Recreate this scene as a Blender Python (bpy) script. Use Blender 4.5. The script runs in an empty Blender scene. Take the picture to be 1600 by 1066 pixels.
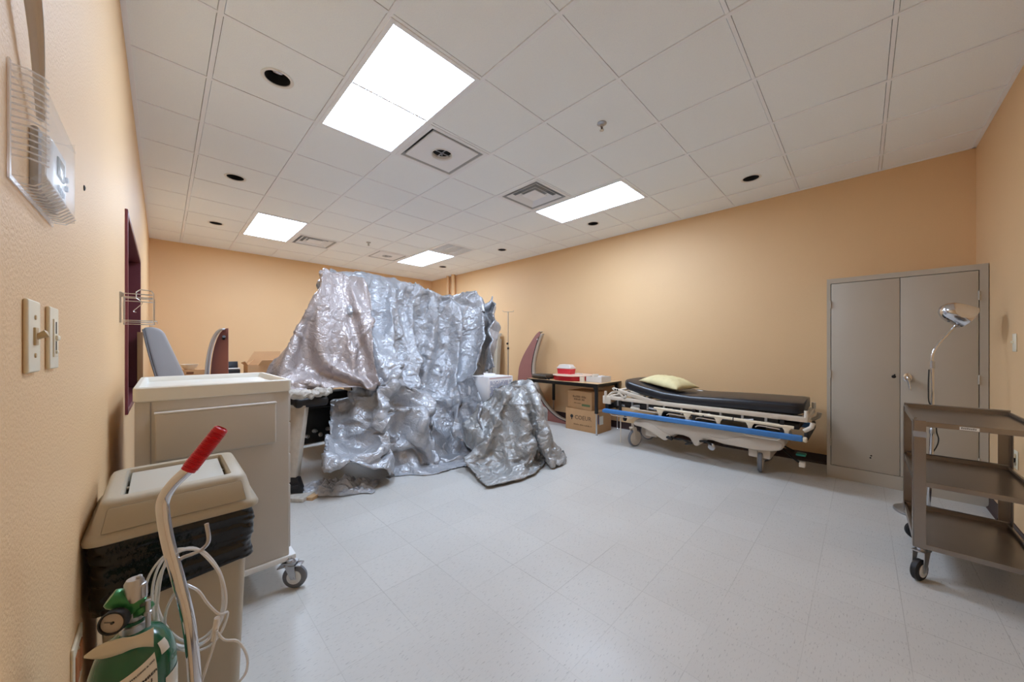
import bpy, bmesh, math, random
from mathutils import Vector, Matrix, noise
PI = math.pi
R = math.radians
SC = bpy.context.scene
COL = SC.collection

# ------------------------------------------------------------------ camera, world, exposure
H = 1.221                     # camera height
CEIL = 2.922
XL, XR, YB, YF = -0.148, 4.87, 7.83, -0.69
cam = bpy.data.cameras.new('camera')
cam.sensor_width = 36.0
cam.lens = 546.03 / 1600 * 36
cam.shift_x = -3.83 / 1600
cam.shift_y = 9.7 / 1600
cam.clip_start = 0.02
camo = bpy.data.objects.new('camera', cam)
COL.objects.link(camo)
camo.location = (0, 0, H)
camo.rotation_euler = (PI / 2, 0, -0.7886)
SC.camera = camo
w = bpy.data.worlds.new('world')
SC.world = w
w.use_nodes = True
w.node_tree.nodes['Background'].inputs[0].default_value = (0.8, 0.85, 0.9, 1)
w.node_tree.nodes['Background'].inputs[1].default_value = 0.0
SC.view_settings.view_transform = 'Standard'
SC.view_settings.look = 'None'
SC.view_settings.gamma = 1
SC.view_settings.exposure = 0.0
PANEL_STRENGTH = 23.5          # the four ceiling troffers are the only light
SC.cycles.max_bounces = 14
SC.cycles.diffuse_bounces = 10
SC.cycles.glossy_bounces = 6
SC.cycles.transmission_bounces = 8
SC.cycles.transparent_max_bounces = 12

# ------------------------------------------------------------------ materials
def lin(c):
    return tuple((v / 255 / 12.92) if v / 255 <= 0.04045 else ((v / 255 + 0.055) / 1.055) ** 2.4 for v in c[:3]) + (1,)

MATS = {}
def mat(name, col, rough=0.5, metal=0.0, bump=0.0, bscale=60.0, var=0.0, vscale=8.0, spec=0.5, coat=0.0,
        trans=0.0, alpha=1.0, sss=0.0, ior=1.5, emit=0.0, detail=4.0, rvar=0.0):
    if name in MATS:
        return MATS[name]
    m = bpy.data.materials.new(name)
    m.use_nodes = True
    nt = m.node_tree
    b = nt.nodes['Principled BSDF']
    c = lin(col)
    b.inputs['Base Color'].default_value = c
    b.inputs['Roughness'].default_value = rough
    b.inputs['Metallic'].default_value = metal
    b.inputs['Specular IOR Level'].default_value = spec
    b.inputs['Coat Weight'].default_value = coat
    b.inputs['Transmission Weight'].default_value = trans
    b.inputs['Alpha'].default_value = alpha
    b.inputs['IOR'].default_value = ior
    if emit:
        b.inputs['Emission Color'].default_value = c
        b.inputs['Emission Strength'].default_value = emit
    geo = nt.nodes.new('ShaderNodeNewGeometry')
    if var or rvar:
        n = nt.nodes.new('ShaderNodeTexNoise')
        n.inputs['Scale'].default_value = vscale
        n.inputs['Detail'].default_value = detail
        nt.links.new(geo.outputs['Position'], n.inputs['Vector'])
        if var:
            r = nt.nodes.new('ShaderNodeMapRange')
            r.inputs[1].default_value = 0.3; r.inputs[2].default_value = 0.7
            r.inputs[3].default_value = 1 - var; r.inputs[4].default_value = 1 + var
            nt.links.new(n.outputs['Fac'], r.inputs[0])
            mx = nt.nodes.new('ShaderNodeVectorMath'); mx.operation = 'SCALE'
            mx.inputs[0].default_value = c[:3]
            nt.links.new(r.outputs[0], mx.inputs['Scale'])
            nt.links.new(mx.outputs[0], b.inputs['Base Color'])
        if rvar:
            r = nt.nodes.new('ShaderNodeMapRange')
            r.inputs[1].default_value = 0.3; r.inputs[2].default_value = 0.7
            r.inputs[3].default_value = max(0, rough - rvar); r.inputs[4].default_value = min(1, rough + rvar)
            nt.links.new(n.outputs['Fac'], r.inputs[0])
            nt.links.new(r.outputs[0], b.inputs['Roughness'])
    if bump:
        n2 = nt.nodes.new('ShaderNodeTexNoise')
        n2.inputs['Scale'].default_value = bscale
        n2.inputs['Detail'].default_value = 3
        nt.links.new(geo.outputs['Position'], n2.inputs['Vector'])
        bp = nt.nodes.new('ShaderNodeBump')
        bp.inputs['Strength'].default_value = bump
        bp.inputs['Distance'].default_value = 0.004
        nt.links.new(n2.outputs['Fac'], bp.inputs['Height'])
        nt.links.new(bp.outputs['Normal'], b.inputs['Normal'])
    MATS[name] = m
    return m

def M(n):
    return MATS[n]

mat('wall_paint', (227, 190, 143), 0.55, bump=0.45, bscale=170, var=0.015, vscale=1.5)
mat('tile_white', (246, 252, 255), 0.9, bump=0.35, bscale=260, var=0.035, vscale=330, detail=2)
mat('grid_white', (244, 248, 253), 0.5)
mat('baseboard_brown', (62, 42, 40), 0.45)
mat('maroon', (112, 52, 60), 0.35, var=0.05, vscale=5)
mat('maroon_face', (146, 94, 86), 0.5, var=0.06, vscale=4)
mat('brown_face', (150, 108, 82), 0.55, var=0.05, vscale=4)
mat('window_glass', (210, 220, 220), 0.03, trans=1.0, ior=1.45)
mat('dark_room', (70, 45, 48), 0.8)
mat('ivory', (232, 224, 200), 0.35)
mat('ivory_dark', (196, 172, 130), 0.4)
mat('orange_brown', (176, 112, 70), 0.4)
mat('white_plastic', (232, 232, 230), 0.35)
mat('lcd', (120, 126, 118), 0.15)
mat('gray_button', (120, 120, 122), 0.4)
mat('clear_plastic', (250, 252, 252), 0.06, trans=1.0, ior=1.35)
mat('guard_clear', (240, 240, 240), 0.25, alpha=0.14, spec=0.2)
mat('guard_rib', (246, 246, 248), 0.2, alpha=0.42)
mat('tubing', (226, 226, 224), 0.18, alpha=0.62)
mat('chrome', (215, 215, 218), 0.12, 1.0)
mat('steel', (190, 190, 192), 0.33, 1.0, rvar=0.04, vscale=30)
mat('stainless', (156, 150, 145), 0.31, 1.0, var=0.05, vscale=9, rvar=0.025)
mat('dark_metal', (52, 50, 50), 0.45, 0.6)
mat('black_rubber', (22, 22, 24), 0.55)
mat('gray_rubber', (112, 114, 120), 0.6)
mat('black_plastic', (28, 28, 30), 0.4)
mat('black_hole', (14, 14, 15), 0.8)
mat('cart_body', (190, 184, 174), 0.42, var=0.02, vscale=3)
mat('cart_top', (224, 222, 212), 0.32)
mat('cart_white', (226, 226, 224), 0.4)
mat('can_beige', (176, 166, 146), 0.45, bump=0.05, bscale=400)
mat('can_flap', (188, 184, 172), 0.5)
mat('bag_black', (4, 4, 5), 0.2, bump=0.6, bscale=45, spec=.5)
mat('red_grip', (190, 18, 34), 0.32)
mat('o2_green', (22, 92, 60), 0.22, coat=0.4, var=0.08, vscale=14)
mat('reg_green', (58, 128, 76), 0.28, 0.35)
mat('paper', (226, 222, 210), 0.7)
mat('paper_tag', (214, 206, 186), 0.75)
mat('ink', (40, 38, 40), 0.7)
mat('gauge_face', (176, 164, 150), 0.4)
mat('cabinet_paint', (184, 175, 160), 0.4, var=0.02, vscale=2.5, bump=0.05, bscale=30)
mat('gap_dark', (24, 22, 22), 0.8)
mat('cream', (222, 210, 192), 0.4)
mat('cream_cover', (208, 196, 180), 0.38, var=0.03, vscale=6)
mat('cream_yellow', (228, 212, 184), 0.38)
mat('blue_bumper', (66, 126, 190), 0.38, var=0.05, vscale=20)
mat('vinyl_black', (26, 27, 34), 0.33, bump=0.25, bscale=14)
mat('vinyl_top', (54, 47, 44), 0.38, bump=0.2, bscale=14)
mat('pillow_yellow', (218, 205, 156), 0.75, bump=0.25, bscale=18, var=0.04, vscale=12)
mat('green_plastic', (30, 120, 100), 0.4)
mat('cardboard', (190, 148, 104), 0.8, var=0.04, vscale=10)
mat('cardboard_light', (204, 164, 122), 0.8, var=0.04, vscale=10)
mat('box_white', (232, 230, 230), 0.6)
mat('box_blue', (132, 142, 180), 0.6)
mat('wood_top', (206, 170, 126), 0.35, var=0.08, vscale=10)
mat('red_plastic', (176, 22, 34), 0.28)
mat('red_clear', (214, 52, 64), 0.2)
mat('frosted', (236, 232, 226), 0.3, alpha=0.75)
mat('gray_shell', (196, 196, 198), 0.3, var=0.02, vscale=4)
mat('gray_edge', (150, 148, 148), 0.5)
mat('brown_strip', (150, 108, 66), 0.5)
mat('machine_beige', (198, 188, 174), 0.5, var=0.08, vscale=20)
mat('plaster', (190, 184, 174), 0.7, var=0.15, vscale=30, bump=0.8, bscale=50)
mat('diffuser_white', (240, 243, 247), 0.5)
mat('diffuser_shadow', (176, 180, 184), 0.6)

def m_panel():
    m = bpy.data.materials.new('light_panel'); m.use_nodes = True
    b = m.node_tree.nodes['Principled BSDF']
    b.inputs['Base Color'].default_value = (0.9, 0.9, 0.9, 1)
    b.inputs['Emission Color'].default_value = (0.785, 0.965, 1.24, 1)
    b.inputs['Emission Strength'].default_value = PANEL_STRENGTH
    MATS['light_panel'] = m
m_panel()

def m_floor():
    m = bpy.data.materials.new('vinyl_floor'); m.use_nodes = True
    nt = m.node_tree; N = nt.nodes; L = nt.links
    b = N['Principled BSDF']
    geo = N.new('ShaderNodeNewGeometry')
    sep = N.new('ShaderNodeSeparateXYZ'); L.new(geo.outputs['Position'], sep.inputs[0])
    T = 0.3048
    def math_(op, a, bb=None, v=None):
        n = N.new('ShaderNodeMath'); n.operation = op
        L.new(a, n.inputs[0])
        if bb is not None: L.new(bb, n.inputs[1])
        elif v is not None: n.inputs[1].default_value = v
        return n.outputs[0]
    x = math_('DIVIDE', math_('ADD', sep.outputs[0], v=-0.7755 + T * 20), v=T)
    y = math_('DIVIDE', math_('ADD', sep.outputs[1], v=-0.779 + T * 20), v=T)
    fx = math_('FRACT', x); fy = math_('FRACT', y)
    def edge(f):
        a = math_('MINIMUM', f, math_('SUBTRACT', N_one(), f))
        return a
    def N_one():
        v = N.new('ShaderNodeValue'); v.outputs[0].default_value = 1.0; return v.outputs[0]
    e = math_('MINIMUM', edge(fx), edge(fy))
    # joints vary in visibility tile by tile
    jn = N.new('ShaderNodeTexNoise'); jn.inputs['Scale'].default_value = 1.3
    L.new(geo.outputs['Position'], jn.inputs['Vector'])
    jv = N.new('ShaderNodeMapRange'); jv.inputs[1].default_value = 0.35; jv.inputs[2].default_value = 0.65
    jv.inputs[3].default_value = 0.05; jv.inputs[4].default_value = 0.5
    L.new(jn.outputs['Fac'], jv.inputs[0])
    line = N.new('ShaderNodeMapRange'); line.inputs[1].default_value = 0.003; line.inputs[2].default_value = 0.0065
    line.inputs[3].default_value = 1.0; line.inputs[4].default_value = 0.0
    L.new(e, line.inputs[0])
    lf = math_('MULTIPLY', line.outputs[0], jv.outputs[0])
    # per tile tone
    fl = N.new('ShaderNodeCombineXYZ')
    L.new(math_('FLOOR', x), fl.inputs[0]); L.new(math_('FLOOR', y), fl.inputs[1])
    wn = N.new('ShaderNodeTexWhiteNoise'); wn.noise_dimensions = '2D'; L.new(fl.outputs[0], wn.inputs['Vector'])
    tone = N.new('ShaderNodeMapRange'); tone.inputs[3].default_value = 0.972; tone.inputs[4].default_value = 1.012
    L.new(wn.outputs['Value'], tone.inputs[0])
    # short dark flecks: stretched noise, direction along a diagonal
    mp = N.new('ShaderNodeMapping'); mp.inputs['Rotation'].default_value = (0, 0, R(20)); mp.inputs['Scale'].default_value = (40, 190, 1)
    L.new(geo.outputs['Position'], mp.inputs['Vector'])
    fn = N.new('ShaderNodeTexNoise'); fn.inputs['Scale'].default_value = 1.0; fn.inputs['Detail'].default_value = 2
    L.new(mp.outputs[0], fn.inputs['Vector'])
    fr = N.new('ShaderNodeMapRange'); fr.inputs[1].default_value = 0.60; fr.inputs[2].default_value = 0.72
    fr.inputs[3].default_value = 1.0; fr.inputs[4].default_value = 0.68
    L.new(fn.outputs['Fac'], fr.inputs[0])
    f2 = N.new('ShaderNodeTexNoise'); f2.inputs['Scale'].default_value = 2.2; f2.inputs['Detail'].default_value = 5
    L.new(geo.outputs['Position'], f2.inputs['Vector'])
    f2r = N.new('ShaderNodeMapRange'); f2r.inputs[1].default_value = 0.3; f2r.inputs[2].default_value = 0.7
    f2r.inputs[3].default_value = 0.955; f2r.inputs[4].default_value = 1.02
    L.new(f2.outputs['Fac'], f2r.inputs[0])
    k = math_('MULTIPLY', math_('MULTIPLY', tone.outputs[0], fr.outputs[0]), f2r.outputs[0])
    sc = N.new('ShaderNodeVectorMath'); sc.operation = 'SCALE'; sc.inputs[0].default_value = lin((200, 198, 193))[:3]
    L.new(k, sc.inputs['Scale'])
    mx = N.new('ShaderNodeMix'); mx.data_type = 'RGBA'
    L.new(lf, mx.inputs['Factor']); L.new(sc.outputs[0], mx.inputs[6]); mx.inputs[7].default_value = lin((120, 116, 108))
    L.new(mx.outputs[2], b.inputs['Base Color'])
    rr = N.new('ShaderNodeMapRange'); rr.inputs[1].default_value = 0.3; rr.inputs[2].default_value = 0.7
    rr.inputs[3].default_value = 0.30; rr.inputs[4].default_value = 0.40
    L.new(f2.outputs['Fac'], rr.inputs[0]); L.new(rr.outputs[0], b.inputs['Roughness'])
    b.inputs['Specular IOR Level'].default_value = 0.45
    bn = N.new('ShaderNodeTexNoise'); bn.inputs['Scale'].default_value = 9; L.new(geo.outputs['Position'], bn.inputs['Vector'])
    bp = N.new('ShaderNodeBump'); bp.inputs['Strength'].default_value = 0.12; bp.inputs['Distance'].default_value = 0.01
    L.new(bn.outputs['Fac'], bp.inputs['Height']); L.new(bp.outputs['Normal'], b.inputs['Normal'])
    MATS['vinyl_floor'] = m
m_floor()

# ------------------------------------------------------------------ mesh helpers
WM = {}
def frame(d):
    d = Vector(d).normalized()
    up = Vector((0, 0, 1)) if abs(d.z) < 0.95 else Vector((1, 0, 0))
    a = d.cross(up).normalized(); b = a.cross(d).normalized()
    return a, b

class MB:
    def __init__(s):
        s.bm = bmesh.new()
    def box(s, lo, hi, bev=0.0, seg=2, rot=None, about=None):
        lo = Vector(lo); hi = Vector(hi)
        c = (lo + hi) / 2; d = hi - lo
        t = bmesh.new()
        bmesh.ops.create_cube(t, size=1.0)
        bmesh.ops.scale(t, vec=d, verts=t.verts)
        if bev > 0:
            bev = min(bev, min(abs(v) for v in d) * 0.49)
            bmesh.ops.bevel(t, geom=t.edges[:], offset=bev, segments=seg, affect='EDGES', profile=0.5)
        if rot is not None:
            rm = rot if isinstance(rot, Matrix) else Matrix.Rotation(rot[1], 4, rot[0])
            p = Vector(about) if about is not None else c
            mm = Matrix.Translation(p) @ rm @ Matrix.Translation(c - p)
        else:
            mm = Matrix.Translation(c)
        bmesh.ops.transform(t, matrix=mm, verts=t.verts)
        s.join(t); return s
    def join(s, t):
        me = bpy.data.meshes.new('tmp'); t.to_mesh(me); t.free(); s.bm.from_mesh(me); bpy.data.meshes.remove(me)
    def cyl(s, a, b, r, r2=None, n=20, caps=True):
        return s.tube([a, b], [r, r if r2 is None else r2], n, caps)
    def tube(s, pts, r, n=12, caps=True, smooth=0, closed=False):
        pts = [Vector(p) for p in pts]
        if smooth:
            pts, r = crv(pts, r, smooth, closed)
        if not isinstance(r, (list, tuple)): r = [r] * len(pts)
        bm = s.bm; rings = []
        a = b = None
        cnt = len(pts)
        for i, p in enumerate(pts):
            if closed: d = pts[(i + 1) % cnt] - pts[i - 1]
            elif i == 0: d = pts[1] - p
            elif i == cnt - 1: d = p - pts[i - 1]
            else: d = (pts[i + 1] - p).normalized() + (p - pts[i - 1]).normalized()
            if d.length < 1e-9: d = Vector((0, 0, 1))
            d.normalize()
            if a is None: a, b = frame(d)
            else:
                a = (a - d * a.dot(d)).normalized(); b = d.cross(a).normalized()
                if True: b = a.cross(d).normalized() * 1.0
            rings.append([bm.verts.new(p + (a * math.cos(2 * PI * k / n) + b * math.sin(2 * PI * k / n)) * r[i]) for k in range(n)])
        m = cnt if closed else cnt - 1
        for i in range(m):
            A = rings[i]; B = rings[(i + 1) % cnt]
            for k in range(n):
                try: bm.faces.new((A[k], A[(k + 1) % n], B[(k + 1) % n], B[k]))
                except ValueError: pass
        if caps and not closed:
            bm.faces.new(rings[0][::-1]); bm.faces.new(rings[-1])
        return s
    def lathe(s, prof, o, d=(0, 0, 1), n=32, caps=True, ex=(1, 1)):
        # prof: list of (radius, height along d)
        d = Vector(d).normalized(); a, b = frame(d); o = Vector(o); bm = s.bm
        rings = []
        for r, h in prof:
            if r < 1e-6: rings.append([bm.verts.new(o + d * h)])
            else: rings.append([bm.verts.new(o + d * h + (a * math.cos(2 * PI * k / n) * ex[0] + b * math.sin(2 * PI * k / n) * ex[1]) * r) for k in range(n)])
        for A, B in zip(rings, rings[1:]):
            for k in range(n):
                q = (k + 1) % n
                if len(A) == 1 and len(B) == 1: continue
                if len(A) == 1: bm.faces.new((A[0], B[q], B[k]))
                elif len(B) == 1: bm.faces.new((A[k], A[q], B[0]))
                else: bm.faces.new((A[k], A[q], B[q], B[k]))
        if caps:
            if len(rings[0]) > 1: bm.faces.new(rings[0][::-1])
            if len(rings[-1]) > 1: bm.faces.new(rings[-1])
        return s
    def prism(s, poly, vec, bev=0.0, seg=2):
        # poly: 3-D points of a planar outline, extruded by vec
        t = bmesh.new(); vec = Vector(vec)
        A = [t.verts.new(Vector(p)) for p in poly]; B = [t.verts.new(Vector(p) + vec) for p in poly]
        n = len(A)
        t.faces.new(A[::-1]); t.faces.new(B)
        for i in range(n):
            t.faces.new((A[i], A[(i + 1) % n], B[(i + 1) % n], B[i]))
        bmesh.ops.recalc_face_normals(t, faces=t.faces[:])
        if bev > 0:
            ed = [e for e in t.edges if len(e.link_faces) == 2 and e.calc_face_angle(0) > 0.5]
            bmesh.ops.bevel(t, geom=ed, offset=bev, segments=seg, affect='EDGES', profile=0.5)
        s.join(t); return s
    def grid(s, fn, nu, nv, thick=0.0, closed_u=False):
        bm = s.bm
        V = [[bm.verts.new(Vector(fn(i / (nu if closed_u else nu), j / nv))) for j in range(nv + 1)] for i in range(nu if closed_u else nu + 1)]
        k = len(V)
        for i in range(nu):
            for j in range(nv):
                bm.faces.new((V[i][j], V[(i + 1) % k][j], V[(i + 1) % k][j + 1], V[i][j + 1]))
        return s
    def obj(s, name, m, parent=None, smooth=True, angle=35, recalc=True, label=None):
        if recalc: bmesh.ops.recalc_face_normals(s.bm, faces=s.bm.faces[:])
        vs = s.bm.verts
        lo = Vector((min(v.co.x for v in vs), min(v.co.y for v in vs), min(v.co.z for v in vs)))
        hi = Vector((max(v.co.x for v in vs), max(v.co.y for v in vs), max(v.co.z for v in vs)))
        o0 = Vector(((lo.x + hi.x) / 2, (lo.y + hi.y) / 2, lo.z))
        for v in vs: v.co -= o0
        me = bpy.data.meshes.new(name); s.bm.to_mesh(me); s.bm.free()
        if smooth:
            me.polygons.foreach_set('use_smooth', [True] * len(me.polygons))
            me.set_sharp_from_angle(angle=R(angle))
        ms = m if isinstance(m, (list, tuple)) else [m]
        for q in ms: me.materials.append(q if not isinstance(q, str) else MATS[q])
        o = bpy.data.objects.new(name, me); COL.objects.link(o)
        o.location = o0
        if parent is not None:
            o.parent = parent
            o.matrix_parent_inverse = WM[parent.name].inverted()
        WM[o.name] = Matrix.Translation(o0)
        if label: o['label'] = label
        return o

def crv(pts, r, k, closed=False):
    # Catmull-Rom through pts
    n = len(pts); out = []; ro = []
    rl = r if isinstance(r, (list, tuple)) else None
    segs = n if closed else n - 1
    for i in range(segs):
        p0 = pts[i - 1] if (i > 0 or closed) else pts[0] * 2 - pts[1]
        p1 = pts[i]; p2 = pts[(i + 1) % n]
        p3 = pts[(i + 2) % n] if (i + 2 < n or closed) else pts[-1] * 2 - pts[-2]
        for j in range(k):
            t = j / k
            out.append(0.5 * ((2 * p1) + (p2 - p0) * t + (2 * p0 - 5 * p1 + 4 * p2 - p3) * t * t + (3 * p1 - p0 - 3 * p2 + p3) * t ** 3))
            if rl: ro.append(rl[i] + (rl[(i + 1) % n] - rl[i]) * t)
    if not closed:
        out.append(pts[-1])
        if rl: ro.append(rl[-1])
    return out, (ro if rl else r)

def thing(name, label, cat, loc, rz=0.0, group=None):
    o = bpy.data.objects.new(name, None); COL.objects.link(o)
    o.empty_display_size = 0.1
    o.location = loc; o.rotation_euler = (0, 0, rz)
    o['label'] = label; o['category'] = cat
    if group: o['group'] = group
    WM[o.name] = Matrix.Translation(loc) @ Matrix.Rotation(rz, 4, 'Z')
    return o

def tag(o, label, cat, group=None, kind=None):
    o['label'] = label; o['category'] = cat
    if group: o['group'] = group
    if kind: o['kind'] = kind
    return o

def struct(o):
    o['kind'] = 'structure'
    return o

def copy_tree(root, loc, rz=None, label=None, group=None):
    def rec(o, par):
        c = o.copy(); COL.objects.link(c)
        if par is not None: c.parent = par
        for ch in [x for x in list(COL.objects) if x.parent == o and x != c]:
            rec(ch, c)
        return c
    r = rec(root, None)
    r.location = loc
    if rz is not None: r.rotation_euler = (0, 0, rz)
    WM[r.name] = Matrix.Translation(loc)
    if label: r['label'] = label
    if group: r['group'] = group
    return r

def text_mesh(mb, s, size, M4, bold=0.0, align='CENTER', sx=1.0):
    # built-in font turned into mesh, laid in the XY plane of M4
    cu = bpy.data.curves.new('t', 'FONT'); cu.body = s; cu.size = size; cu.align_x = align; cu.align_y = 'CENTER'
    cu.offset = bold; cu.extrude = 0.0004; cu.resolution_u = 2
    ob = bpy.data.objects.new('t', cu); COL.objects.link(ob)
    dg = bpy.context.evaluated_depsgraph_get(); dg.update()
    me = bpy.data.meshes.new_from_object(ob.evaluated_get(dg))
    me.transform(M4 @ Matrix.Diagonal((sx, 1, 1, 1)))
    mb.bm.from_mesh(me)
    bpy.data.meshes.remove(me); bpy.data.objects.remove(ob); bpy.data.curves.remove(cu)
    return mb

def face_matrix(o, right, up):
    r = Vector(right).normalized(); u = Vector(up).normalized(); n = r.cross(u)
    m = Matrix.Identity(4)
    for i in range(3):
        m[i][0] = r[i]; m[i][1] = u[i]; m[i][2] = n[i]; m[i][3] = o[i]
    return m

# ------------------------------------------------------------------ setting
struct(MB().box((XL - 0.3, YF - 0.3, -0.12), (XR + 0.3, YB + 0.3, 0)).obj('floor', 'vinyl_floor', smooth=False))
WY0, WY1, WZ0, WZ1 = 2.892, 4.511, 0.845, 1.99       # opening in the left wall
b = MB()
b.box((XL - 0.2, YF - 0.3, 0), (XL, WY0, 3.2)).box((XL - 0.2, WY1, 0), (XL, YB + 0.3, 3.2))
b.box((XL - 0.2, WY0, 0), (XL, WY1, WZ0)).box((XL - 0.2, WY0, WZ1), (XL, WY1, 3.2))
struct(b.obj('wall_left', 'wall_paint', smooth=False))
struct(MB().box((XR, YF - 0.3, 0), (XR + 0.2, YB + 0.3, 3.2)).obj('wall_right', 'wall_paint', smooth=False))
struct(MB().box((XL, YB, 0), (XR, YB + 0.2, 3.2)).obj('wall_back', 'wall_paint', smooth=False))
struct(MB().box((XL, YF - 0.2, 0), (XR, YF, 3.2)).obj('wall_front', 'wall_paint', smooth=False))

def cove(name, p0, p1, nrm):
    # rubber cove base: slim board with a toe curving onto the floor
    p0 = Vector(p0); p1 = Vector(p1); n = Vector(nrm); up = Vector((0, 0, 1))
    prof = [(0, 0), (0.018, 0), (0.016, 0.004), (0.007, 0.012), (0.004, 0.025), (0.004, 0.096), (0, 0.1)]
    poly = [p0 + n * a + up * h for a, h in prof]
    return struct(MB().prism(poly, p1 - p0).obj(name, 'baseboard_brown', smooth=False))
cove('baseboard_left', (XL, YF, 0), (XL, YB, 0), (1, 0, 0))
cove('baseboard_right', (XR, YF, 0), (XR, YB, 0), (-1, 0, 0))
cove('baseboard_back', (XL, YB, 0), (XR, YB, 0), (0, -1, 0))
cove('baseboard_front', (XL, YF, 0), (XR, YF, 0), (0, 1, 0))

# the interior window in the left wall
b = MB(); t = 0.05; D0 = XL - 0.15
for lo, hi in (((D0, WY0, WZ0), (XL + 0.012, WY0 + 0.03, WZ1)), ((D0, WY1 - 0.03, WZ0), (XL + 0.012, WY1, WZ1)),
               ((D0, WY0, WZ1 - 0.03), (XL + 0.012, WY1, WZ1)), ((D0, WY0, WZ0), (XL + 0.012, WY1, WZ0 + 0.03))):
    b.box(lo, hi, 0.003)
win = struct(b.obj('window_1', 'maroon', smooth=False))
b = MB()
for y in (WY0 + 0.03, WY1 - 0.07): b.box((XL - 0.12, y, WZ0 + 0.03), (XL - 0.06, y + 0.04, WZ1 - 0.03), 0.003)
for z in (WZ0 + 0.03, WZ1 - 0.07): b.box((XL - 0.12, WY0 + 0.07, z), (XL - 0.06, WY1 - 0.07, z + 0.04), 0.003)
b.box((XL - 0.115, 3.68, WZ0 + 0.07), (XL - 0.065, 3.72, WZ1 - 0.07), 0.003)
b.obj('window_sash', 'maroon', win, smooth=False)
MB().box((XL - 0.095, WY0 + 0.07, WZ0 + 0.07), (XL - 0.089, WY1 - 0.07, WZ1 - 0.07)).obj('glass', 'window_glass', win, smooth=False)
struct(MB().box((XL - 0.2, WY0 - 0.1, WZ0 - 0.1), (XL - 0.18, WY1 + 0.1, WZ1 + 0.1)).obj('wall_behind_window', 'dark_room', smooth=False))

# ceiling: lay-in tiles on a suspended grid
GP = 0.6096
gx = [XL] + [0.207 + GP * i for i in range(8)] + [XR]
gy = [YF] + [-0.1242 + GP * j for j in range(14)]
gy = [y for y in gy if y < YB - 0.02] + [YB]
def cell(x, y): return (round(x, 2), round(y, 2))
skip = set()
def cidx(xc, yc):
    i = max(k for k in range(len(gx) - 1) if gx[k] <= xc); j = max(k for k in range(len(gy) - 1) if gy[k] <= yc)
    return i, j
LIGHTS = [(1.1214, 2.3142), (1.1214, 5.9718), (3.5598, 5.9718), (3.5598, 2.3142)]
for x, y in LIGHTS:
    skip.add(cidx(x, y - 0.3)); skip.add(cidx(x, y + 0.3))
ROUND_D = [(1.731, 2.619), (2.95, 6.277)]
SQUARE_D = [(2.95, 2.619), (1.731, 6.277)]
GRILLE = (3.5598, 5.057)
for x, y in ROUND_D + SQUARE_D + [GRILLE]: skip.add(cidx(x, y))
CANS = [(0.512, 2.619), (0.512, 4.448), (0.512, 6.277), (4.17, 0.79), (4.17, 2.619), (4.17, 4.448), (4.17, 6.277)]
canc = {cidx(x, y): (x, y) for x, y in CANS}
b = MB(); bm = b.bm
for i in range(len(gx) - 1):
    for j in range(len(gy) - 1):
        if (i, j) in skip: continue
        x0, x1, y0, y1 = gx[i] + 0.0146, gx[i + 1] - 0.0146, gy[j] + 0.0122, gy[j + 1] - 0.0122
        if i == 0: x0 = gx[0]
        if j == 0: y0 = gy[0]
        if i == len(gx) - 2: x1 = gx[-1]
        if j == len(gy) - 2: y1 = gy[-1]
        z = CEIL
        if (i, j) in canc:
            cx, cy = canc[(i, j)]; r = 0.071; n = 40
            C = [bm.verts.new((cx + r * math.cos(2 * PI * k / n), cy + r * math.sin(2 * PI * k / n), z)) for k in range(n)]
            C2 = [bm.verts.new((v.co.x, v.co.y, z + 0.02)) for v in C]
            def sq(a):
                c, s = math.cos(a), math.sin(a); m = max(abs(c), abs(s)); c /= m; s /= m
                return (cx + c * ((x1 - cx) if c > 0 else (cx - x0)), cy + s * ((y1 - cy) if s > 0 else (cy - y0)), z)
            S = [bm.verts.new(sq(2 * PI * k / n)) for k in range(n)]
            for k in range(n):
                q = (k + 1) % n
                bm.faces.new((C[k], C[q], S[q], S[k])); bm.faces.new((C[k], C2[k], C2[q], C[q]))
        else:
            b.box((x0, y0, z), (x1, y1, z + 0.02))
ce = struct(b.obj('ceiling', 'tile_white', smooth=False, recalc=False))
MB().box((XL - 0.1, YF - 0.1, CEIL + 0.25), (XR + 0.1, YB + 0.1, CEIL + 0.3)).obj('slab_above', 'black_hole', ce, smooth=False)
b = MB()
for x in gx[1:-1]: b.box((x - 0.012, YF, CEIL - 0.005), (x + 0.012, YB, CEIL + 0.03))
for y in gy[1:-1]:
    b.box((XL, y - 0.0095, CEIL - 0.003), (XR, y + 0.0095, CEIL + 0.03))
g = b.obj('trim_1', 'grid_white', smooth=False); struct(g)
b = MB(); wd = 0.022
b.box((XL, YF, CEIL - 0.006), (XL + wd, YB, CEIL + 0.002)).box((XR - wd, YF, CEIL - 0.006), (XR, YB, CEIL + 0.002))
b.box((XL, YF, CEIL - 0.006), (XR, YF + wd, CEIL + 0.002)).box((XL, YB - wd, CEIL - 0.006), (XR, YB, CEIL + 0.002))
struct(b.obj('trim_2', 'grid_white', smooth=False))

# pipes boxed down the right wall near the back corner
for y, r in ((7.02, 0.035), (6.80, 0.045)):
    b = MB(); b.cyl((XR - 0.06, y, 0), (XR - 0.06, y, CEIL), r, n=24)
    for z in (0.5, 1.5, 2.5): b.cyl((XR - 0.06, y, z), (XR - 0.06, y, z + 0.03), r + 0.006, n=24)
    o = b.obj('wall_pipe', 'wall_paint')
    tag(o, 'wall-coloured vertical pipe by the back corner, %s' % ('the one closest to the corner' if y > 7 else 'the thicker one, nearer the camera'), 'pipe', 'painted pipes by the back corner')

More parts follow.
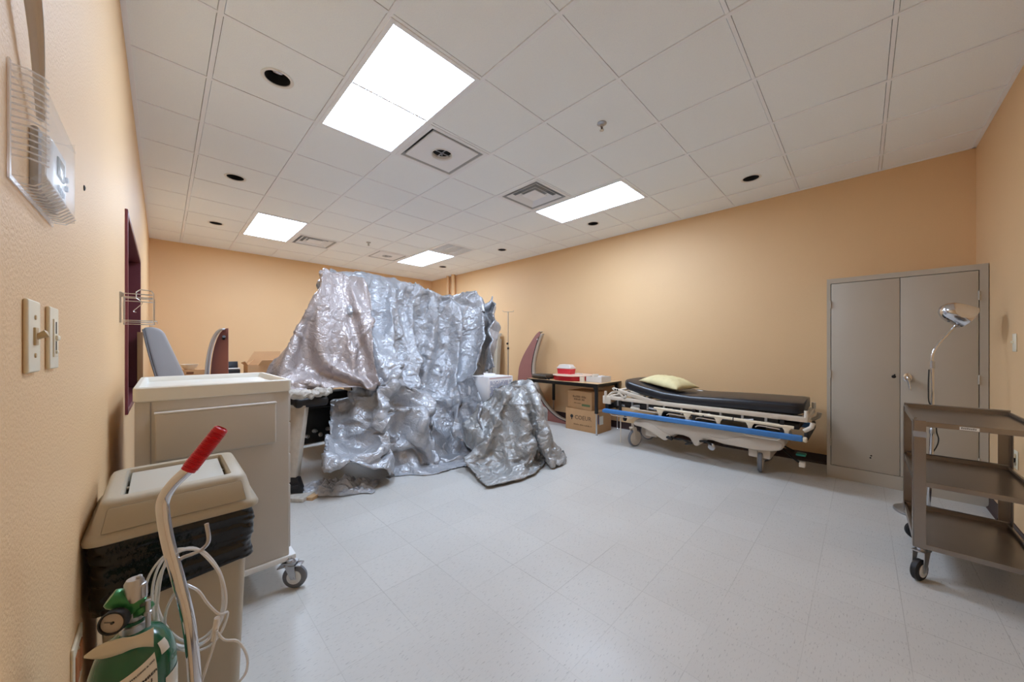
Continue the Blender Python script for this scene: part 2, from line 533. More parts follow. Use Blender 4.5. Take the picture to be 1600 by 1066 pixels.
# ------------------------------------------------------------------ ceiling fixtures
def troffer(x, y, label):
    t = thing('ceiling_light', label, 'light', (x, y, CEIL - 0.012), 0, 'lit ceiling panels')
    hx, hy = GP / 2 - 0.008, GP - 0.008
    b = MB()
    f = 0.028
    for lo, hi in (((-hx, -hy), (-hx + f, hy)), ((hx - f, -hy), (hx, hy)), ((-hx + f, -hy), (hx - f, -hy + f)), ((-hx + f, hy - f), (hx - f, hy))):
        b.box((x + lo[0], y + lo[1], CEIL - 0.010), (x + hi[0], y + hi[1], CEIL + 0.02), 0.002)
    b.obj('frame', 'grid_white', t, smooth=False)
    b = MB(); b.box((x - hx, y - hy, CEIL + 0.02), (x + hx, y + hy, CEIL + 0.09)); b.obj('housing', 'grid_white', t, smooth=False)
    b = MB(); b.box((x - hx + f, y - hy + f, CEIL - 0.003), (x + hx - f, y + hy - f, CEIL + 0.004)); b.obj('diffuser', 'light_panel', t, smooth=False)
    return t
troffer(*LIGHTS[0], 'large lit ceiling panel nearest the camera, beside the left row of downlights')
troffer(*LIGHTS[1], 'lit ceiling panel at the far left, between the left wall and the covered machine')
troffer(*LIGHTS[2], 'lit ceiling panel at the far end above the covered machine, beside the louvred grille')
troffer(*LIGHTS[3], 'lit ceiling panel towards the right wall, edge to edge with a square air diffuser')

def downlight(x, y, label):
    t = thing('recessed_downlight', label, 'downlight', (x, y, CEIL - 0.006), 0, 'unlit recessed downlights')
    MB().lathe([(0.070, 0.004), (0.084, 0.0), (0.088, -0.003), (0.086, -0.006), (0.072, -0.005), (0.068, 0.0)], (x, y, CEIL), n=40, caps=False).obj('trim_ring', 'white_plastic', t)
    MB().lathe([(0.069, -0.003), (0.066, 0.03), (0.06, 0.08), (0.05, 0.12), (0, 0.12)], (x, y, CEIL), n=40, caps=False).obj('baffle', 'black_hole', t)
    MB().lathe([(0.0, 0.030), (0.02, 0.030), (0.036, 0.036), (0.044, 0.048), (0.03, 0.1), (0, 0.11)], (x, y, CEIL), n=28, caps=False).obj('lamp', 'chrome', t)
    return t
dl = ['unlit downlight in the left row nearest the camera, its lamp visible inside', 'unlit downlight in the left row, middle of the three',
      'unlit downlight in the left row, closest to the back wall', 'unlit downlight near the right wall, closest to the storage cabinet',
      'unlit downlight near the right wall beside the long lit panel', 'unlit downlight near the right wall, third from the camera',
      'unlit downlight by the back corner beside the far lit panel']
for (x, y), l in zip(CANS, dl): downlight(x, y, l)

def diffuser(x, y, kind, label):
    t = thing('air_diffuser', label, 'vent', (x, y, CEIL - 0.01), 0, 'square ceiling air diffusers')
    h = GP / 2 - 0.012
    b = MB()
    f = 0.035
    for lo, hi in (((-h, -h), (-h + f, h)), ((h - f, -h), (h, h)), ((-h + f, -h), (h - f, -h + f)), ((-h + f, h - f), (h - f, h))):
        b.box((x + lo[0], y + lo[1], CEIL - 0.006), (x + hi[0], y + hi[1], CEIL + 0.004), 0.002)
    b.obj('frame', 'diffuser_white', t, smooth=False)
    # funnel sides rising to a throat
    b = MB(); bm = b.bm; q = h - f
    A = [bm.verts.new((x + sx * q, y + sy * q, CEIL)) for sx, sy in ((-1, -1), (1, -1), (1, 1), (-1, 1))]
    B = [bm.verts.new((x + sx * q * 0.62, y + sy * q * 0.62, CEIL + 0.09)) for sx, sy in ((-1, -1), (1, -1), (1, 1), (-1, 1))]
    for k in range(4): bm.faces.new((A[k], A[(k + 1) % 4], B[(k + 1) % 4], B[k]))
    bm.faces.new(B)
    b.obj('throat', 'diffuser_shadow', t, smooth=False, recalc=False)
    if kind == 'round':
        # flat plate with a round outlet
        b = MB(); bm = b.bm; n = 48; r = 0.088; cz = CEIL - 0.002; s = q - 0.03
        def sq(k):
            a = 2 * PI * k / n; c, sn = math.cos(a), math.sin(a); m = max(abs(c), abs(sn)); return (x + c / m * s, y + sn / m * s)
        for z0 in (cz,):
            C = [bm.verts.new((x + r * math.cos(2 * PI * k / n), y + r * math.sin(2 * PI * k / n), z0)) for k in range(n)]
            S = [bm.verts.new((*sq(k), z0)) for k in range(n)]
            S2 = [bm.verts.new((*sq(k), z0 + 0.012)) for k in range(n)]
            for k in range(n):
                p = (k + 1) % n
                bm.faces.new((C[k], S[k], S[p], C[p])); bm.faces.new((S[k], S2[k], S2[p], S[p]))
        b.obj('plate', 'diffuser_white', t, smooth=False)
        MB().lathe([(0.088, -0.002), (0.094, -0.012), (0.09, -0.014), (0.082, -0.004), (0.08, 0.05)], (x, y, CEIL), n=40, caps=False).obj('collar', 'diffuser_white', t)
        MB().lathe([(0.081, 0.022), (0, 0.022)], (x, y, CEIL), n=40, caps=False).obj('duct_opening', 'black_hole', t)
        b = MB()
        b.box((x - 0.08, y - 0.004, CEIL + 0.005), (x + 0.08, y + 0.004, CEIL + 0.01)).box((x - 0.004, y - 0.08, CEIL + 0.005), (x + 0.004, y + 0.08, CEIL + 0.01))
        b.cyl((x, y, CEIL - 0.012), (x, y, CEIL + 0.01), 0.006, n=12)
        b.obj('crossbar', 'steel', t)
    else:
        for k, (s0, dz) in enumerate(((0.22, -0.004), (0.15, 0.004))):
            b = MB(); bm = b.bm
            A = [bm.verts.new((x + sx * s0, y + sy * s0, CEIL + dz)) for sx, sy in ((-1, -1), (1, -1), (1, 1), (-1, 1))]
            B = [bm.verts.new((x + sx * (s0 - 0.045), y + sy * (s0 - 0.045), CEIL + dz + 0.03)) for sx, sy in ((-1, -1), (1, -1), (1, 1), (-1, 1))]
            C = [bm.verts.new((v.co.x, v.co.y, v.co.z + 0.004)) for v in A]
            for i in range(4):
                j = (i + 1) % 4
                bm.faces.new((A[i], A[j], B[j], B[i])); bm.faces.new((A[i], C[i], C[j], A[j]))
            b.obj('cone', 'diffuser_white', t, smooth=False, recalc=False)
        MB().box((x - 0.1, y - 0.1, CEIL + 0.004), (x + 0.1, y + 0.1, CEIL + 0.012), 0.003).obj('plate', 'diffuser_white', t)
    return t
diffuser(*ROUND_D[0], 'round', 'square ceiling diffuser with a round outlet beside the nearest lit panel')
diffuser(*ROUND_D[1], 'round', 'square ceiling diffuser with a round outlet next to the far right lit panel')
diffuser(*SQUARE_D[0], 'square', 'square stepped ceiling diffuser touching the lit panel near the right wall')
diffuser(*SQUARE_D[1], 'square', 'square stepped ceiling diffuser next to the far left lit panel')
x, y = GRILLE
t = thing('return_grille', 'louvred ceiling return grille next to the far right lit panel', 'vent', (x, y, CEIL - 0.01))
b = MB(); h = GP / 2 - 0.012
for lo, hi in (((-h, -h), (-h + .03, h)), ((h - .03, -h), (h, h)), ((-h + .03, -h), (h - .03, -h + .03)), ((-h + .03, h - .03), (h - .03, h)),
               ((-0.105, -h + .03), (-0.09, h - .03)), ((0.09, -h + .03), (0.105, h - .03))):
    b.box((x + lo[0], y + lo[1], CEIL - 0.006), (x + hi[0], y + hi[1], CEIL + 0.004), 0.001)
b.obj('frame', 'diffuser_white', t, smooth=False)
b = MB()
for k in range(22):
    yy = y - h + 0.04 + k * (2 * h - 0.08) / 21
    b.box((x - h + 0.03, yy - 0.001, CEIL - 0.004), (x + h - 0.03, yy + 0.001, CEIL + 0.018), rot=(Vector((1, 0, 0)).to_tuple() and 'X', R(35)) if False else Matrix.Rotation(R(35), 4, 'X'))
b.obj('louvres', 'diffuser_white', t, smooth=False)
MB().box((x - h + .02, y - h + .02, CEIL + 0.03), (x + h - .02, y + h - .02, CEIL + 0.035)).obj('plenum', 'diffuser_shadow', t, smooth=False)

def sprinkler(x, y, label):
    t = thing('sprinkler_head', label, 'sprinkler', (x, y, CEIL - 0.05), 0, 'ceiling sprinkler heads')
    MB().lathe([(0.034, 0), (0.036, -0.004), (0.026, -0.012), (0.014, -0.014), (0.01, -0.026), (0, -0.026)], (x, y, CEIL), n=28).obj('escutcheon', 'steel', t)
    b = MB()
    for s in (-1, 1): b.tube([(x + s * .009, y, CEIL - .022), (x + s * .014, y, CEIL - .034), (x + s * .004, y, CEIL - .05)], 0.002, 8)
    b.cyl((x, y, CEIL - .024), (x, y, CEIL - .05), 0.003, n=10)
    b.obj('frame_arms', 'dark_metal', t)
    MB().lathe([(0, -.056), (0.015, -.056), (0.016, -.053), (0.004, -.050)], (x, y, CEIL), n=20).obj('deflector', 'steel', t)
sprinkler(2.35, 1.40, 'chrome sprinkler head in the ceiling nearest the camera, between the lit panels')
sprinkler(2.35, 5.667, 'small sprinkler head in the ceiling at the far end')
# ------------------------------------------------------------------ left wall fittings
def wall_plate(name, y, z, label, cat, wdt=0.072, hgt=0.114):
    t = thing(name, label, cat, (XL, y, z - hgt / 2))
    MB().box((XL, y - wdt / 2, z - hgt / 2), (XL + 0.006, y + wdt / 2, z + hgt / 2), 0.004, 3).obj('cover_plate', 'ivory', t)
    for dz in (-0.03, 0.03): MB().lathe([(0.004, 0), (0.0035, 0.0015), (0, 0.002)], (XL + 0.006, y, z + dz), (1, 0, 0), 14).obj('screw', 'ivory_dark', t)
    return t
t = wall_plate('light_switch', 0.925, 1.238, 'ivory toggle light switch on the left wall, nearest the camera', 'switch')
b = MB(); b.box((XL + 0.004, 0.915, 1.224), (XL + 0.0085, 0.935, 1.252), 0.001); b.obj('bezel', 'ivory_dark', t)
b = MB(); b.tube([(XL + 0.004, 0.925, 1.236), (XL + 0.012, 0.926, 1.240), (XL + 0.017, 0.927, 1.243), (XL + 0.0185, 0.927, 1.2435)], [0.0052, 0.0048, 0.0062, 0.003], 12)
b.obj('toggle', 'ivory_dark', t)
t = wall_plate('dimmer_switch', 1.068, 1.238, 'ivory slide dimmer on the left wall, just beyond the toggle switch', 'switch')
b = MB(); b.box((XL + 0.004, 1.052, 1.203), (XL + 0.008, 1.084, 1.273), 0.001); b.obj('insert', 'ivory', t)
b = MB(); b.box((XL + 0.0078, 1.062, 1.246), (XL + 0.0086, 1.068, 1.268)); b.box((XL + 0.0078, 1.062, 1.212), (XL + 0.0086, 1.068, 1.232)); b.obj('slot', 'black_plastic', t, smooth=False)
MB().box((XL + 0.007, 1.058, 1.234), (XL + 0.0115, 1.080, 1.243), 0.002).obj('slider', 'ivory', t)
MB().box((XL + 0.007, 1.060, 1.209), (XL + 0.0105, 1.074, 1.2155), 0.002).obj('slider', 'ivory', t)

t = wall_plate('wall_outlet', 1.33, 0.47, 'ivory outlet plate with orange brown sockets low on the left wall beside the bin', 'outlet', 0.118, 0.124)
for dy in (-0.026, 0.026):
    MB().box((XL + 0.004, 1.33 + dy - 0.017, 0.437), (XL + 0.009, 1.33 + dy + 0.017, 0.503), 0.002).obj('socket', 'orange_brown', t)

t = thing('screw_anchor', 'small dark hole with a screw left in the left wall above the switches', 'screw', (XL, 1.468, 1.64))
MB().lathe([(0.0075, 0), (0.0068, 0.002), (0.003, 0.003), (0, 0.001)], (XL, 1.468, 1.645), (1, 0, 0), 14).obj('screw_head', 'dark_metal', t)

# thermostat behind its clear vented guard
t = thing('thermostat', 'white digital thermostat on the left wall under a clear plastic guard', 'thermostat', (XL, 1.0, 1.47))
MB().box((XL, 0.925, 1.468), (XL + 0.010, 1.075, 1.572), 0.004).obj('back_plate', 'gray_edge', t)
b = MB()
b.prism([(XL + 0.008, 0.938, 1.474), (XL + 0.020, 0.95, 1.474), (XL + 0.022, 1.045, 1.474), (XL + 0.008, 1.058, 1.474)], (0, 0, 0.092), 0.004, 3)
body = b.obj('body', 'white_plastic', t)
MB().box((XL + 0.0205, 0.975, 1.515), (XL + 0.0232, 1.022, 1.548), 0.001, rot=Matrix.Rotation(R(-1.2), 4, 'Z')).obj('screen', 'lcd', t)
for k in range(4):
    MB().lathe([(0.0035, 0), (0.0035, 0.003), (0.002, 0.0035), (0, 0.0035)], (XL + 0.0212, 0.972 + k * 0.013, 1.494 - 0.001 * k), (1, 0, 0), 12, ex=(0.8, 1.3)).obj('button', 'gray_button', t)
for k in range(2):
    MB().box((XL + 0.0205, 1.031, 1.506 + k * 0.016), (XL + 0.026, 1.04, 1.516 + k * 0.016), 0.002).obj('side_button', 'gray_button', t)
MB().box((XL + 0.0005, 1.062, 1.562), (XL + 0.0015, 1.10, 1.612), rot=Matrix.Rotation(R(8), 4, 'X')).obj('paper_slip', 'paper', t)

t = thing('thermostat_guard', 'clear ribbed plastic guard box fixed over the thermostat on the left wall', 'guard', (XL, 0.95, 1.44))
G0, G1, GZ0, GZ1, GX = 0.822, 1.075, 1.456, 1.606, XL + 0.030
th = 0.0016
b = MB()
def shell(b, y0, y1, z0, z1, x, th, ch=0.02):
    # front and four sides as separate thin walls with chamfered edges
    b.box((x - th, y0 + ch, z0 + ch), (x, y1 - ch, z1 - ch))
    P = lambda y, z, xx: Vector((xx, y, z))
    for (ya, za, yb, zb, n) in ((y0, z0, y1, z0, (0, ch)), (y0, z1, y1, z1, (0, -ch))):
        b.prism([P(ya, za, XL), P(ya, za, x - ch), P(ya + ch * 0, za + n[1], x), P(ya, za + n[1], x - th), P(ya, za + th * (1 if n[1] > 0 else -1), x - ch), P(ya, za + th * (1 if n[1] > 0 else -1), XL)], (0, yb - ya, 0))
    for (ya, s) in ((y0, 1), (y1, -1)):
        b.prism([P(ya, z0, XL), P(ya, z0, x - ch), P(ya + s * ch, z0, x), P(ya + s * ch, z0, x - th), P(ya + s * th, z0, x - ch), P(ya + s * th, z0, XL)], (0, 0, z1 - z0))
shell(b, G0, G1, GZ0, GZ1, GX, th, 0.012)
cov = b.obj('cover', 'guard_clear', t, smooth=False)
b = MB()
for k in range(15):
    z = GZ0 + 0.028 + k * 0.0088
    b.tube([(XL + 0.003, G0 - 0.0008, z), (XL + 0.016, G0 - 0.0012, z), (XL + 0.027, G0 + 0.009, z), (XL + 0.0305, G0 + 0.02, z)], 0.0013, 6)
for k in range(14):
    y = G0 + 0.03 + k * 0.0175
    b.tube([(XL + 0.003, y, GZ0 - 0.0006), (XL + 0.017, y, GZ0 - 0.001), (XL + 0.029, y, GZ0 + 0.011)], 0.0013, 6)
b.obj('vent_rib', 'guard_rib', t)
b = MB()
b.prism([(XL + 0.0006, G0 - 0.006, GZ0 - 0.006), (XL + 0.0006, G1 + 0.008, GZ0 - 0.008), (XL + 0.0006, G1 + 0.008, GZ0), (XL + 0.0006, G0 - 0.006, GZ0)], (0.002, 0, 0))
b.prism([(XL + 0.0006, G0 - 0.008, GZ0 - 0.006), (XL + 0.0006, G0 - 0.008, GZ1 + 0.006), (XL + 0.0006, G0, GZ1 + 0.006), (XL + 0.0006, G0, GZ0 - 0.006)], (0.002, 0, 0))
b.obj('flange', 'guard_rib', t, smooth=False)

# peeling film strip hanging above the guard
pts = []
def strip(u, v):
    y = 0.778 + 0.155 * u
    z = 1.80 - 0.215 * u
    x = XL + 0.0135 + 0.004 * math.sin(4 * u)
    return (x + 0.022 * (v - 0.5) * (1 - .6 * u), y + 0.006 * math.sin(v * 3), z)
b = MB().grid(strip, 24, 4)
o = b.obj('peeling_film_strip', mat('strip_white', (214, 206, 196), 0.35, alpha=0.9))
sm = o.modifiers.new('s', 'SOLIDIFY'); sm.thickness = 0.0012
tag(o, 'loose strip of whitish film peeling off the left wall above the thermostat guard', 'film strip')

# wire glove rack on the left wall past the window's near edge
t = thing('wire_rack', 'empty chrome wire glove-box rack fixed on the left wall beside the window', 'rack', (XL, 2.62, 1.34))
y0, y1, z0, z1, x1 = 2.555, 2.79, 1.345, 1.485, XL + 0.115
b = MB(); r = 0.0025
b.tube([(XL + .008, y0, z1), (x1, y0, z1), (x1, y1, z1), (XL + .008, y1, z1)], r, 8)
b.tube([(XL + .008, y0, z1 - .016), (x1, y0, z1 - .016), (x1, y1, z1 - .016), (XL + .008, y1, z1 - .016)], r, 8)
b.tube([(XL + .008, y0, z0), (x1, y0, z0), (x1, y1, z0), (XL + .008, y1, z0)], r, 8)
b.tube([(XL + .008, y0, z0 + .008), (x1 + .012, y0, z0 + .008), (x1 + .012, y1, z0 + .008)], r, 8)
b.obj('rail', 'chrome', t)
b = MB()
b.tube([(x1, y0, z0), (x1, y0, z1 + .005), (x1 - .008, y0, z1 + .02), (XL + .07, y0, z1 + .024), (XL + .055, y0, z1 + .01), (XL + .055, y0 + .03, z1 - .02)], r, 8)
b.obj('upright', 'chrome', t)
MB().tube([(x1, y1, z0), (x1, y1, z1)], r, 8).obj('upright', 'chrome', t)
for yb in (y0, y1): MB().box((XL, yb - .008, z0 - .004), (XL + .006, yb + .010, z1 + .006), .001).obj('bracket', 'steel', t)
MB().lathe([(0, 0), (.01, 0), (.012, .006), (.012, .012), (0, .014)], (XL + .004, y0, z1 - .008), (0, -1, 0), 16).obj('clamp', 'steel', t)
b = MB(); b.tube([(XL + .05, y0 + .005, z1 - .016), (XL + .075, y0 + .01, z1 - .04), (XL + .06, y0 + .01, z1 - .065), (XL + .045, y0 + .01, z1 - .085), (XL + .055, y0 + .01, z1 - .09)], 0.0015, 6, smooth=4); b.obj('wire_clip', 'chrome', t)

# ------------------------------------------------------------------ trash can
t = thing('trash_can', 'beige square trash can with swing lid and black liner by the left wall', 'trash can', (0.037, 1.59, 0))
def rr(cx, cy, hx, hy, rad, z, n=6):
    out = []
    for sx, sy, a0 in ((1, 1, 0), (-1, 1, 90), (-1, -1, 180), (1, -1, 270)):
        for k in range(n + 1):
            a = R(a0 + 90 * k / n)
            out.append((cx + sx * (hx - rad) + rad * math.cos(a), cy + sy * (hy - rad) + rad * math.sin(a), z))
    return out
def loft(b, rings, cap0=True, cap1=True):
    V = [[b.bm.verts.new(p) for p in r_] for r_ in rings]
    n = len(V[0])
    for A, B in zip(V, V[1:]):
        for k in range(n): b.bm.faces.new((A[k], A[(k + 1) % n], B[(k + 1) % n], B[k]))
    if cap0: b.bm.faces.new(V[0][::-1])
    if cap1: b.bm.faces.new(V[-1])
    return b
cx, cy = 0.037, 1.585
b = MB(); loft(b, [rr(cx, cy, .133, .155, .03, 0.0), rr(cx, cy, .137, .159, .03, 0.03), rr(cx, cy, .160, .184, .03, 0.70), rr(cx, cy, .154, .178, .03, 0.70), rr(cx, cy, .13, .15, .03, 0.05)])
b.obj('bin_body', 'can_beige', t)
random.seed(4)
rings = []
for i in range(40):
    f = i / 39; z = 0.712 - f * (0.155)
    base = rr(cx, cy, .174 - .006 * f, .196 - .004 * f, .035, z, 22)
    ring = []
    for k, p in enumerate(base):
        v = Vector(p); d = Vector((v.x - cx, v.y - cy, 0)).normalized()
        nz = (1 - abs(noise.noise(Vector((v.x * 7, v.y * 7, z * 34 + v.x * 9)))) * 2) * .009 - .004 + noise.noise(Vector((v.x * 30 + z * 30, v.y * 30, z * 80))) * .004
        sag = noise.noise(Vector((v.x * 6, v.y * 6, 3))) * .02 * f - 0.05 * f * max(0, min(1, (0.0 - v.x) / 0.14))
        ring.append((v.x + d.x * nz, v.y + d.y * nz, z + sag))
    rings.append(ring)
b = MB(); loft(b, rings, False, False)
o = b.obj('liner', 'bag_black', t, angle=180)
m_ = o.modifiers.new('s', 'SOLIDIFY'); m_.thickness = 0.0012
# lid: flared skirt, sloping shoulders, recessed opening with flap
b = MB()
loft(b, [rr(cx, cy, .176, .198, .03, .708), rr(cx, cy, .184, .206, .034, .712), rr(cx, cy, .185, .207, .034, .722), rr(cx, cy, .178, .200, .034, .735),
         rr(cx, cy, .172, .192, .034, .742), rr(cx, cy, .156, .178, .03, .802), rr(cx, cy, .150, .172, .03, .812), rr(cx, cy, .140, .162, .028, .815),
         rr(cx, cy, .120, .140, .01, .814), rr(cx, cy, .116, .136, .008, .806), rr(cx, cy, .114, .134, .008, .77)], False, False)
o = b.obj('lid', 'can_beige', t, angle=50)
b = MB()
for sx in (-1, 1):     # raised shoulder panels on the lid's front and back faces
    pass
b.prism([(cx - .150, cy - .1985, .738), (cx + .150, cy - .1985, .738), (cx + .139, cy - .183, .797), (cx - .139, cy - .183, .797)], (0, -.004, .001), .003)
b.obj('lid_panel', 'can_beige', t)
b = MB(); b.box((cx - .108, cy - .128, .793), (cx + .108, cy + .128, .799), .002, rot=Matrix.Rotation(R(3), 4, 'X')); b.obj('swing_flap', 'can_flap', t)
b = MB(); b.cyl((cx - .115, cy, .792), (cx + .115, cy, .792), .004, n=10); b.obj('hinge_rod', 'can_beige', t)

# ------------------------------------------------------------------ oxygen cylinder and its cart
ox, oy = -0.036, 0.925
t = thing('oxygen_cylinder', 'green medical gas cylinder with regulator standing in front of the trash can', 'gas cylinder', (ox, oy, 0.05))
MB().lathe([(0, .05), (.05, .05), (.0555, .06), (.0555, .635), (.054, .66), (.048, .683), (.037, .702), (.024, .712), (.017, .718), (.016, .735), (0, .735)], (ox, oy, 0), n=48, caps=False).obj('tank', 'o2_green', t)
def wrap_label(a0, a1, z0, z1, rr_, m, name, lab, text=None, lean=0.0):
    def fn(u, v):
        a = R(a0 + (a1 - a0) * u); z = z0 + (z1 - z0) * v + lean * u
        rad = rr_(z)
        return (ox + rad * math.cos(a), oy + rad * math.sin(a), z)
    b = MB().grid(fn, 16, 6)
    o = b.obj(name, m, t)
    if lab: o['label'] = lab
    return o
prof = [(.0557, .60), (.0557, .635), (.0543, .66), (.0484, .683), (.0376, .702)]
def rad(z):
    for (r0, z0), (r1, z1) in zip(prof, prof[1:]):
        if z <= z1: return r0 + (r1 - r0) * max(0, (z - z0) / (z1 - z0)) + .0007
    return prof[-1][0]
# camera side of the tank faces roughly -80 degrees
wrap_label(-120, -58, .600, .660, rad, 'paper', 'label_sheet', 'white lot-number sticker', lean=0.024)
wrap_label(-172, -135, .62, .66, rad, 'paper', 'side_sticker', 'small white sticker')
wrap_label(-48, -30, .672, .692, rad, 'paper', 'small_sticker', 'small white barcode sticker')
wrap_label(-45, 5, .50, .628, rad, 'paper', 'lower_label', 'white label lower on the tank')
# lettering of the lot sticker, laid on the curved paper
def curved_text(s, size, a_c, z, bold=0.0, tilt=0.0):
    cu = MB(); text_mesh(cu, s, size, Matrix.Identity(4), bold, sx=1.25)
    for v in cu.bm.verts:
        x_, y_ = v.co.x, v.co.y
        a = R(a_c) + x_ / .056; zz = z + y_ + x_ * tilt; r_ = rad(zz) + .0006 + (v.co.z if v.co.z > 0 else 0) * .3
        v.co = Vector((ox + r_ * math.cos(a), oy + r_ * math.sin(a), zz))
    return cu.obj('sticker_text', 'ink', t, smooth=False, recalc=False)
curved_text('LOT NUMBER', .0066, -84, .646, .0002, .42)
curved_text('105D201', .0084, -84, .636, .0002, .42)
curved_text('AMERICAN WELDING & GAS', .0034, -88, .662, .0001, .42)
b = MB(); b.lathe([(.0175, .712), (.0185, .716), (.0185, .728), (.014, .732), (.013, .80), (.010, .806), (0, .806)], (ox, oy, 0), n=24); b.obj('valve_stem', 'steel', t)
_reg0 = set(COL.objects)
# yoke regulator, axis leaning up to the left
b = MB()
b.box((ox - .02, oy - .02, .742), (ox + .02, oy + .02, .775), .006)
b.lathe([(.0, -.03), (.012, -.03), (.020, -.022), (.022, .0), (.022, .012), (.018, .02), (0, .02)], (ox - .028, oy + .004, .782), (-.75, .1, .55), 28)
b.lathe([(.018, 0), (.021, .003), (.021, .014), (.014, .018), (0, .018)], (ox + .01, oy - .004, .748), (.3, -.4, -.75), 24)
b.cyl((ox - .02, oy - .004, .76), (ox + .022, oy - .004, .735), .014, n=20)
b.obj('regulator_body', 'reg_green', t)
gx_, gy_, gz_ = ox - .034, oy - .034, .752
gd = Vector((-.42, -.86, .10)).normalized()
b = MB(); b.lathe([(.006, -.03), (.006, -.012), (.024, -.012), (.0275, -.006), (.0275, .008), (.0255, .011), (.0225, .011), (.0225, .006)], (gx_, gy_, gz_), gd, 36, caps=False)
g_ = b.obj('pressure_gauge', 'black_rubber', t)
b = MB(); b.lathe([(.0225, .0055), (0, .006)], (gx_, gy_, gz_), gd, 32, caps=False); b.obj('gauge_dial', 'gauge_face', g_)
a_, b_ = frame(gd)
b = MB(); q = Vector((gx_, gy_, gz_)) + gd * .0075
b.tube([q - a_ * .004, q + a_ * .015 + b_ * .004], .0007, 6); b.lathe([(.003, .006), (.003, .009), (0, .009)], (gx_, gy_, gz_), gd, 12); b.obj('needle', 'black_plastic', g_)
b = MB()
kx, ky = ox + .006, oy - .002
b.lathe([(.0, .771), (.015, .771), (.015, .776), (.0145, .806), (.0135, .809), (.0105, .811), (.010, .814), (.004, .815), (.004, .822), (.006, .823), (.006, .829), (.004, .831), (0, .831)], (kx, ky, 0), (0, 0, 1), 20)
for k in range(10):
    a = 2 * PI * k / 10; b.cyl((kx + .0148 * math.cos(a), ky + .0148 * math.sin(a), .777), (kx + .0142 * math.cos(a), ky + .0142 * math.sin(a), .805), .0014, n=6)
b.obj('flow_knob', 'steel', t)
b = MB()
b.tube([(ox + .006, oy - .012, .757), (ox + .020, oy - .026, .764)], .005, 12)
b.cyl((ox + .022, oy - .028, .705), (ox + .022, oy - .028, .772), .0052, n=14)
b.lathe([(.0052, .0), (.0085, .002), (.0085, .010), (.0052, .012)], (ox + .022, oy - .028, .733), (0, 0, 1), 6)
b.obj('outlet_barb', 'steel', t)
for o_ in [q_ for q_ in COL.objects if q_ not in _reg0]:      # regulator drawn full size, fitted to the small valve
    if o_.parent is t:
        p_ = Vector((ox, oy, .742)); o_.data.transform(Matrix.Scale(.70, 4))
        o_.location = p_ + (o_.location - p_) * .70 + Vector((.002, 0, .006)); WM[o_.name] = Matrix.Translation(o_.location)
    else:
        o_.data.transform(Matrix.Scale(.70, 4)); q0 = Vector((ox, oy, .742))
        o_.location = q0 + (o_.location - q0) * .70 + Vector((.002, 0, .006)); o_.matrix_parent_inverse = WM[o_.parent.name].inverted()
# paper tag hanging round the valve
def tagf(u, v):
    x = -.093 + .082 * u; y = .928 - .056 * u - .012 * math.sin(PI * u)
    wd = .004 + .030 * min(1, u * 1.8); z = .700 + .018 * u + .010 * math.sin(PI * u) + wd * (v - .5) + .010 * math.sin(2 * PI * u) * (v - .5)
    return (x, y - .008 * v * math.sin(PI * u), z)
b = MB().grid(tagf, 18, 4); o = b.obj('paper_tag', 'paper_tag', t, label='cream paper tag')
o.modifiers.new('s', 'SOLIDIFY').thickness = .0008

t = thing('cylinder_cart', 'chrome tube cylinder cart handle with a ribbed red grip beside the gas cylinder', 'cart', (ox + .03, oy + .06, 0))
from_px = [(.053, .884, .02), (.050, .887, .36), (.044, .892, .56), (.036, .901, .688), (.022, .914, .775), (.008, .928, .847), (.001, .936, .900), (.001, .942, .930), (.014, .937, .958), (.037, .928, .985)]
b = MB(); b.tube([Vector(p) for p in from_px], .0098, 24, smooth=6); b.obj('handle_tube', 'chrome', t)
d_ = (Vector((.086, .921, 1.059)) - Vector((.037, .928, .985))).normalized(); p0 = Vector((.037, .928, .985)) - d_ * .004
b = MB(); prof_ = [(.0, 0), (.0122, 0), (.0122, .004)]
for k in range(25):
    prof_ += [(.0123, .005 + k * .0031), (.0136, .0062 + k * .0031), (.0123, .0077 + k * .0031)]
prof_ += [(.0128, .0845), (.0122, .089), (.009, .091), (.0085, .088), (0, .088)]
b.lathe(prof_, p0, d_, 32); b.obj('grip', 'red_grip', t, label='red ribbed rubber grip')
MB().box((-.10, .86, .035), (.04, 1.0, .0495), .004).obj('base_plate', 'steel', t)

for s in (-1, 1):
    b = MB(); b.lathe([(.0, -.012), (.04, -.012), (.05, -.008), (.05, .008), (.04, .012), (0, .012)], (-.03 + s * .085, .99, .05), (1, 0, 0), 28); b.obj('wheel', 'black_rubber', t)
b = MB(); b.tube([(.014, .921, .812), (.027, .924, .817), (.040, .918, .821), (.054, .910, .828), (.063, .901, .845), (.060, .904, .878)], .0034, 10, smooth=5); b.obj('hook', 'steel', t)

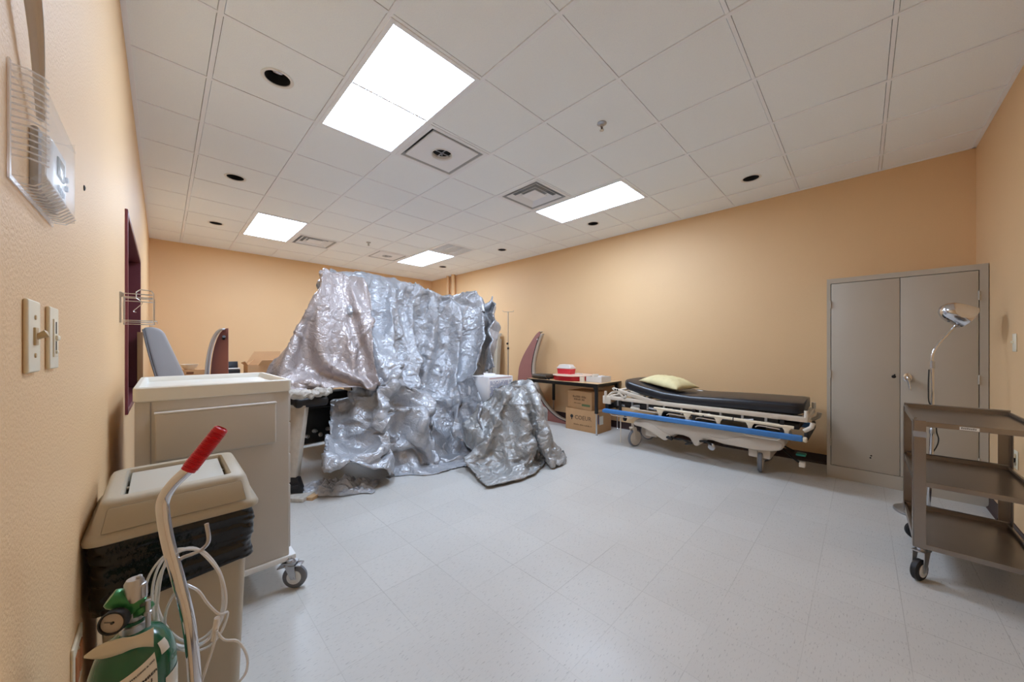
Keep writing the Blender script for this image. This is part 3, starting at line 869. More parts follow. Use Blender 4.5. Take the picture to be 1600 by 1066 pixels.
# coiled clear tubing hung on the hook
TP = [(0.039, 0.933, 0.826), (0.017, 0.969, 0.818), (-0.004, 1.0, 0.793), (-0.021, 1.013, 0.757), (-0.026, 1.004, 0.719), (-0.017, 0.983, 0.683), (0.0, 0.962, 0.652), (0.022, 0.95, 0.629), (0.045, 0.942, 0.622), (0.067, 0.928, 0.638), (0.084, 0.908, 0.678), (0.088, 0.89, 0.729), (0.078, 0.886, 0.779), (0.06, 0.902, 0.813), (0.045, 0.95, 0.815), (0.02, 0.987, 0.807), (-0.001, 1.01, 0.785), (-0.012, 1.011, 0.754), (-0.015, 0.999, 0.719), (-0.01, 0.986, 0.682), (0.003, 0.978, 0.647), (0.025, 0.969, 0.622), (0.051, 0.956, 0.617), (0.072, 0.937, 0.637), (0.082, 0.916, 0.678), (0.084, 0.9, 0.729), (0.079, 0.897, 0.774), (0.066, 0.915, 0.804), (0.046, 0.937, 0.822), (0.028, 0.969, 0.814), (0.01, 0.993, 0.791), (-0.004, 1.0, 0.76), (-0.009, 0.99, 0.726), (-0.002, 0.972, 0.692), (0.013, 0.958, 0.66), (0.032, 0.951, 0.637), (0.051, 0.946, 0.631), (0.07, 0.933, 0.648), (0.084, 0.912, 0.686), (0.087, 0.893, 0.735), (0.079, 0.891, 0.78), (0.064, 0.907, 0.811), (0.049, 0.91, 0.829), (0.027, 0.945, 0.822), (0.008, 0.977, 0.798), (-0.005, 0.992, 0.764), (-0.01, 0.988, 0.728), (-0.007, 0.971, 0.694), (0.003, 0.951, 0.664), (0.021, 0.934, 0.641), (0.043, 0.923, 0.628), (0.066, 0.914, 0.631), (0.082, 0.904, 0.654), (0.091, 0.892, 0.694), (0.077, 0.88, 0.705), (0.062, 0.896, 0.724), (0.05, 0.907, 0.748), (0.04, 0.918, 0.757), (0.027, 0.931, 0.761), (0.012, 0.946, 0.736), (0.003, 0.954, 0.699), (0.007, 0.951, 0.662), (0.022, 0.935, 0.643), (0.044, 0.913, 0.643), (0.062, 0.896, 0.656), (0.07, 0.883, 0.677), (0.083, 0.87, 0.658), (0.102, 0.851, 0.655), (0.114, 0.838, 0.627), (0.113, 0.839, 0.597), (0.1, 0.852, 0.572)]
b = MB()
b.tube([Vector(p) for p in TP], .0023, 10, smooth=4)
b.tube([Vector(p) for p in [(0.072, 0.875, 0.68), (0.068, 0.879, 0.649), (0.058, 0.889, 0.606), (0.05, 0.898, 0.57)]], .0023, 10, smooth=4)
b.tube([Vector(p) for p in [(0.007, 0.937, 0.825), (-0.002, 0.945, 0.786), (-0.007, 0.951, 0.737), (-0.009, 0.952, 0.695), (-0.007, 0.951, 0.658)]], .0023, 10, smooth=4)
tb = b.obj('clear_tubing', 'tubing')
tag(tb, 'coil of clear plastic oxygen tubing hanging on the cylinder cart hook', 'tubing')
CC = [(0.074, 0.879, 0.701), (0.069, 0.884, 0.658)]
b = MB(); b.cyl(CC[0], CC[1], .0048, n=14); b.obj('connector', 'frosted', tb)

# ------------------------------------------------------------------ supply cart
CX0, CX1, CY0, CY1 = -.085, .462, 2.055, 2.78
t = thing('supply_cart', 'large beige rolling supply cart with a cream lipped top behind the trash can', 'cart', ((CX0 + CX1) / 2, (CY0 + CY1) / 2, 0))
b = MB(); b.box((CX0 + .006, CY0 + .01, .165), (CX1 - .008, CY1 - .01, 1.0), .006)
b.obj('cabinet_body', 'cart_body', t)
b = MB(); b.box((CX0 + .0055, CY0 + .0085, .17), (CX0 + .048, CY0 + .012, .995), .001); b.obj('corner_strip', 'cart_body', t)
b = MB(); b.box((CX0 + .049, CY0 + .0092, .17), (CX0 + .052, CY0 + .0102, .995)); b.obj('seam', 'gray_edge', t, smooth=False)
b = MB()
b.prism([(CX0 + .062, CY0 + .01, .745), (CX0 + .062, CY0 - .022, .755), (CX0 + .062, CY0 - .026, .95), (CX0 + .062, CY0 + .01, .95)], (.415, 0, 0), .008, 3)
b.obj('side_pocket', 'cart_body', t)
b = MB(); b.box((CX0 + .060, CY0 - .028, .948), (CX0 + .479, CY0 + .01, .954), .002); b.obj('pocket_lip', 'cart_white', t)
b = MB(); zt = 1.058
qx, qy, hx_, hy_ = (CX0 + CX1) / 2, (CY0 + CY1) / 2, (CX1 - CX0) / 2, (CY1 - CY0) / 2
loft(b, [rr(qx, qy, hx_ - .006, hy_ - .006, .015, .998), rr(qx, qy, hx_, hy_, .018, 1.003), rr(qx, qy, hx_, hy_, .018, zt - .005), rr(qx, qy, hx_ - .004, hy_ - .004, .016, zt),
         rr(qx, qy, hx_ - .016, hy_ - .016, .012, zt), rr(qx, qy, hx_ - .021, hy_ - .021, .010, zt - .006), rr(qx, qy, hx_ - .026, hy_ - .026, .010, zt - .026), rr(qx, qy, hx_ - .034, hy_ - .034, .008, zt - .029)])
b.obj('top', 'cart_top', t, label='cream plastic top with a raised rim')
# drawers face +X side
for k, (z0, z1) in enumerate(((.84, .985), (.68, .832), (.52, .672), (.19, .512))):
    b = MB(); b.box((CX1 - .010, CY0 + .04, z0), (CX1 + .004, CY1 - .04, z1), .004); dr = b.obj('drawer', 'cart_body', t)
    b = MB(); b.tube([(CX1 + .002, CY0 + .2, z1 - .04), (CX1 + .016, CY0 + .21, z1 - .04), (CX1 + .016, CY1 - .21, z1 - .04), (CX1 + .002, CY1 - .2, z1 - .04)], .004, 8); b.obj('drawer_pull', 'steel', dr)
b = MB(); b.box((CX0 + .01, CY0 + .0, .140), (CX1 + .02, CY1, .166), .005); b.obj('chassis', 'cart_white', t, label='white chassis frame')
def caster(x, y, r, rz, par, m_w='gray_rubber', top=.14, wd=.011):
    q = Matrix.Rotation(rz, 3, 'Z')
    P = lambda a, b_, c: Vector((x, y, 0)) + q @ Vector((a, b_, c))
    off = r * .45
    b = MB()
    b.lathe([(0, -wd - .002), (r * .35, -wd - .002), (r * .38, -wd), (r * .86, -wd), (r, -wd * .6), (r, wd * .6), (r * .86, wd), (r * .38, wd), (r * .35, wd + .002), (0, wd + .002)], P(off, 0, r), q @ Vector((0, 1, 0)), 32)
    wv = b.obj('caster_wheel', m_w, par)
    b = MB(); b.lathe([(0, -wd - .003), (r * .6, -wd - .003), (r * .6, wd + .003), (0, wd + .003)], P(off, 0, r), q @ Vector((0, 1, 0)), 28); b.obj('hub', 'cart_white', wv)
    b = MB()
    for s in (-1, 1):
        s_ = s * (wd + .006)
        b.prism([P(-.022, s_, top - .02), P(.03, s_, top - .02), P(off + .012, s_, r - .008), P(off - .012, s_, r - .008)], q @ Vector((0, .003 * s, 0)))
    b.prism([P(-.03, -wd - .01, top - .024), P(.036, -wd - .01, top - .024), P(.036, wd + .01, top - .024), P(-.03, wd + .01, top - .024)], (0, 0, .006))
    b.lathe([(.018, 0), (.018, .012), (.01, .014), (.01, .024), (0, .024)], P(0, 0, top - .020), (0, 0, 1), 20)
    b.cyl(P(off, -wd - .012, r), P(off, wd + .012, r), .004, n=10)
    b.obj('caster_fork', 'steel', par)
    return P
P = caster(CX1 - .008, CY0 + .006, .057, R(-38), t, top=.152)
b = MB(); b.prism([P(-.05, -.022, .105), P(-.01, -.03, .118), P(-.01, .03, .118), P(-.05, .022, .105)], (0, 0, .007), .002); b.box(P(.03, 0, .118) - Vector((.03, .022, .004)), P(.03, 0, .118) + Vector((.03, .022, .004)), .003, rot=Matrix.Rotation(R(-38), 4, 'Z')); b.obj('brake_pedal', 'steel', t)
caster(CX0 + .05, CY0 + .05, .050, R(200), t)
caster(CX1 - .05, CY1 - .05, .050, R(30), t)
caster(CX0 + .05, CY1 - .05, .050, R(120), t)
# ------------------------------------------------------------------ storage cabinet
KX, KY0, KY1, KH = 4.43, -.686, .234, 1.862
t = thing('storage_cabinet', 'tall beige two-door steel storage cabinet against the right wall', 'cabinet', (4.65, (KY0 + KY1) / 2, 0))
b = MB(); XB = 4.855
b.box((KX + .02, KY0, 0), (XB, KY0 + .018, KH)).box((KX + .02, KY1 - .018, 0), (XB, KY1, KH))
b.box((KX + .02, KY0 + .018, KH - .018), (XB, KY1 - .018, KH)).box((XB - .004, KY0 + .018, 0), (XB, KY1 - .018, KH - .018)).box((KX + .02, KY0 + .018, .06), (XB - .004, KY1 - .018, .08))
b.box((KX, KY0, 0), (KX + .02, KY0 + .042, KH)).box((KX, KY1 - .026, 0), (KX + .02, KY1, KH))
b.box((KX, KY0 + .042, KH - .045), (KX + .02, KY1 - .026, KH)).box((KX, KY0 + .042, 0), (KX + .02, KY1 - .026, .115))
b.obj('carcass', 'cabinet_paint', t, smooth=False)
YM = -.232
for y0, y1 in ((KY0 + .046, YM - .0015), (YM + .0015, KY1 - .030)):
    b = MB(); b.box((KX + .001, y0, .119), (KX + .019, y1, KH - .049), .0025)
    d = b.obj('door', 'cabinet_paint', t)
    hy = KY0 + .044 if y0 < -.5 else KY1 - .028
    for z in (.33, .97, 1.62):
        MB().cyl((KX - .003, hy, z - .035), (KX - .003, hy, z + .035), .006, n=12).obj('hinge', 'cabinet_paint', d)
    MB().box((KX + .02, y0, .119), (KX + .0205, y1, KH - .049)).obj('door_gap', 'gap_dark', d, smooth=False)
b = MB(); b.lathe([(0, 0), (.024, 0), (.025, .003), (.016, .006), (.012, .016), (.018, .02), (.018, .026), (0, .028)], (KX, YM - .042, .965), (-1, 0, 0), 24, ex=(1, 1.5)); b.obj('handle_plate', 'chrome', t)
b = MB(); b.tube([(KX - .024, YM - .042, .972), (KX - .034, YM - .044, .955), (KX - .034, YM - .052, .90), (KX - .03, YM - .056, .86)], [.010, .010, .008, .006], 12, smooth=4); b.obj('handle', 'chrome', t)
MB().lathe([(.014, 0), (.013, .003), (0, .004)], (KX + .001, YM + .036, .968), (-1, 0, 0), 20).obj('keyhole', 'gap_dark', t)
b = MB(); b.lathe([(.005, 0), (.004, .002), (0, .002)], (KX + .0, YM + .031, .985), (-1, 0, 0), 12); b.obj('rivet', 'gap_dark', t)
for y, z in ((-.06, .257), (-.055, .238)):
    MB().lathe([(.0065, 0), (.005, .0015), (0, .0015)], (KX + .001, y, z), (-1, 0, 0), 10).obj('paint_chip', 'gap_dark', t)

# ------------------------------------------------------------------ exam lamp
lx, ly = 3.905, -.361
LAMPBASE = (.0, .065)
t = thing('exam_lamp', 'chrome gooseneck exam lamp standing between the utility cart and the storage cabinet', 'lamp', (lx, ly, 0))
b = MB(); b.lathe([(0, 0), (.128, 0), (.135, .006), (.132, .020), (.11, .03), (.04, .038), (.022, .045), (0, .045)], (lx + .0, ly + .06, 0), (0, 0, 1), 40); b.obj('base', 'steel', t)
b = MB(); b.cyl((lx, ly + .02, .035), (lx, ly, .62), .0115, n=20); b.cyl((lx, ly, .62), (lx, ly, 1.10), .009, n=20); b.obj('pole', 'chrome', t)
b = MB(); b.lathe([(.0, 0), (.015, 0), (.016, .01), (.016, .03), (.012, .04), (0, .04)], (lx, ly, .60), n=20); b.lathe([(.012, 0), (.012, .05), (0, .05)], (lx, ly, 1.07), n=16); b.obj('collar', 'steel', t)
b = MB(); b.tube([(lx, ly, 1.09), (lx, ly, 1.16), (lx + .012, ly - .018, 1.22), (lx + .05, ly - .065, 1.30), (lx + .085, ly - .115, 1.375), (lx + .095, ly - .125, 1.40)], .0085, 16, smooth=6); b.obj('gooseneck', 'chrome', t)
hd = Vector((.28, -.78, -.50)).normalized()      # opening direction
ho = Vector((lx + .070, ly - .088, 1.482))
b = MB()
prof_ = [(0.0, -.052), (.022, -.05), (.042, -.038), (.058, -.018), (.068, .006), (.0755, .045), (.080, .098), (.0815, .10)]
b.lathe(prof_, ho, hd, 44, caps=False); b.lathe([(r_ - .0015, h_ + .001) if r_ > 0 else (0, h_ + .002) for r_, h_ in prof_], ho, hd, 44, caps=False)
b.obj('reflector', 'chrome', t, recalc=False)
b = MB(); b.lathe([(.018, -.045), (.020, -.02), (.018, .0), (0, .0)], ho, hd, 20, caps=False); b.obj('socket', 'dark_metal', t)
b = MB(); b.lathe([(.012, 0), (.024, .02), (.028, .04), (.02, .058), (0, .064)], ho, hd, 24); b.obj('bulb', mat('bulb_glass', (226, 220, 210), .2), t)
b = MB(); b.tube([(lx + .088, ly - .118, 1.388), (lx + .09, ly - .12, 1.42), ho - hd * .045 + Vector((0, 0, -.01))], [.010, .012, .014], 14); b.obj('swivel', 'steel', t)
b = MB(); q = Vector((lx + .08, ly - .108, 1.405)); b.cyl(q, q + Vector((-.03, .03, .003)), .006, n=12); b.obj('thumb_screw', 'black_plastic', t)
b = MB(); b.tube([(lx - .004, ly + .016, 1.06), (lx - .02, ly + .02, .98), (lx - .018, ly + .02, .90), (lx - .008, ly + .015, .82), (lx + .0, ly - .016, .74), (lx + .01, ly - .02, .62), (lx + .015, ly - .03, .56), (lx + .01, ly - .018, .50), (lx - .01, ly + .02, .42), (lx - .02, ly + .07, .30), (lx - .03, ly + .10, .16), (lx - .01, ly + .09, .05), (lx + .06, ly + .02, .008), (lx + .12, ly - .1, .006), (lx + .02, ly - .235, .006), (3.93, -.62, .02), (3.90, -.665, .16), (3.84, -.672, .36), (3.80, -.66, .49), (3.785, -.665, .515)], .0035, 8, smooth=6)
b.obj('power_cord', 'black_rubber', t)
b = MB(); b.box((3.757, -.683, .497), (3.785, -.640, .527), .006); b.obj('plug', 'black_rubber', t)

def plate_front(name, x, z, label, cat, sock):
    t = thing(name, label, cat, (x, YF, z - .057))
    MB().box((x - .036, YF, z - .057), (x + .036, YF + .006, z + .057), .003, 3).obj('cover_plate', 'ivory', t)
    if sock:
        for dz in (-.021, .021): MB().lathe([(.017, 0), (.0165, .003), (0, .003)], (x, YF + .005, z + dz), (0, 1, 0), 20).obj('socket', 'ivory_dark', t)
    else:
        b = MB(); b.box((x - .005, YF + .004, z - .004), (x + .005, YF + .018, z + .010), .002); b.obj('toggle', 'ivory', t)
    return t
plate_front('wall_outlet', 3.77, .515, 'ivory outlet on the front wall by the utility cart, black plug in it', 'outlet', True)
plate_front('light_switch', 3.80, 1.25, 'small ivory switch plate on the right-hand front wall beside the exam lamp', 'switch', False)

# ------------------------------------------------------------------ stainless utility cart
UX0, UX1, UY0, UY1 = 2.79, 3.40, -.60, -.195
t = thing('utility_cart', 'three-shelf stainless steel utility cart in front of the storage cabinet', 'cart', ((UX0 + UX1) / 2, (UY0 + UY1) / 2, 0))
def shelf(z, name='shelf'):
    b = MB()
    b.box((UX0 + .004, UY0 + .004, z - .003), (UX1 - .004, UY1 - .004, z), 0)
    # turned-up rims on back, left and right; front edge turned down
    b.prism([(UX1 - .004, UY0, z - .003), (UX1, UY0, z - .003), (UX1, UY0, z + .028), (UX1 - .008, UY0, z + .030), (UX1 - .012, UY0, z + .024), (UX1 - .004, UY0, z + .022)], (0, UY1 - UY0, 0))
    for yy, s in ((UY0, 1), (UY1, -1)):
        b.prism([(UX0, yy + s * .004, z - .018), (UX0, yy, z - .018), (UX0, yy, z + .018), (UX0, yy + s * .010, z + .020), (UX0, yy + s * .012, z + .015), (UX0, yy + s * .004, z + .013)], (UX1 - UX0, 0, 0))
    b.box((UX0, UY0, z - .024), (UX0 + .004, UY1, z + .002), .0015)
    b.box((UX1 - .003, UY0, z - .024), (UX1, UY1, z + .0))
    return b.obj(name, 'stainless', t, smooth=False)
s1 = shelf(.832); s2 = shelf(.520); s3 = shelf(.195)
for (x, y, sx, sy) in ((UX0, UY1, 1, -1), (UX1, UY1, -1, -1), (UX0, UY0, 1, 1), (UX1, UY0, -1, 1)):
    # L-section corner posts
    b = MB(); wd = .042
    b.box((min(x, x + sx * .004) + (-.0035 if sx > 0 else .0035), min(y, y + sy * wd), .172), (max(x, x + sx * .004) + (-.0035 if sx > 0 else .0035), max(y, y + sy * wd), .838), .001)
    b.box((min(x, x + sx * wd), min(y - sy * .004, y), .172), (max(x, x + sx * wd), max(y - sy * .004, y), .838), .001)
    b.obj('post', 'stainless', t, smooth=False)
    caster(x + sx * .03, y + sy * .03, .054, R({(1, -1): 152, (-1, -1): -70, (1, 1): 160, (-1, 1): 75}[(sx, sy)]), t, 'black_rubber', .172, .015)
b = MB(); b.box((UX0 - .0052, UY1 - .044, .752), (UX0 - .0035, UY1 + .004, .782), 0); b.obj('sticker', mat('sticker_gray', (150, 152, 156), .4), t, smooth=False)
b = MB(); b.box((UX0 - .0014, -.405, .811), (UX0 + .0, -.345, .826)); nb = b.obj('name_plate', 'white_plastic', t, smooth=False, label='small white name plate')
b = MB(); 
for k in range(8): b.box((UX0 - .0022, -.350 - k * .006 - .004, .8155), (UX0 - .0012, -.350 - k * .006, .8155 + (.007 if k % 3 else .0085)))
b.obj('lettering', 'gray_button', nb, smooth=False)

# ------------------------------------------------------------------ gurney
GX0, GX1 = 3.99, 4.66
t = thing('hospital_stretcher', 'low hospital stretcher with black mattress and blue bumper rail along the right wall', 'stretcher', (4.32, 1.3, 0))
def base_profile():
    return [(1.98, .29), (1.955, .335), (1.90, .352), (1.78, .362), (1.66, .365), (1.50, .372), (1.36, .38), (1.10, .385), (.95, .375), (.80, .388), (.66, .392), (.56, .385), (.51, .36), (.502, .31), (.53, .262), (.60, .238), (.72, .222), (.86, .226), (1.00, .228), (1.10, .246), (1.19, .244), (1.235, .170), (1.262, .152), (1.285, .165), (1.33, .235), (1.40, .25), (1.47, .246), (1.55, .205), (1.575, .158), (1.60, .155), (1.64, .175), (1.72, .215), (1.80, .25), (1.88, .262), (1.95, .268)]
b = MB()
pf = base_profile()
b.prism([(4.035, y, z) for y, z in pf], (.55, 0, 0), .018, 3)
b.obj('base_cover', 'cream_cover', t, angle=60)
b = MB()
# raised swoop of the cover standing proud of the middle
b.prism([(4.026, y, z) for y, z in [(1.97, .30), (1.94, .325), (1.80, .335), (1.70, .31), (1.62, .26), (1.52, .225), (1.57, .165), (1.60, .158), (1.66, .185), (1.76, .235), (1.86, .27), (1.95, .275)]], (.02, 0, 0), .006, 2)
b.prism([(4.026, y, z) for y, z in [(1.20, .30), (1.00, .28), (.86, .33), (.70, .355), (.58, .35), (.52, .33), (.515, .30), (.54, .265), (.62, .245), (.74, .232), (.88, .236), (1.02, .24), (1.14, .262)]], (.02, 0, 0), .006, 2)
b.obj('base_trim', 'cream_cover', t, angle=60)
MB().box((4.10, .62, .14), (4.50, .80, .24), .01).obj('axle_housing', 'cream_cover', t)
MB().box((4.12, 1.72, .15), (4.50, 1.86, .26), .01).obj('axle_housing', 'cream_cover', t)
for y in (.75, 1.72):
    b = MB(); b.cyl((4.32, y, .38), (4.32, y, .52), .06, n=24); b.obj('lift_column', 'dark_metal', t)
# frame
b = MB()
for x in (GX0 + .012, GX1 - .012):
    b.box((x - .014, .335, .556), (x + .014, 2.335, .604), .008)
b.box((GX0, .335, .556), (GX1, .385, .604), .008).box((GX0, 2.285, .55), (GX1, 2.335, .60), .008)
for y in (.7, 1.1, 1.5, 1.9): b.box((GX0, y, .56), (GX1, y + .04, .59))
b.obj('frame', 'cream', t)
b = MB(); b.box((GX0 + .07, .40, .47), (GX1 - .07, 2.25, .53), .01); b.box((GX0 + .03, .55, .50), (GX0 + .07, 2.2, .55)); b.obj('under_frame', 'dark_metal', t)
b = MB()
for k in range(9):
    y = .55 + k * .19; b = MB(); b.cyl((GX0 + .03, y, .50 + .02 * (k % 2)), (GX0 + .03, y + .09, .51), .014, n=12); b.box((GX0 + .012, y + .08, .49), (GX0 + .04, y + .10, .555)); b.obj('lift_joint', 'steel', t)
b = MB()
for x in (GX0 - .002, GX1 + .002):
    b.tube([(x, .30, .56), (x, .31, .52), (x, .36, .48)], .018, 12)
    b.cyl((x, .345, .60), (x, .345, .66), .016, n=14); b.cyl((x, 2.32, .56), (x, 2.32, .66), .016, n=14)
b.obj('corner_socket', 'cream', t)
# backrest frame: lifted plate with holes, hinged at y=1.6
b = MB()
for x in (GX0 - .004, GX1 - .02):
    b.prism([(x, 1.56, .585), (x, 2.215, .715), (x, 2.235, .70), (x, 2.20, .668), (x, 2.12, .66), (x, 2.06, .635), (x, 1.62, .555)], (.024, 0, 0), .004)
    b.prism([(x, 2.13, .67), (x, 2.17, .672), (x, 2.075, .585), (x, 2.04, .585)], (.02, 0, 0), .003)
    b.prism([(x, 2.02, .65), (x, 2.055, .65), (x, 2.075, .585), (x, 2.045, .585)], (.02, 0, 0), .003)
b.box((GX0, 2.13, .672), (GX1, 2.19, .692), .006)
b.obj('backrest_frame', 'cream', t)
b = MB()
for dy in (0, .03): b.lathe([(.011, 0), (.011, .003), (0, .003)], (GX0 - .004, 2.155 + dy, .69), (-1, 0, 0), 14, ex=(1, 1.1))
b.obj('frame_slot', 'gap_dark', t)
# push handles at the head end, folded tubes
b = MB(); b.tube([(GX0 + .02, 2.30, .60), (GX0 + .02, 2.22, .655), (GX0 + .02, 2.10, .665), (GX0 + .16, 2.08, .665)], .013, 12, smooth=4); b.obj('push_handle', 'cream', t)
# folded side rails
for x, s in ((GX0 - .012, -1), (GX1 + .012, 1)):
    b = MB()
    b.tube([(x, 1.69, .520), (x, 1.66, .522), (x, 1.0, .512), (x, .46, .500), (x, .43, .498)], .0155, 14); sr = b.obj('side_rail', 'cream_yellow', t)
    for y in (1.62, 1.33, 1.03, .76, .48):
        b = MB(); b.prism([(x + s * .002, y - .045, .512), (x + s * .002, y + .045, .512), (x + s * .002, y + .02, .47), (x + s * .002, y + .014, .44), (x + s * .002, y - .014, .44), (x + s * .002, y - .02, .47)], (s * .012, 0, 0), .003); b.obj('rail_bracket', 'cream_yellow', sr)
    for y in (1.17, .90): MB().cyl((x, y - .004, .51), (x, y + .004, .51), .0165, n=14).obj('joint_ring', 'gap_dark', sr)
    for y0, y1 in ((1.95, 1.62), (1.55, 1.30), (1.25, 1.02), (.72, .50)):
        MB().tube([(x, y0, .46), (x, y0 - .03, .478), (x, y0 - .12, .474), (x, y1 + .03, .468), (x, y1, .44)], .005, 8, smooth=3).obj('rail_wire', 'cream', sr)
b = MB(); b.box((GX0 - .014, 1.87, .475), (GX0 + .01, 1.98, .50), .004); b.box((GX0 - .01, 2.25, .50), (GX0 + .02, 2.36, .60), .006); b.obj('end_bracket', 'cream', t)
# blue bumper rail
for x in (GX0 - .03, GX1 + .03):
    b = MB(); b.box((x - .016, .365, .388), (x + .016, 2.33, .444), .012, 3); bp_ = b.obj('bumper_rail', 'blue_bumper', t, label='blue plastic bumper rail')
    MB().box((x - .017, .335, .388), (x + .017, .368, .434), .012, 3).obj('end_cap', 'cream_yellow', bp_)
    MB().box((x - .014, 2.325, .39), (x + .014, 2.35, .428), .010, 3).obj('end_cap', 'blue_bumper', bp_)
    for y0, y1 in ((2.25, 1.93), (.82, .52)): MB().tube([(x, y0, .392), (x - .0, y0 - .03, .372), (x, y1 + .03, .368), (x, y1, .392)], .005, 8).obj('bumper_wire', 'cream', bp_)
MB().box((GX0 - .015, .33, .40), (GX1 + .015, .36, .47), .008).obj('end_bumper', 'black_rubber', t)
MB().box((GX0 + .0, 2.28, .43), (GX1, 2.33, .50), .008).obj('end_bumper', 'black_rubber', t)
for y in (.5, 1.25, 2.1):
    for x in (GX0 - .02, GX1 - .0):
        b = MB(); b.box((x, y, .41), (x + .022, y + .03, .56)); b.obj('bumper_strut', 'dark_metal', t)
# mattress: cambered vinyl pad following the bed
def bot(y):
    if y < .84: return .612 - (.84 - y) * -.004 + 0
    return .606
def mb_z(y):
    # underside height
    pts_ = [(.37, .612), (.84, .606), (1.30, .590), (1.60, .606), (1.85, .655), (2.08, .712)]
    for (a, za), (c, zc) in zip(pts_, pts_[1:]):
        if y <= c: return za + (zc - za) * (y - a) / (c - a)
    return pts_[-1][1]
yl = [.37 + (2.08 - .37) * k / 40 for k in range(41)]
rings = []
for i, y in enumerate(yl):
    z0 = mb_z(y); 
    e = min((y - .37) / .05, (2.08 - y) / .05, 1); e = max(0, e)
    inset = (1 - math.sqrt(max(0, 1 - (1 - e) ** 2))) * .045
    th_ = .088
    ring = []
    for px_, pz_ in ((.035, 0), (.012, .006), (.0, .025), (.0, .06), (.014, .080), (.045, .088), (.2, .092), (.335, .093)):
        ring.append((GX0 + .005 + px_ + inset, y, z0 + inset * .3 + 1.22 * pz_ * (1 - inset * 3)))
    mir = [(2 * (GX0 + .34) - p[0], p[1], p[2]) for p in ring[::-1]]
    rings.append(ring + mir)
b = MB()
V = [[b.bm.verts.new(p) for p in r_] for r_ in rings]
n = len(V[0])
for A, B in zip(V, V[1:]):
    for k in range(n): b.bm.faces.new((A[k], A[(k + 1) % n], B[(k + 1) % n], B[k]))
b.bm.faces.new(V[0][::-1]); b.bm.faces.new(V[-1])
b.obj('mattress', 'vinyl_black', t, angle=70)
b = MB()
for s, xx in ((1, GX0 + .0045), ):
    b.tube([(xx, y, mb_z(y) + .082) for y in yl[1:-1]], .0028, 8)
b.obj('piping', 'vinyl_black', t)
# wheels
def big_wheel(x, y, rz, name='wheel'):
    q = Matrix.Rotation(rz, 3, 'Z'); r = .102
    b = MB(); ax = q @ Vector((0, 1, 0)); c = Vector((x, y, r)) + q @ Vector((.035, 0, 0))
    b.lathe([(.0, -.014), (.084, -.014), (.094, -.019), (.102, -.012), (.102, .012), (.094, .019), (.084, .014), (0, .014)], c, ax, 40)
    wv = b.obj('wheel', 'gray_rubber', t)
    b = MB(); b.lathe([(0, -.021), (.05, -.021), (.087, -.017), (.087, .017), (.05, .021), (0, .021)], c, ax, 36); b.obj('wheel_cover', 'cream_cover', wv)
    b = MB(); P = lambda a, b_, z: Vector((x, y, z)) + q @ Vector((a, b_, 0))
    for s in (-1, 1):
        b.prism([P(-.03, s * .024, .225), P(.04, s * .024, .225), P(.05, s * .024, r - .012), P(.02, s * .024, r - .012)], q @ Vector((0, .004 * s, 0)), .001)
    b.box(Vector((x, y, .232)) - Vector((.035, .028, .008)), Vector((x, y, .232)) + Vector((.035, .028, .008)), .004, rot=Matrix.Rotation(rz, 4, 'Z'))
    b.cyl((x, y, .22), (x, y, .28), .016, n=14)
    b.obj('wheel_fork', 'cream_cover', t)
big_wheel(4.10, .70, R(5)); big_wheel(4.08, 2.0, R(-19)); big_wheel(4.53, .72, R(60)); big_wheel(4.53, 1.98, R(80))
# pedals under the cover
b = MB()
b.tube([(4.03, 1.52, .215), (4.0, 1.46, .205), (3.99, 1.38, .212), (4.0, 1.30, .190)], .010, 10, smooth=4)
b.box((3.965, 1.49, .195), (4.02, 1.555, .215), .006, rot=Matrix.Rotation(R(18), 4, 'X')); b.box((3.965, 1.285, .172), (4.02, 1.355, .192), .006, rot=Matrix.Rotation(R(-15), 4, 'X'))
b.obj('pedal_linkage', 'dark_metal', t)
b = MB(); b.lathe([(0, 0), (.03, 0), (.034, .006), (.034, .026), (.022, .034), (0, .034)], (4.02, 1.10, .19), (-1, 0, 0), 28)
b.obj('brake_hub', 'steel', t)
b = MB(); b.tube([(4.03, 1.22, .22), (4.0, 1.17, .235), (3.995, 1.12, .225), (4.0, 1.08, .19)], .012, 10, smooth=4); b.obj('pedal_arm', 'dark_metal', t)
b = MB(); b.box((4.10, .36, .225), (4.19, .43, .243), .006); b.obj('steer_pedal', 'green_plastic', t, label='green foot pedal')
b = MB(); b.box((4.06, .36, .135), (4.13, .405, .175), .006); b.obj('brake_pedal', 'cream', t)
b = MB(); b.tube([(4.3, .55, .22), (4.2, .48, .19), (4.11, .40, .16)], .009, 8); b.tube([(4.35, .55, .24), (4.2, .44, .235)], .009, 8); b.obj('pedal_rod', 'dark_metal', t)
b = MB(); b.lathe([(0, 0), (.03, 0), (.032, .02), (.02, .03), (0, .03)], (4.0, 2.05, .345), (0, 1, 0), 20); b.obj('knob', 'black_plastic', t)
# hanging transport bits at the head end
b = MB(); b.cyl((4.02, 2.13, .03), (4.02, 2.13, .46), .006, n=10); b.obj('drain_rod', 'cream', t)

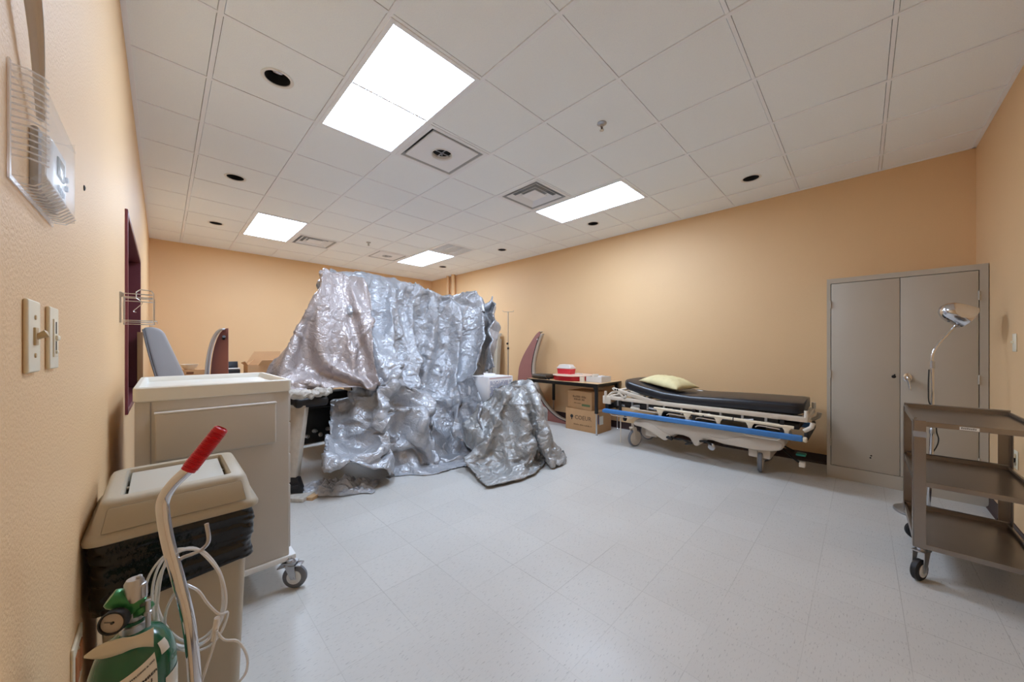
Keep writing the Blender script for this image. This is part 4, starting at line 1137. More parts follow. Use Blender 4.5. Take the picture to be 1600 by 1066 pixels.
# pillow
def pil(u, v, top):
    a = (u - .5) * 2; c = (v - .5) * 2
    e = max(0, (1 - abs(a) ** 2.6)) ** .55 * max(0, (1 - abs(c) ** 2.6)) ** .55
    pin = .10 * (a * a) * (1 - abs(c)) * 0
    x = .24 * a * (1 - .09 * (1 - abs(a)) * 0 - .10 * (1 - c * c) * (abs(a) > 0) * 0)
    px_ = .275 * a * (1 - .08 * (1 - c * c)); py_ = .20 * c * (1 - .08 * (1 - a * a))
    wr = .006 * noise.noise(Vector((a * 3, c * 3, 1 + top))) + .004 * noise.noise(Vector((a * 8, c * 5, 7)))
    z = e * (.098 if top > 0 else -.030) + wr * e ** .5 * 1.6 - .010 * (a * a + c * c) * 0
    return (px_, py_, z + .035)
b = MB(); q = Matrix.Translation((4.30, 1.66, .742)) @ Matrix.Rotation(R(72), 4, 'Z') @ Matrix.Rotation(R(-6), 4, 'Y')
for top in (1, -1):
    b.grid(lambda u, v: q @ Vector(pil(u, v, top)), 36, 28)
bmesh.ops.remove_doubles(b.bm, verts=b.bm.verts, dist=.0008)
o = b.obj('pillow', 'pillow_yellow', angle=180); tag(o, 'pale yellow pillow lying on the head end of the black mattress', 'pillow')
def shf(u, v): return (4.46 + .11 * u + .02 * v, 1.41 - .10 * v + .02 * u, .692 + .015 * math.sin(5 * u) * math.sin(3 * v) + .018 * u * (1 - v))
b = MB().grid(shf, 10, 10); o = b.obj('paper_scrap', 'box_white', angle=180); o.modifiers.new('s', 'SOLIDIFY').thickness = .001
tag(o, 'crumpled white paper scrap on the black mattress beside the pillow', 'paper')
# ------------------------------------------------------------------ folding table by the right wall and what is on and under it
TX0, TX1, TY0, TY1, TZ = 4.19, 4.855, 2.56, 3.87, .715
t = thing('folding_table', 'wood-topped table with black adjustable legs against the right wall', 'table', ((TX0 + TX1) / 2, (TY0 + TY1) / 2, 0))
MB().box((TX0, TY0, TZ - .022), (TX1, TY1, TZ), .003).obj('tabletop', 'wood_top', t)
b = MB()
b.box((TX0 - .002, TY0 - .002, TZ - .024), (TX0 + .0, TY1 + .002, TZ - .002)).box((TX0, TY0 - .002, TZ - .024), (TX1, TY0, TZ - .002)).box((TX0, TY1, TZ - .024), (TX1, TY1 + .002, TZ - .002))
b.obj('edge_band', 'dark_metal', t, smooth=False)
b = MB(); b.box((TX0 + .05, TY0 + .06, TZ - .06), (TX0 + .07, TY1 - .06, TZ - .022)).box((TX1 - .07, TY0 + .06, TZ - .06), (TX1 - .05, TY1 - .06, TZ - .022))
b.box((TX0 + .07, TY0 + .06, TZ - .06), (TX1 - .07, TY0 + .08, TZ - .022)).box((TX0 + .07, TY1 - .08, TZ - .06), (TX1 - .07, TY1 - .06, TZ - .022)); b.obj('apron', 'dark_metal', t, smooth=False)
for x, y in ((TX0 + .035, TY0 + .04), (TX1 - .05, TY0 + .04), (TX1 - .05, TY1 - .06), (TX0 + .035, TY1 - .06)):
    b = MB(); b.box((x - .019, y - .019, .30), (x + .019, y + .019, TZ - .022), .003); b.prism([(x - .0, y - .015, TZ - .022), (x - .0, y + .07 * (1 if y < 3 else -1), TZ - .022), (x - .0, y + .015 * (1 if y < 3 else -1), TZ - .14)], (.003, 0, 0)); lg = b.obj('leg', 'black_plastic', t)
    b = MB(); b.cyl((x, y, .012), (x, y, .32), .0105, n=16); b.lathe([(0, 0), (.016, 0), (.018, .006), (.012, .014), (0, .014)], (x, y, 0), n=18); b.obj('leg_extension', 'chrome', lg)
b = MB(); b.tube([(TX0 + .04, TY1 - .06, TZ - .03), (TX0 + .05, TY1 - .12, TZ - .12), (TX0 + .04, TY1 - .08, TZ - .24)], .003, 6, smooth=4); b.obj('brace_wire', 'dark_metal', t)

def carton(name, label, x0, y0, x1, y1, z0, z1, m='cardboard', rz=0.0, cat='box'):
    cx_, cy_ = (x0 + x1) / 2, (y0 + y1) / 2
    t = thing(name, label, cat, (cx_, cy_, z0), rz)
    q = Matrix.Translation((cx_, cy_, 0)) @ Matrix.Rotation(rz, 4, 'Z')
    b = MB(); hx, hy = (x1 - x0) / 2, (y1 - y0) / 2
    b.box((-hx, -hy, z0), (hx, hy, z1 - .004), .004)
    bmesh.ops.transform(b.bm, matrix=q, verts=b.bm.verts); b.obj('carton', m, t)
    for s in (-1, 1):
        b = MB(); b.box((-hx, min(s * .0015, s * hy), z1 - .004), (hx, max(s * .0015, s * hy), z1 - .0005), .0015)
        bmesh.ops.transform(b.bm, matrix=q, verts=b.bm.verts); b.obj('flap', m, t)
    return t, q, hx, hy
def lab_box(t, q, hx, hy, face, items, m='ink'):
    # items: (text, size, along, z)
    for s_, sz, a, z in items:
        b = MB()
        if face == 'x-': mt = face_matrix((-hx - .0008, a, z), (0, -1, 0), (0, 0, 1))
        else: mt = face_matrix((a, -hy - .0008, z), (1, 0, 0), (0, 0, 1))
        text_mesh(b, s_, sz, q @ mt, .0004); b.obj('print', m, t, smooth=False, recalc=False)
def word_bars(t, q, hx, rows, m):
    # faded print too small to read: short strokes grouped like words
    b = MB()
    for a0, a1, z, h in rows:
        a = a0
        while a > a1:
            n = random.randint(3, 7)
            for _ in range(n):
                w_ = h * random.uniform(.35, .6)
                b.box((-hx - .0011, a - w_, z - h / 2), (-hx - .0003, a, z - h / 2 + h * random.choice((1, 1, .7)))); a -= w_ + h * .22
                if a <= a1: break
            a -= h * .5
    bmesh.ops.transform(b.bm, matrix=q, verts=b.bm.verts)
    b.obj('faded_print', m, t, smooth=False)
random.seed(17)
mat('print_brown', (120, 88, 58), .8)
t, q, hx, hy = carton('cardboard_box', 'larger brown carton on the floor under the table, bottom of the two', 4.29, 2.62, 4.66, 3.17, 0, .315)
lab_box(t, q, hx, hy, 'x-', [('COEUR', .085, -.03, .19)], mat('print_dark', (92, 72, 54), .8))
word_bars(t, q, hx, [(.13, -.16, .09, .020)], 'print_brown')
b = MB(); b.lathe([(.0, 0), (.026, 0), (.026, .0008), (0, .0008)], q @ Vector((-hx - .0004, .165, .20)), (-1, 0, 0), 20); b.box(q @ Vector((-hx - .0012, .158, .15)), q @ Vector((-hx - .0004, .172, .18))); b.obj('printed_mark', 'ink', t)
b = MB(); b.box(q @ Vector((-.14, -hy - .001, .12)), q @ Vector((-.04, -hy, .24))); b.obj('shipping_label', 'paper', t, smooth=False)
b = MB(); b.box(q @ Vector((-.185, -hy - .0012, .14)), q @ Vector((-.155, -hy, .27))); b.obj('tape', mat('tape_blue', (70, 76, 120), .4), t, smooth=False)
t, q, hx, hy = carton('cardboard_box', 'smaller brown carton stacked on the larger one under the table', 4.30, 2.70, 4.64, 3.14, .318, .575, rz=R(-4))
word_bars(t, q, hx, [(.12, -.12, .495, .030), (.10, -.10, .455, .026), (.10, -.03, .40, .014)], 'print_brown')
b = MB(); b.box(q @ Vector((-hx - .001, -.19, .365)), q @ Vector((-hx, -.05, .395))); b.obj('printed_band', mat('print_green', (96, 110, 70), .7), t, smooth=False)

t = thing('table_pad', 'brown padded armboard lying on the far end of the table', 'pad', (4.36, 3.66, TZ))
b = MB(); b.box((4.24, 3.53, TZ + .004), (4.50, 3.83, TZ + .072), .03, 4); b.obj('cushion', mat('pad_brown', (70, 60, 48), .5), t)
b = MB(); b.box((4.21, 3.515, TZ + .001), (4.44, 3.66, TZ + .006), .001); b.obj('strap', 'black_plastic', t)
for y in (3.50, 3.44): MB().lathe([(0, -.01), (.012, -.01), (.016, 0), (.012, .012), (0, .012)], (4.22, y, TZ + .017), (1, .3, 0), 14).obj('buckle', 'black_plastic', t)

t = thing('round_tub', 'wide shallow round red plastic tub with a pale lid on the table', 'tub', (4.52, 3.20, TZ))
b = MB(); b.lathe([(0, .001), (.285, .001), (.30, .012), (.305, .07), (.300, .07), (.295, .016), (0, .012)], (4.52, 3.20, TZ), n=64, ex=(1, 1)); b.obj('tub', 'red_plastic', t)
b = MB(); b.lathe([(.299, .07), (.315, .071), (.316, .079), (.298, .080), (.10, .082), (0, .082)], (4.52, 3.20, TZ), n=64); b.lathe([(0, .0705), (.299, .0705)], (4.52, 3.20, TZ), n=64, caps=False); b.obj('lid', mat('rim_cream', (226, 200, 180), .4), t)
sx_, sy_, sz_ = 4.56, 3.36, TZ + .082
t = thing('sharps_container', 'translucent red sharps container with a clear lid standing on the round tub', 'container', (sx_, sy_, sz_))
b = MB(); loft(b, [rr(sx_, sy_, .075, .125, .025, sz_), rr(sx_, sy_, .082, .135, .025, sz_ + .085), rr(sx_, sy_, .079, .132, .025, sz_ + .085), rr(sx_, sy_, .073, .122, .025, sz_ + .006)]); b.obj('container', 'red_clear', t)
b = MB(); loft(b, [rr(sx_, sy_, .086, .139, .025, sz_ + .082), rr(sx_, sy_, .087, .140, .025, sz_ + .10), rr(sx_, sy_, .076, .128, .025, sz_ + .105), rr(sx_, sy_, .062, .100, .02, sz_ + .145), rr(sx_, sy_, .045, .07, .02, sz_ + .15)]); b.obj('lid', 'frosted', t)
t = thing('plastic_tray', 'clear plastic tray heaped with small supplies at the near end of the table', 'tray', (4.50, 2.76, TZ))
b = MB(); x0, y0, x1, y1 = 4.365, 2.605, 4.625, 2.86; z = TZ + .001
b.box((x0, y0, z), (x1, y1, z + .003)).box((x0, y0, z), (x0 + .003, y1, z + .08)).box((x1 - .003, y0, z), (x1, y1, z + .08)).box((x0 + .003, y0, z), (x1 - .003, y0 + .003, z + .08)).box((x0 + .003, y1 - .003, z), (x1 - .003, y1, z + .08))
for k in range(6): b.box((x0 - .002, y0 + .02 + k * .036, z + .01), (x0 - .0, y0 + .03 + k * .036, z + .075))
b.obj('tray', 'frosted', t, smooth=False)
random.seed(9)
items = [('supply_packet', 'white wrapped packet in the clear tray, its tallest item', (4.46, 2.665, .04), (.05, .03, .07), 'box_white'), ('supply_packet', 'grey wrapped packet lying across the clear tray', (4.50, 2.745, .055), (.04, .06, .03), 'gray_edge'), ('supply_packet', 'cream packet leaning in the far corner of the clear tray', (4.555, 2.82, .04), (.05, .025, .08), 'cream')]
for nm, lb, c_, s__, mm in items:
    b = MB(); z0 = TZ + .005
    b.box((c_[0] - s__[0], c_[1] - s__[1], z0), (c_[0] + s__[0], c_[1] + s__[1], z0 + s__[2] + .02), .008, rot=Matrix.Rotation(R(random.uniform(-20, 20)), 4, 'Z'))
    tag(b.obj(nm, mm), lb, 'packet', 'packets in the clear tray')
t = thing('tape_roll', 'white roll of tape beside the clear tray on the table', 'tape', (4.30, 2.95, TZ))
b = MB(); b.lathe([(.020, 0), (.036, 0), (.036, .075), (.020, .075)], (4.315, 2.895, TZ), n=28, caps=False); b.lathe([(.020, .0), (.020, .075)], (4.315, 2.895, TZ), n=28, caps=False); b.obj('tape', 'cream', t, recalc=False)
MB().lathe([(.0195, .001), (.0195, .074), (.017, .074), (.017, .001), (.0195, .001)], (4.315, 2.895, TZ), n=28, caps=False).obj('core', 'cardboard', t)
b = MB(); b.tube([(4.55, 3.18, TZ + .09), (4.50, 3.15, TZ + .10), (4.46, 3.08, TZ + .095), (4.52, 3.03, TZ + .088), (4.60, 3.09, TZ + .092), (4.58, 3.16, TZ + .10)], .004, 8, smooth=5)
tag(b.obj('clear_hose', 'frosted'), 'short clear coiled hose lying by the red sharps container', 'hose')

# iv pole
px_, py_ = 4.66, 4.80
t = thing('iv_pole', 'thin tall drip stand pole by the right wall between grey cover and curved cover', 'pole', (px_, py_, 0))
b = MB(); b.cyl((px_, py_, .10), (px_, py_, 1.20), .0125, n=18); b.obj('base_tube', 'steel', t)
b = MB(); b.cyl((px_, py_, 1.20), (px_, py_, 1.90), .008, n=16); b.obj('pole', 'steel', t)
b = MB(); b.lathe([(0, 0), (.018, 0), (.02, .01), (.02, .03), (.014, .04), (0, .04)], (px_, py_, 1.18), n=18); b.cyl((px_, py_, 1.29), (px_ - .04, py_ - .02, 1.29), .008, n=10); b.lathe([(0, 0), (.02, 0), (.022, .01), (.018, .022), (0, .022)], (px_ - .03, py_ - .015, 1.29), (-.9, -.4, 0), 16); b.obj('height_knob', 'black_plastic', t)
b = MB()
for s in (-1, 1): b.tube([(px_, py_, 1.895), (px_ + s * .05, py_ - s * .05, 1.90), (px_ + s * .068, py_ - s * .068, 1.905), (px_ + s * .072, py_ - s * .072, 1.925)], .004, 8, smooth=4)
b.obj('hook', 'steel', t)
for k in range(5):
    a = 2 * PI * k / 5 + .3; ex_, ey_ = px_ + .17 * math.cos(a), py_ + .17 * math.sin(a)
    b = MB(); b.tube([(px_, py_, .12), (ex_, ey_, .065)], [.014, .010], 10); lg = b.obj('leg', 'steel', t)
    MB().lathe([(0, -.01), (.025, -.01), (.028, -.006), (.028, .006), (.025, .01), (0, .01)], (ex_, ey_, .028), (-math.sin(a), math.cos(a), 0), 20).obj('caster', 'black_rubber', lg)

# curved machine cover leaning on the right wall: a C-shaped panel with a deep rim
t = thing('curved_cover', 'crescent-shaped maroon machine cover standing by the right wall behind the table', 'cover panel', (4.50, 3.9, 0))
outer = [(4.05, 1.50), (4.13, 1.44), (4.25, 1.28), (4.38, 1.08), (4.46, .88), (4.47, .70), (4.47, .50), (4.50, .25), (4.52, 0.0)]
inner = [(3.20, 0.0), (3.23, .03), (3.34, .045), (3.55, .10), (3.80, .26), (3.96, .44), (4.08, .62), (4.15, .82), (4.14, 1.05), (4.08, 1.30), (4.02, 1.46)]
def dens(P_, k=5):
    v, _ = crv([Vector((a, z, 0)) for a, z in P_], .01, k); return [(p.x, p.y) for p in v]
poly = dens(outer) + dens(inner)[0:]
def cov_pt(y, z, off): # leaning slab: top towards the wall
    return (4.50 + .20 * z / 1.5 + off, y, max(z, 0.0))
b = MB(); b.prism([cov_pt(y, z, 0) for y, z in poly], (.006, 0, 0)); b.obj('face_panel', 'maroon_face', t, smooth=False)
ii = dens(inner); b = MB()
b.grid(lambda u, v: cov_pt(*[(ii[min(len(ii) - 1, int(u * (len(ii) - 1) + .5))][k]) for k in (0, 1)], .006 + .095 * v), len(ii) - 1, 2)
o = b.obj('inner_rim', mat('rim_beige', (186, 176, 162), .45), t); o.modifiers.new('s', 'SOLIDIFY').thickness = .006
oo = dens(outer); b = MB()
b.grid(lambda u, v: cov_pt(*[(oo[min(len(oo) - 1, int(u * (len(oo) - 1) + .5))][k]) for k in (0, 1)], .006 + .095 * v), len(oo) - 1, 2)
o = b.obj('outer_rim', 'rim_beige', t); o.modifiers.new('s', 'SOLIDIFY').thickness = .006
b = MB(); b.tube([cov_pt(y, z + .002, -.004) for y, z in ii[2:-2]], .006, 8); b.obj('edge_gasket', 'dark_metal', t)
MB().lathe([(0, 0), (.012, 0), (.012, .004), (0, .004)], cov_pt(4.08, 1.36, -.0), (-1, 0, 0), 14).obj('mount_clip', 'box_white', t)

# grey flat cover against the right wall, farther back
t = thing('gray_cover', 'tall flat pale grey machine cover leaning on the right wall beyond the drip stand', 'cover panel', (4.62, 5.2, 0))
b = MB()
b.prism([(4.50, 5.30, 0), (4.62, 5.30, 0), (4.80, 5.30, 1.47), (4.66, 5.30, 1.51)], (0, .45, 0), .01, 2)
b.obj('shell', 'gray_shell', t)
b = MB(); b.prism([(4.63, 5.16, 0), (4.70, 5.14, 0), (4.815, 5.14, 1.38), (4.74, 5.18, 1.44)], (0, .12, 0), .008, 2); b.prism([(4.64, 5.29, 1.38), (4.78, 5.16, 1.40), (4.82, 5.14, 1.50), (4.66, 5.30, 1.52)], (0, .15, 0), .006); b.obj('side_flange', mat('beige_edge', (186, 176, 158), .5), t)
b = MB(); b.prism([(4.50, 5.292, .05), (4.56, 5.292, .05), (4.71, 5.292, 1.40), (4.655, 5.292, 1.40)], (0, .006, 0)); b.obj('recess', 'gray_edge', t, smooth=False)

# ------------------------------------------------------------------ far left corner
t = thing('back_table', 'plain table near the back wall carrying cartons and a black case', 'table', (.85, 6.5, 0))
MB().box((.12, 6.12, .72), (1.62, 6.86, .75), .004).obj('tabletop', 'wood_top', t)
for x, y in ((.17, 6.17), (1.57, 6.17), (.17, 6.81), (1.57, 6.81)): MB().box((x - .018, y - .018, 0), (x + .018, y + .018, .72), .003).obj('leg', 'dark_metal', t)
t = thing('open_carton', 'brown carton with raised flaps on the back table', 'box', (1.08, 6.42, .751))
b = MB(); x0, y0, x1, y1, z0, z1 = .86, 6.24, 1.32, 6.62, .751, .955; w_ = .005
b.box((x0, y0, z0), (x1, y1, z0 + w_)).box((x0, y0, z0 + w_), (x1, y0 + w_, z1)).box((x0, y1 - w_, z0 + w_), (x1, y1, z1)).box((x0, y0 + w_, z0 + w_), (x0 + w_, y1 - w_, z1)).box((x1 - w_, y0 + w_, z0 + w_), (x1, y1 - w_, z1)); b.obj('carton', 'cardboard_light', t, smooth=False)
b = MB(); b.prism([(x0 + .12, y0 + .002, z1), (x1, y0 + .002, z1), (x1, y0 - .055, z1 + .075), (x0 + .16, y0 - .05, z1 + .075)], (0, .004, .003)); b.obj('flap', 'cardboard_light', t, smooth=False)
b = MB(); b.prism([(x0 + .02, y1, z1), (x1, y1, z1), (x1 + .02, y1 + .05, z1 + .20), (x0 + .14, y1 + .05, z1 + .20)], (0, .005, 0)); b.obj('flap', 'cardboard', t, smooth=False)
b = MB(); b.prism([(x0, y0, z1), (x0, y1, z1), (x0 - .035, y1 - .02, z1 + .03), (x0 - .03, y0 + .02, z1 + .06)], (.002, 0, .005)); b.prism([(x0, y0 + .04, z1 + .004), (x0, y1 - .02, z1 + .004), (x0 + .12, y1 - .06, z1 + .08), (x0 + .08, y0 + .05, z1 + .075)], (.002, 0, .005)); b.obj('flap', 'cardboard', t, smooth=False)
t = thing('black_case', 'small black case propped open on the back table beside the open carton', 'case', (.72, 6.55, .751))
b = MB(); b.box((.57, 6.44, .751), (.80, 6.62, .90), .012); b.obj('case_body', 'black_plastic', t)
b = MB(); b.box((.58, 6.60, .90), (.79, 6.615, 1.01), .004, rot=Matrix.Rotation(R(-12), 4, 'X')); b.obj('case_lid', 'vinyl_black', t)
b = MB(); b.box((.62, 6.44, .902), (.80, 6.58, .916), .003); b.obj('tray', 'white_plastic', t)
b = MB(); b.tube([(.59, 6.43, .82), (.56, 6.42, .88), (.58, 6.44, .94), (.64, 6.43, .925)], .008, 8, smooth=4); b.obj('handle', 'dark_metal', t)
t, q, hx, hy = carton('cardboard_box', 'small brown carton with a tape tear on the left end of the back table', .17, 6.20, .40, 6.44, .751, .925, 'cardboard')
b = MB(); b.box(q @ Vector((-.07, -hy - .001, .87)), q @ Vector((.0, -hy, .90)), .0); b.obj('torn_patch', mat('tear_brown', (120, 78, 50), .8), t, smooth=False)
t = thing('white_bowl', 'white plastic bowl on the small carton by the left wall', 'bowl', (.24, 6.34, .925))
b = MB(); b.lathe([(0, 0), (.045, 0), (.075, .035), (.09, .07), (.086, .07), (.07, .034), (.042, .006), (0, .006)], (.25, 6.33, .925), n=36); b.obj('bowl', 'cream', t)

# D-shaped half cover with maroon inside
t = thing('half_round_cover', 'grey-rimmed half-round machine cover with maroon inside, standing before the back table', 'cover panel', (.45, 5.93, 0))
A0 = Vector((.545, 5.82, 0)); wv = Vector((-.705, .709, 0)); dv = Vector((.60, .80, 0))
prof_ = []
for k in range(41):
    a = -PI / 2 + PI * k / 40
    prof_.append((.235 * (math.cos(a)) ** .9 if math.cos(a) > 0 else 0, .74 + .73 * math.sin(a)))
b = MB(); b.prism([A0 + wv * p + Vector((0, 0, z)) + dv * .10 for p, z in prof_], dv * .008); b.obj('inside_panel', 'maroon_face', t, smooth=False)
b = MB(); b.grid(lambda u, v: A0 + wv * (prof_[int(u * 40 + .5)][0] + .045 * math.sin(PI * v / 2)) + Vector((0, 0, .74 + (prof_[int(u * 40 + .5)][1] - .74) * (1 - .012 * (1 - v)))) + dv * (.12 * v - .01), 40, 5)
o = b.obj('rim', 'gray_shell', t); o.modifiers.new('s', 'SOLIDIFY').thickness = .022
b = MB(); b.cyl(A0 + wv * .02 + Vector((0, 0, 1.36)) + dv * .05, A0 + wv * .05 + Vector((0, 0, 1.33)) + dv * .08, .018, n=12); b.obj('latch', 'dark_metal', t)

# grey slab cover leaning on the left wall
t = thing('slab_cover', 'glossy light grey slab cover leaning on the left wall behind the supply cart', 'cover panel', (.1, 4.4, 0))
yy = 4.22
b = MB()
b.prism([(-.118, yy, 1.385), (-.06, yy, 1.392), (-.012, yy, 1.375), (.012, yy, 1.34), (.060, yy, 1.20), (.128, yy, 1.0), (.21, yy, .70), (.30, yy, .30), (.36, yy, 0), (.16, yy, 0), (.10, yy, .30), (.03, yy, .65), (-.045, yy, 1.0), (-.085, yy, 1.2)], (0, .62, 0), .022, 4)
b.obj('shell', 'gray_shell', t, angle=60)
b = MB(); b.tube([(-.116, yy - .002, 1.37), (-.088, yy - .003, 1.2), (-.048, yy - .003, 1.0), (.028, yy - .003, .65), (.10, yy - .003, .3)], .006, 8, smooth=4); b.obj('edge_seal', 'gray_edge', t)
t = thing('brown_strip', 'thin brown upright strip on the left wall', 'strip', (-.12, 3.98, 0))
MB().box((-.142, 4.03, 0), (-.110, 4.06, 1.34), .002).obj('strip', 'brown_strip', t)  # plain brown upright bar along the left wall

# ------------------------------------------------------------------ the machine under the tarpaulins
t = thing('covered_machine', 'large machine hidden under the silver tarpaulins, one beige leg showing at left', 'machine', (2.1, 4.3, 0))
MB().prism([(1.28, 3.97, .9), (2.25, 3.97, .9), (2.25, 4.9, .9), (1.60, 4.9, .9)], (0, 0, 1.03), .05, 3).obj('gantry', 'machine_beige', t)
MB().prism([(1.50, 4.10, .25), (2.25, 4.10, .25), (2.25, 4.9, .25), (1.70, 4.9, .25)], (0, 0, .645), .03, 3).obj('gantry_base', 'black_plastic', t)
MB().box((2.26, 4.30, .25), (3.04, 4.9, 1.76), .05, 3).obj('side_housing', 'machine_beige', t)
MB().box((2.98, 4.02, .0), (3.09, 4.55, 1.91), .03, 3).obj('post', 'machine_beige', t)
MB().box((1.62, 4.2, .0), (3.0, 4.85, .25), .02).obj('plinth', 'machine_beige', t)
MB().box((2.60, 3.0, .40), (3.12, 3.55, .535), .03).box((2.72, 3.5, .30), (2.98, 4.1, .50), .02).box((2.75, 3.1, 0), (2.95, 3.4, .42), .02).obj('patient_table', 'machine_beige', t)
MB().box((.76, 3.28, .715), (1.02, 3.90, .80), .03, 3).obj('arm', 'dark_metal', t)
MB().box((1.0, 3.75, .70), (1.35, 3.95, .78), .02).obj('arm', 'dark_metal', t)
b = MB(); b.prism([(.725, 3.36, .72), (.835, 3.27, .715), (.835, 3.30, .715), (.725, 3.40, .72)], (0, 0, .02))
b.prism([(.745, 3.375, .73), (.835, 3.285, .73), (.765, 3.275, .155), (.700, 3.340, .155)], (.045, .05, 0), .006, 2)
b.obj('leg', 'machine_beige', t, label='beige angled leg')
MB().prism([(.700, 3.335, .73), (.745, 3.375, .73), (.700, 3.342, .155), (.678, 3.318, .155)], (-.02, .03, 0), .003).obj('leg_strip', 'wood_top', t)
b = MB(); b.prism([(.690, 3.34, .15), (.775, 3.265, .15), (.800, 3.22, .035), (.705, 3.30, .035)], (.035, .045, 0), .004); b.box((.70, 3.25, .07), (.79, 3.30, .10), .004); b.obj('leg_bracket', 'dark_metal', t)
b = MB(); b.box((.68, 3.13, 0), (.84, 3.36, .032), .006, rot=Matrix.Rotation(R(40), 4, 'Z')); b.obj('foot_plate', 'plaster', t)
b = MB(); b.box((.80, 3.115, 0), (.90, 3.20, .026), .002, rot=Matrix.Rotation(R(38), 4, 'Z')); b.obj('wood_block', 'wood_top', t)
b = MB(); b.box((1.22, 4.98, 0), (1.95, 5.03, .09), .004, rot=Matrix.Rotation(R(8), 4, 'Z')); b.obj('base_rail', 'stainless', t)
for k in range(3): MB().lathe([(.012, 0), (.011, .003), (0, .003)], (1.30 + .14 * k, 4.965 + .02 * k, .05), (0, -1, 0), 12).obj('bolt', 'gap_dark', t)
random.seed(21)
for k in range(9):
    p0 = Vector((1.18 + .05 * k, 4.5 + .05 * random.random(), .52 + .06 * random.random())); pts = [p0]
    for j in range(4):
        p0 = p0 + Vector((random.uniform(-.09, .11), random.uniform(-.05, .12), -random.uniform(.07, .13))); pts.append(Vector((p0.x, p0.y, max(.04, p0.z))))
    MB().tube(pts, random.uniform(.010, .020), 10, smooth=4).obj('cable', 'black_rubber' if k % 3 else 'dark_metal', t)
for k in range(5):
    q_ = Vector((1.14 + .07 * k, 4.42, .22 + .05 * (k % 2)))
    MB().lathe([(0, 0), (.022, 0), (.022, .03), (.012, .035), (.012, .06), (0, .06)], q_, (random.uniform(-.4, .4), -1, random.uniform(-.3, .3)), 14).obj('fitting', 'steel', t)
MB().box((1.10, 4.47, .12), (1.58, 4.85, .62), .02).obj('control_box', 'black_plastic', t)
MB().box((.90, 3.92, .60), (1.26, 4.4, .72), .02).obj('bracket', 'dark_metal', t)

# white carton on the machine's table
wx0, wy0, wx1, wy1 = 2.63, 3.04, 3.03, 3.41
t, q, hx, hy = carton('white_carton', 'white printed carton standing on the hidden table behind the front tarpaulin', wx0, wy0, wx1, wy1, .536, .872, 'box_white')
random.seed(5)
def print_rows(face):
    b = MB()
    for r_ in range(14):
        z = .818 - r_ * .017; a = -hx + .03
        while a < hx - .03:
            w_ = random.uniform(.004, .011)
            if random.random() < .85: b.box((a, -hy - .0012, z - .005), (a + w_, -hy - .0004, z + .006))
            a += w_ + random.uniform(.003, .007)
    bmesh.ops.transform(b.bm, matrix=q, verts=b.bm.verts)
    b.obj('printed_text', 'box_blue', t, smooth=False)
print_rows('y-')
b = MB(); b.box(q @ Vector((-hx + .02, -hy - .0008, .852)), q @ Vector((hx - .02, -hy, .862))); b.obj('printed_band', mat('print_pink', (206, 170, 170), .6), t, smooth=False)
b = MB(); b.prism([(wx0 + .02, wy0 + .10, .873), (wx0 + .10, wy0 + .02, .873), (wx0 + .22, wy0 + .12, .900), (wx0 + .12, wy0 + .22, .905)], (0, 0, .003)); b.obj('torn_flap', 'box_white', t, smooth=False)

# ------------------------------------------------------------------ tarpaulins
def m_tarp(name, col, seed, warm):
    m = bpy.data.materials.new(name); m.use_nodes = True
    nt = m.node_tree; N = nt.nodes; L = nt.links; b = N['Principled BSDF']
    b.inputs['Base Color'].default_value = lin(col); b.inputs['Metallic'].default_value = 0.3
    b.inputs['Roughness'].default_value = 0.31; b.inputs['Specular IOR Level'].default_value = 0.6
    geo = N.new('ShaderNodeNewGeometry')
    wn = N.new('ShaderNodeTexNoise'); wn.inputs['Scale'].default_value = 4.0; wn.inputs['Detail'].default_value = 3
    L.new(geo.outputs['Position'], wn.inputs['Vector'])
    mixv = N.new('ShaderNodeVectorMath'); mixv.operation = 'MULTIPLY_ADD'
    L.new(wn.outputs['Color'], mixv.inputs[0]); mixv.inputs[1].default_value = (.16, .16, .16); L.new(geo.outputs['Position'], mixv.inputs[2])
    hs = []
    for sc, wt, top in ((9.0, 1.0, .16), (21.0, .55, .12), (50.0, .22, .12)):
        v = N.new('ShaderNodeTexVoronoi'); v.feature = 'DISTANCE_TO_EDGE'; v.inputs['Scale'].default_value = sc
        L.new(mixv.outputs[0], v.inputs['Vector'])
        mr = N.new('ShaderNodeMapRange'); mr.inputs[1].default_value = 0; mr.inputs[2].default_value = top; mr.inputs[3].default_value = 0; mr.inputs[4].default_value = wt
        mr.interpolation_type = 'SMOOTHSTEP'
        L.new(v.outputs['Distance'], mr.inputs[0]); hs.append(mr.outputs[0])
    a = N.new('ShaderNodeMath'); a.operation = 'ADD'; L.new(hs[0], a.inputs[0]); L.new(hs[1], a.inputs[1])
    a2 = N.new('ShaderNodeMath'); a2.operation = 'ADD'; L.new(a.outputs[0], a2.inputs[0]); L.new(hs[2], a2.inputs[1])
    bp = N.new('ShaderNodeBump'); bp.inputs['Strength'].default_value = 0.5; bp.inputs['Distance'].default_value = 0.006
    L.new(a2.outputs[0], bp.inputs['Height']); L.new(bp.outputs['Normal'], b.inputs['Normal'])
    MATS[name] = m
m_tarp('tarp_silver', (182, 184, 189), 1, 0)
m_tarp('tarp_gray', (168, 168, 167), 2, 0)
m_tarp('tarp_wall_reflection', (190, 180, 178), 3, 1)  # the wall's warm reflection is put into this sheet's base colour
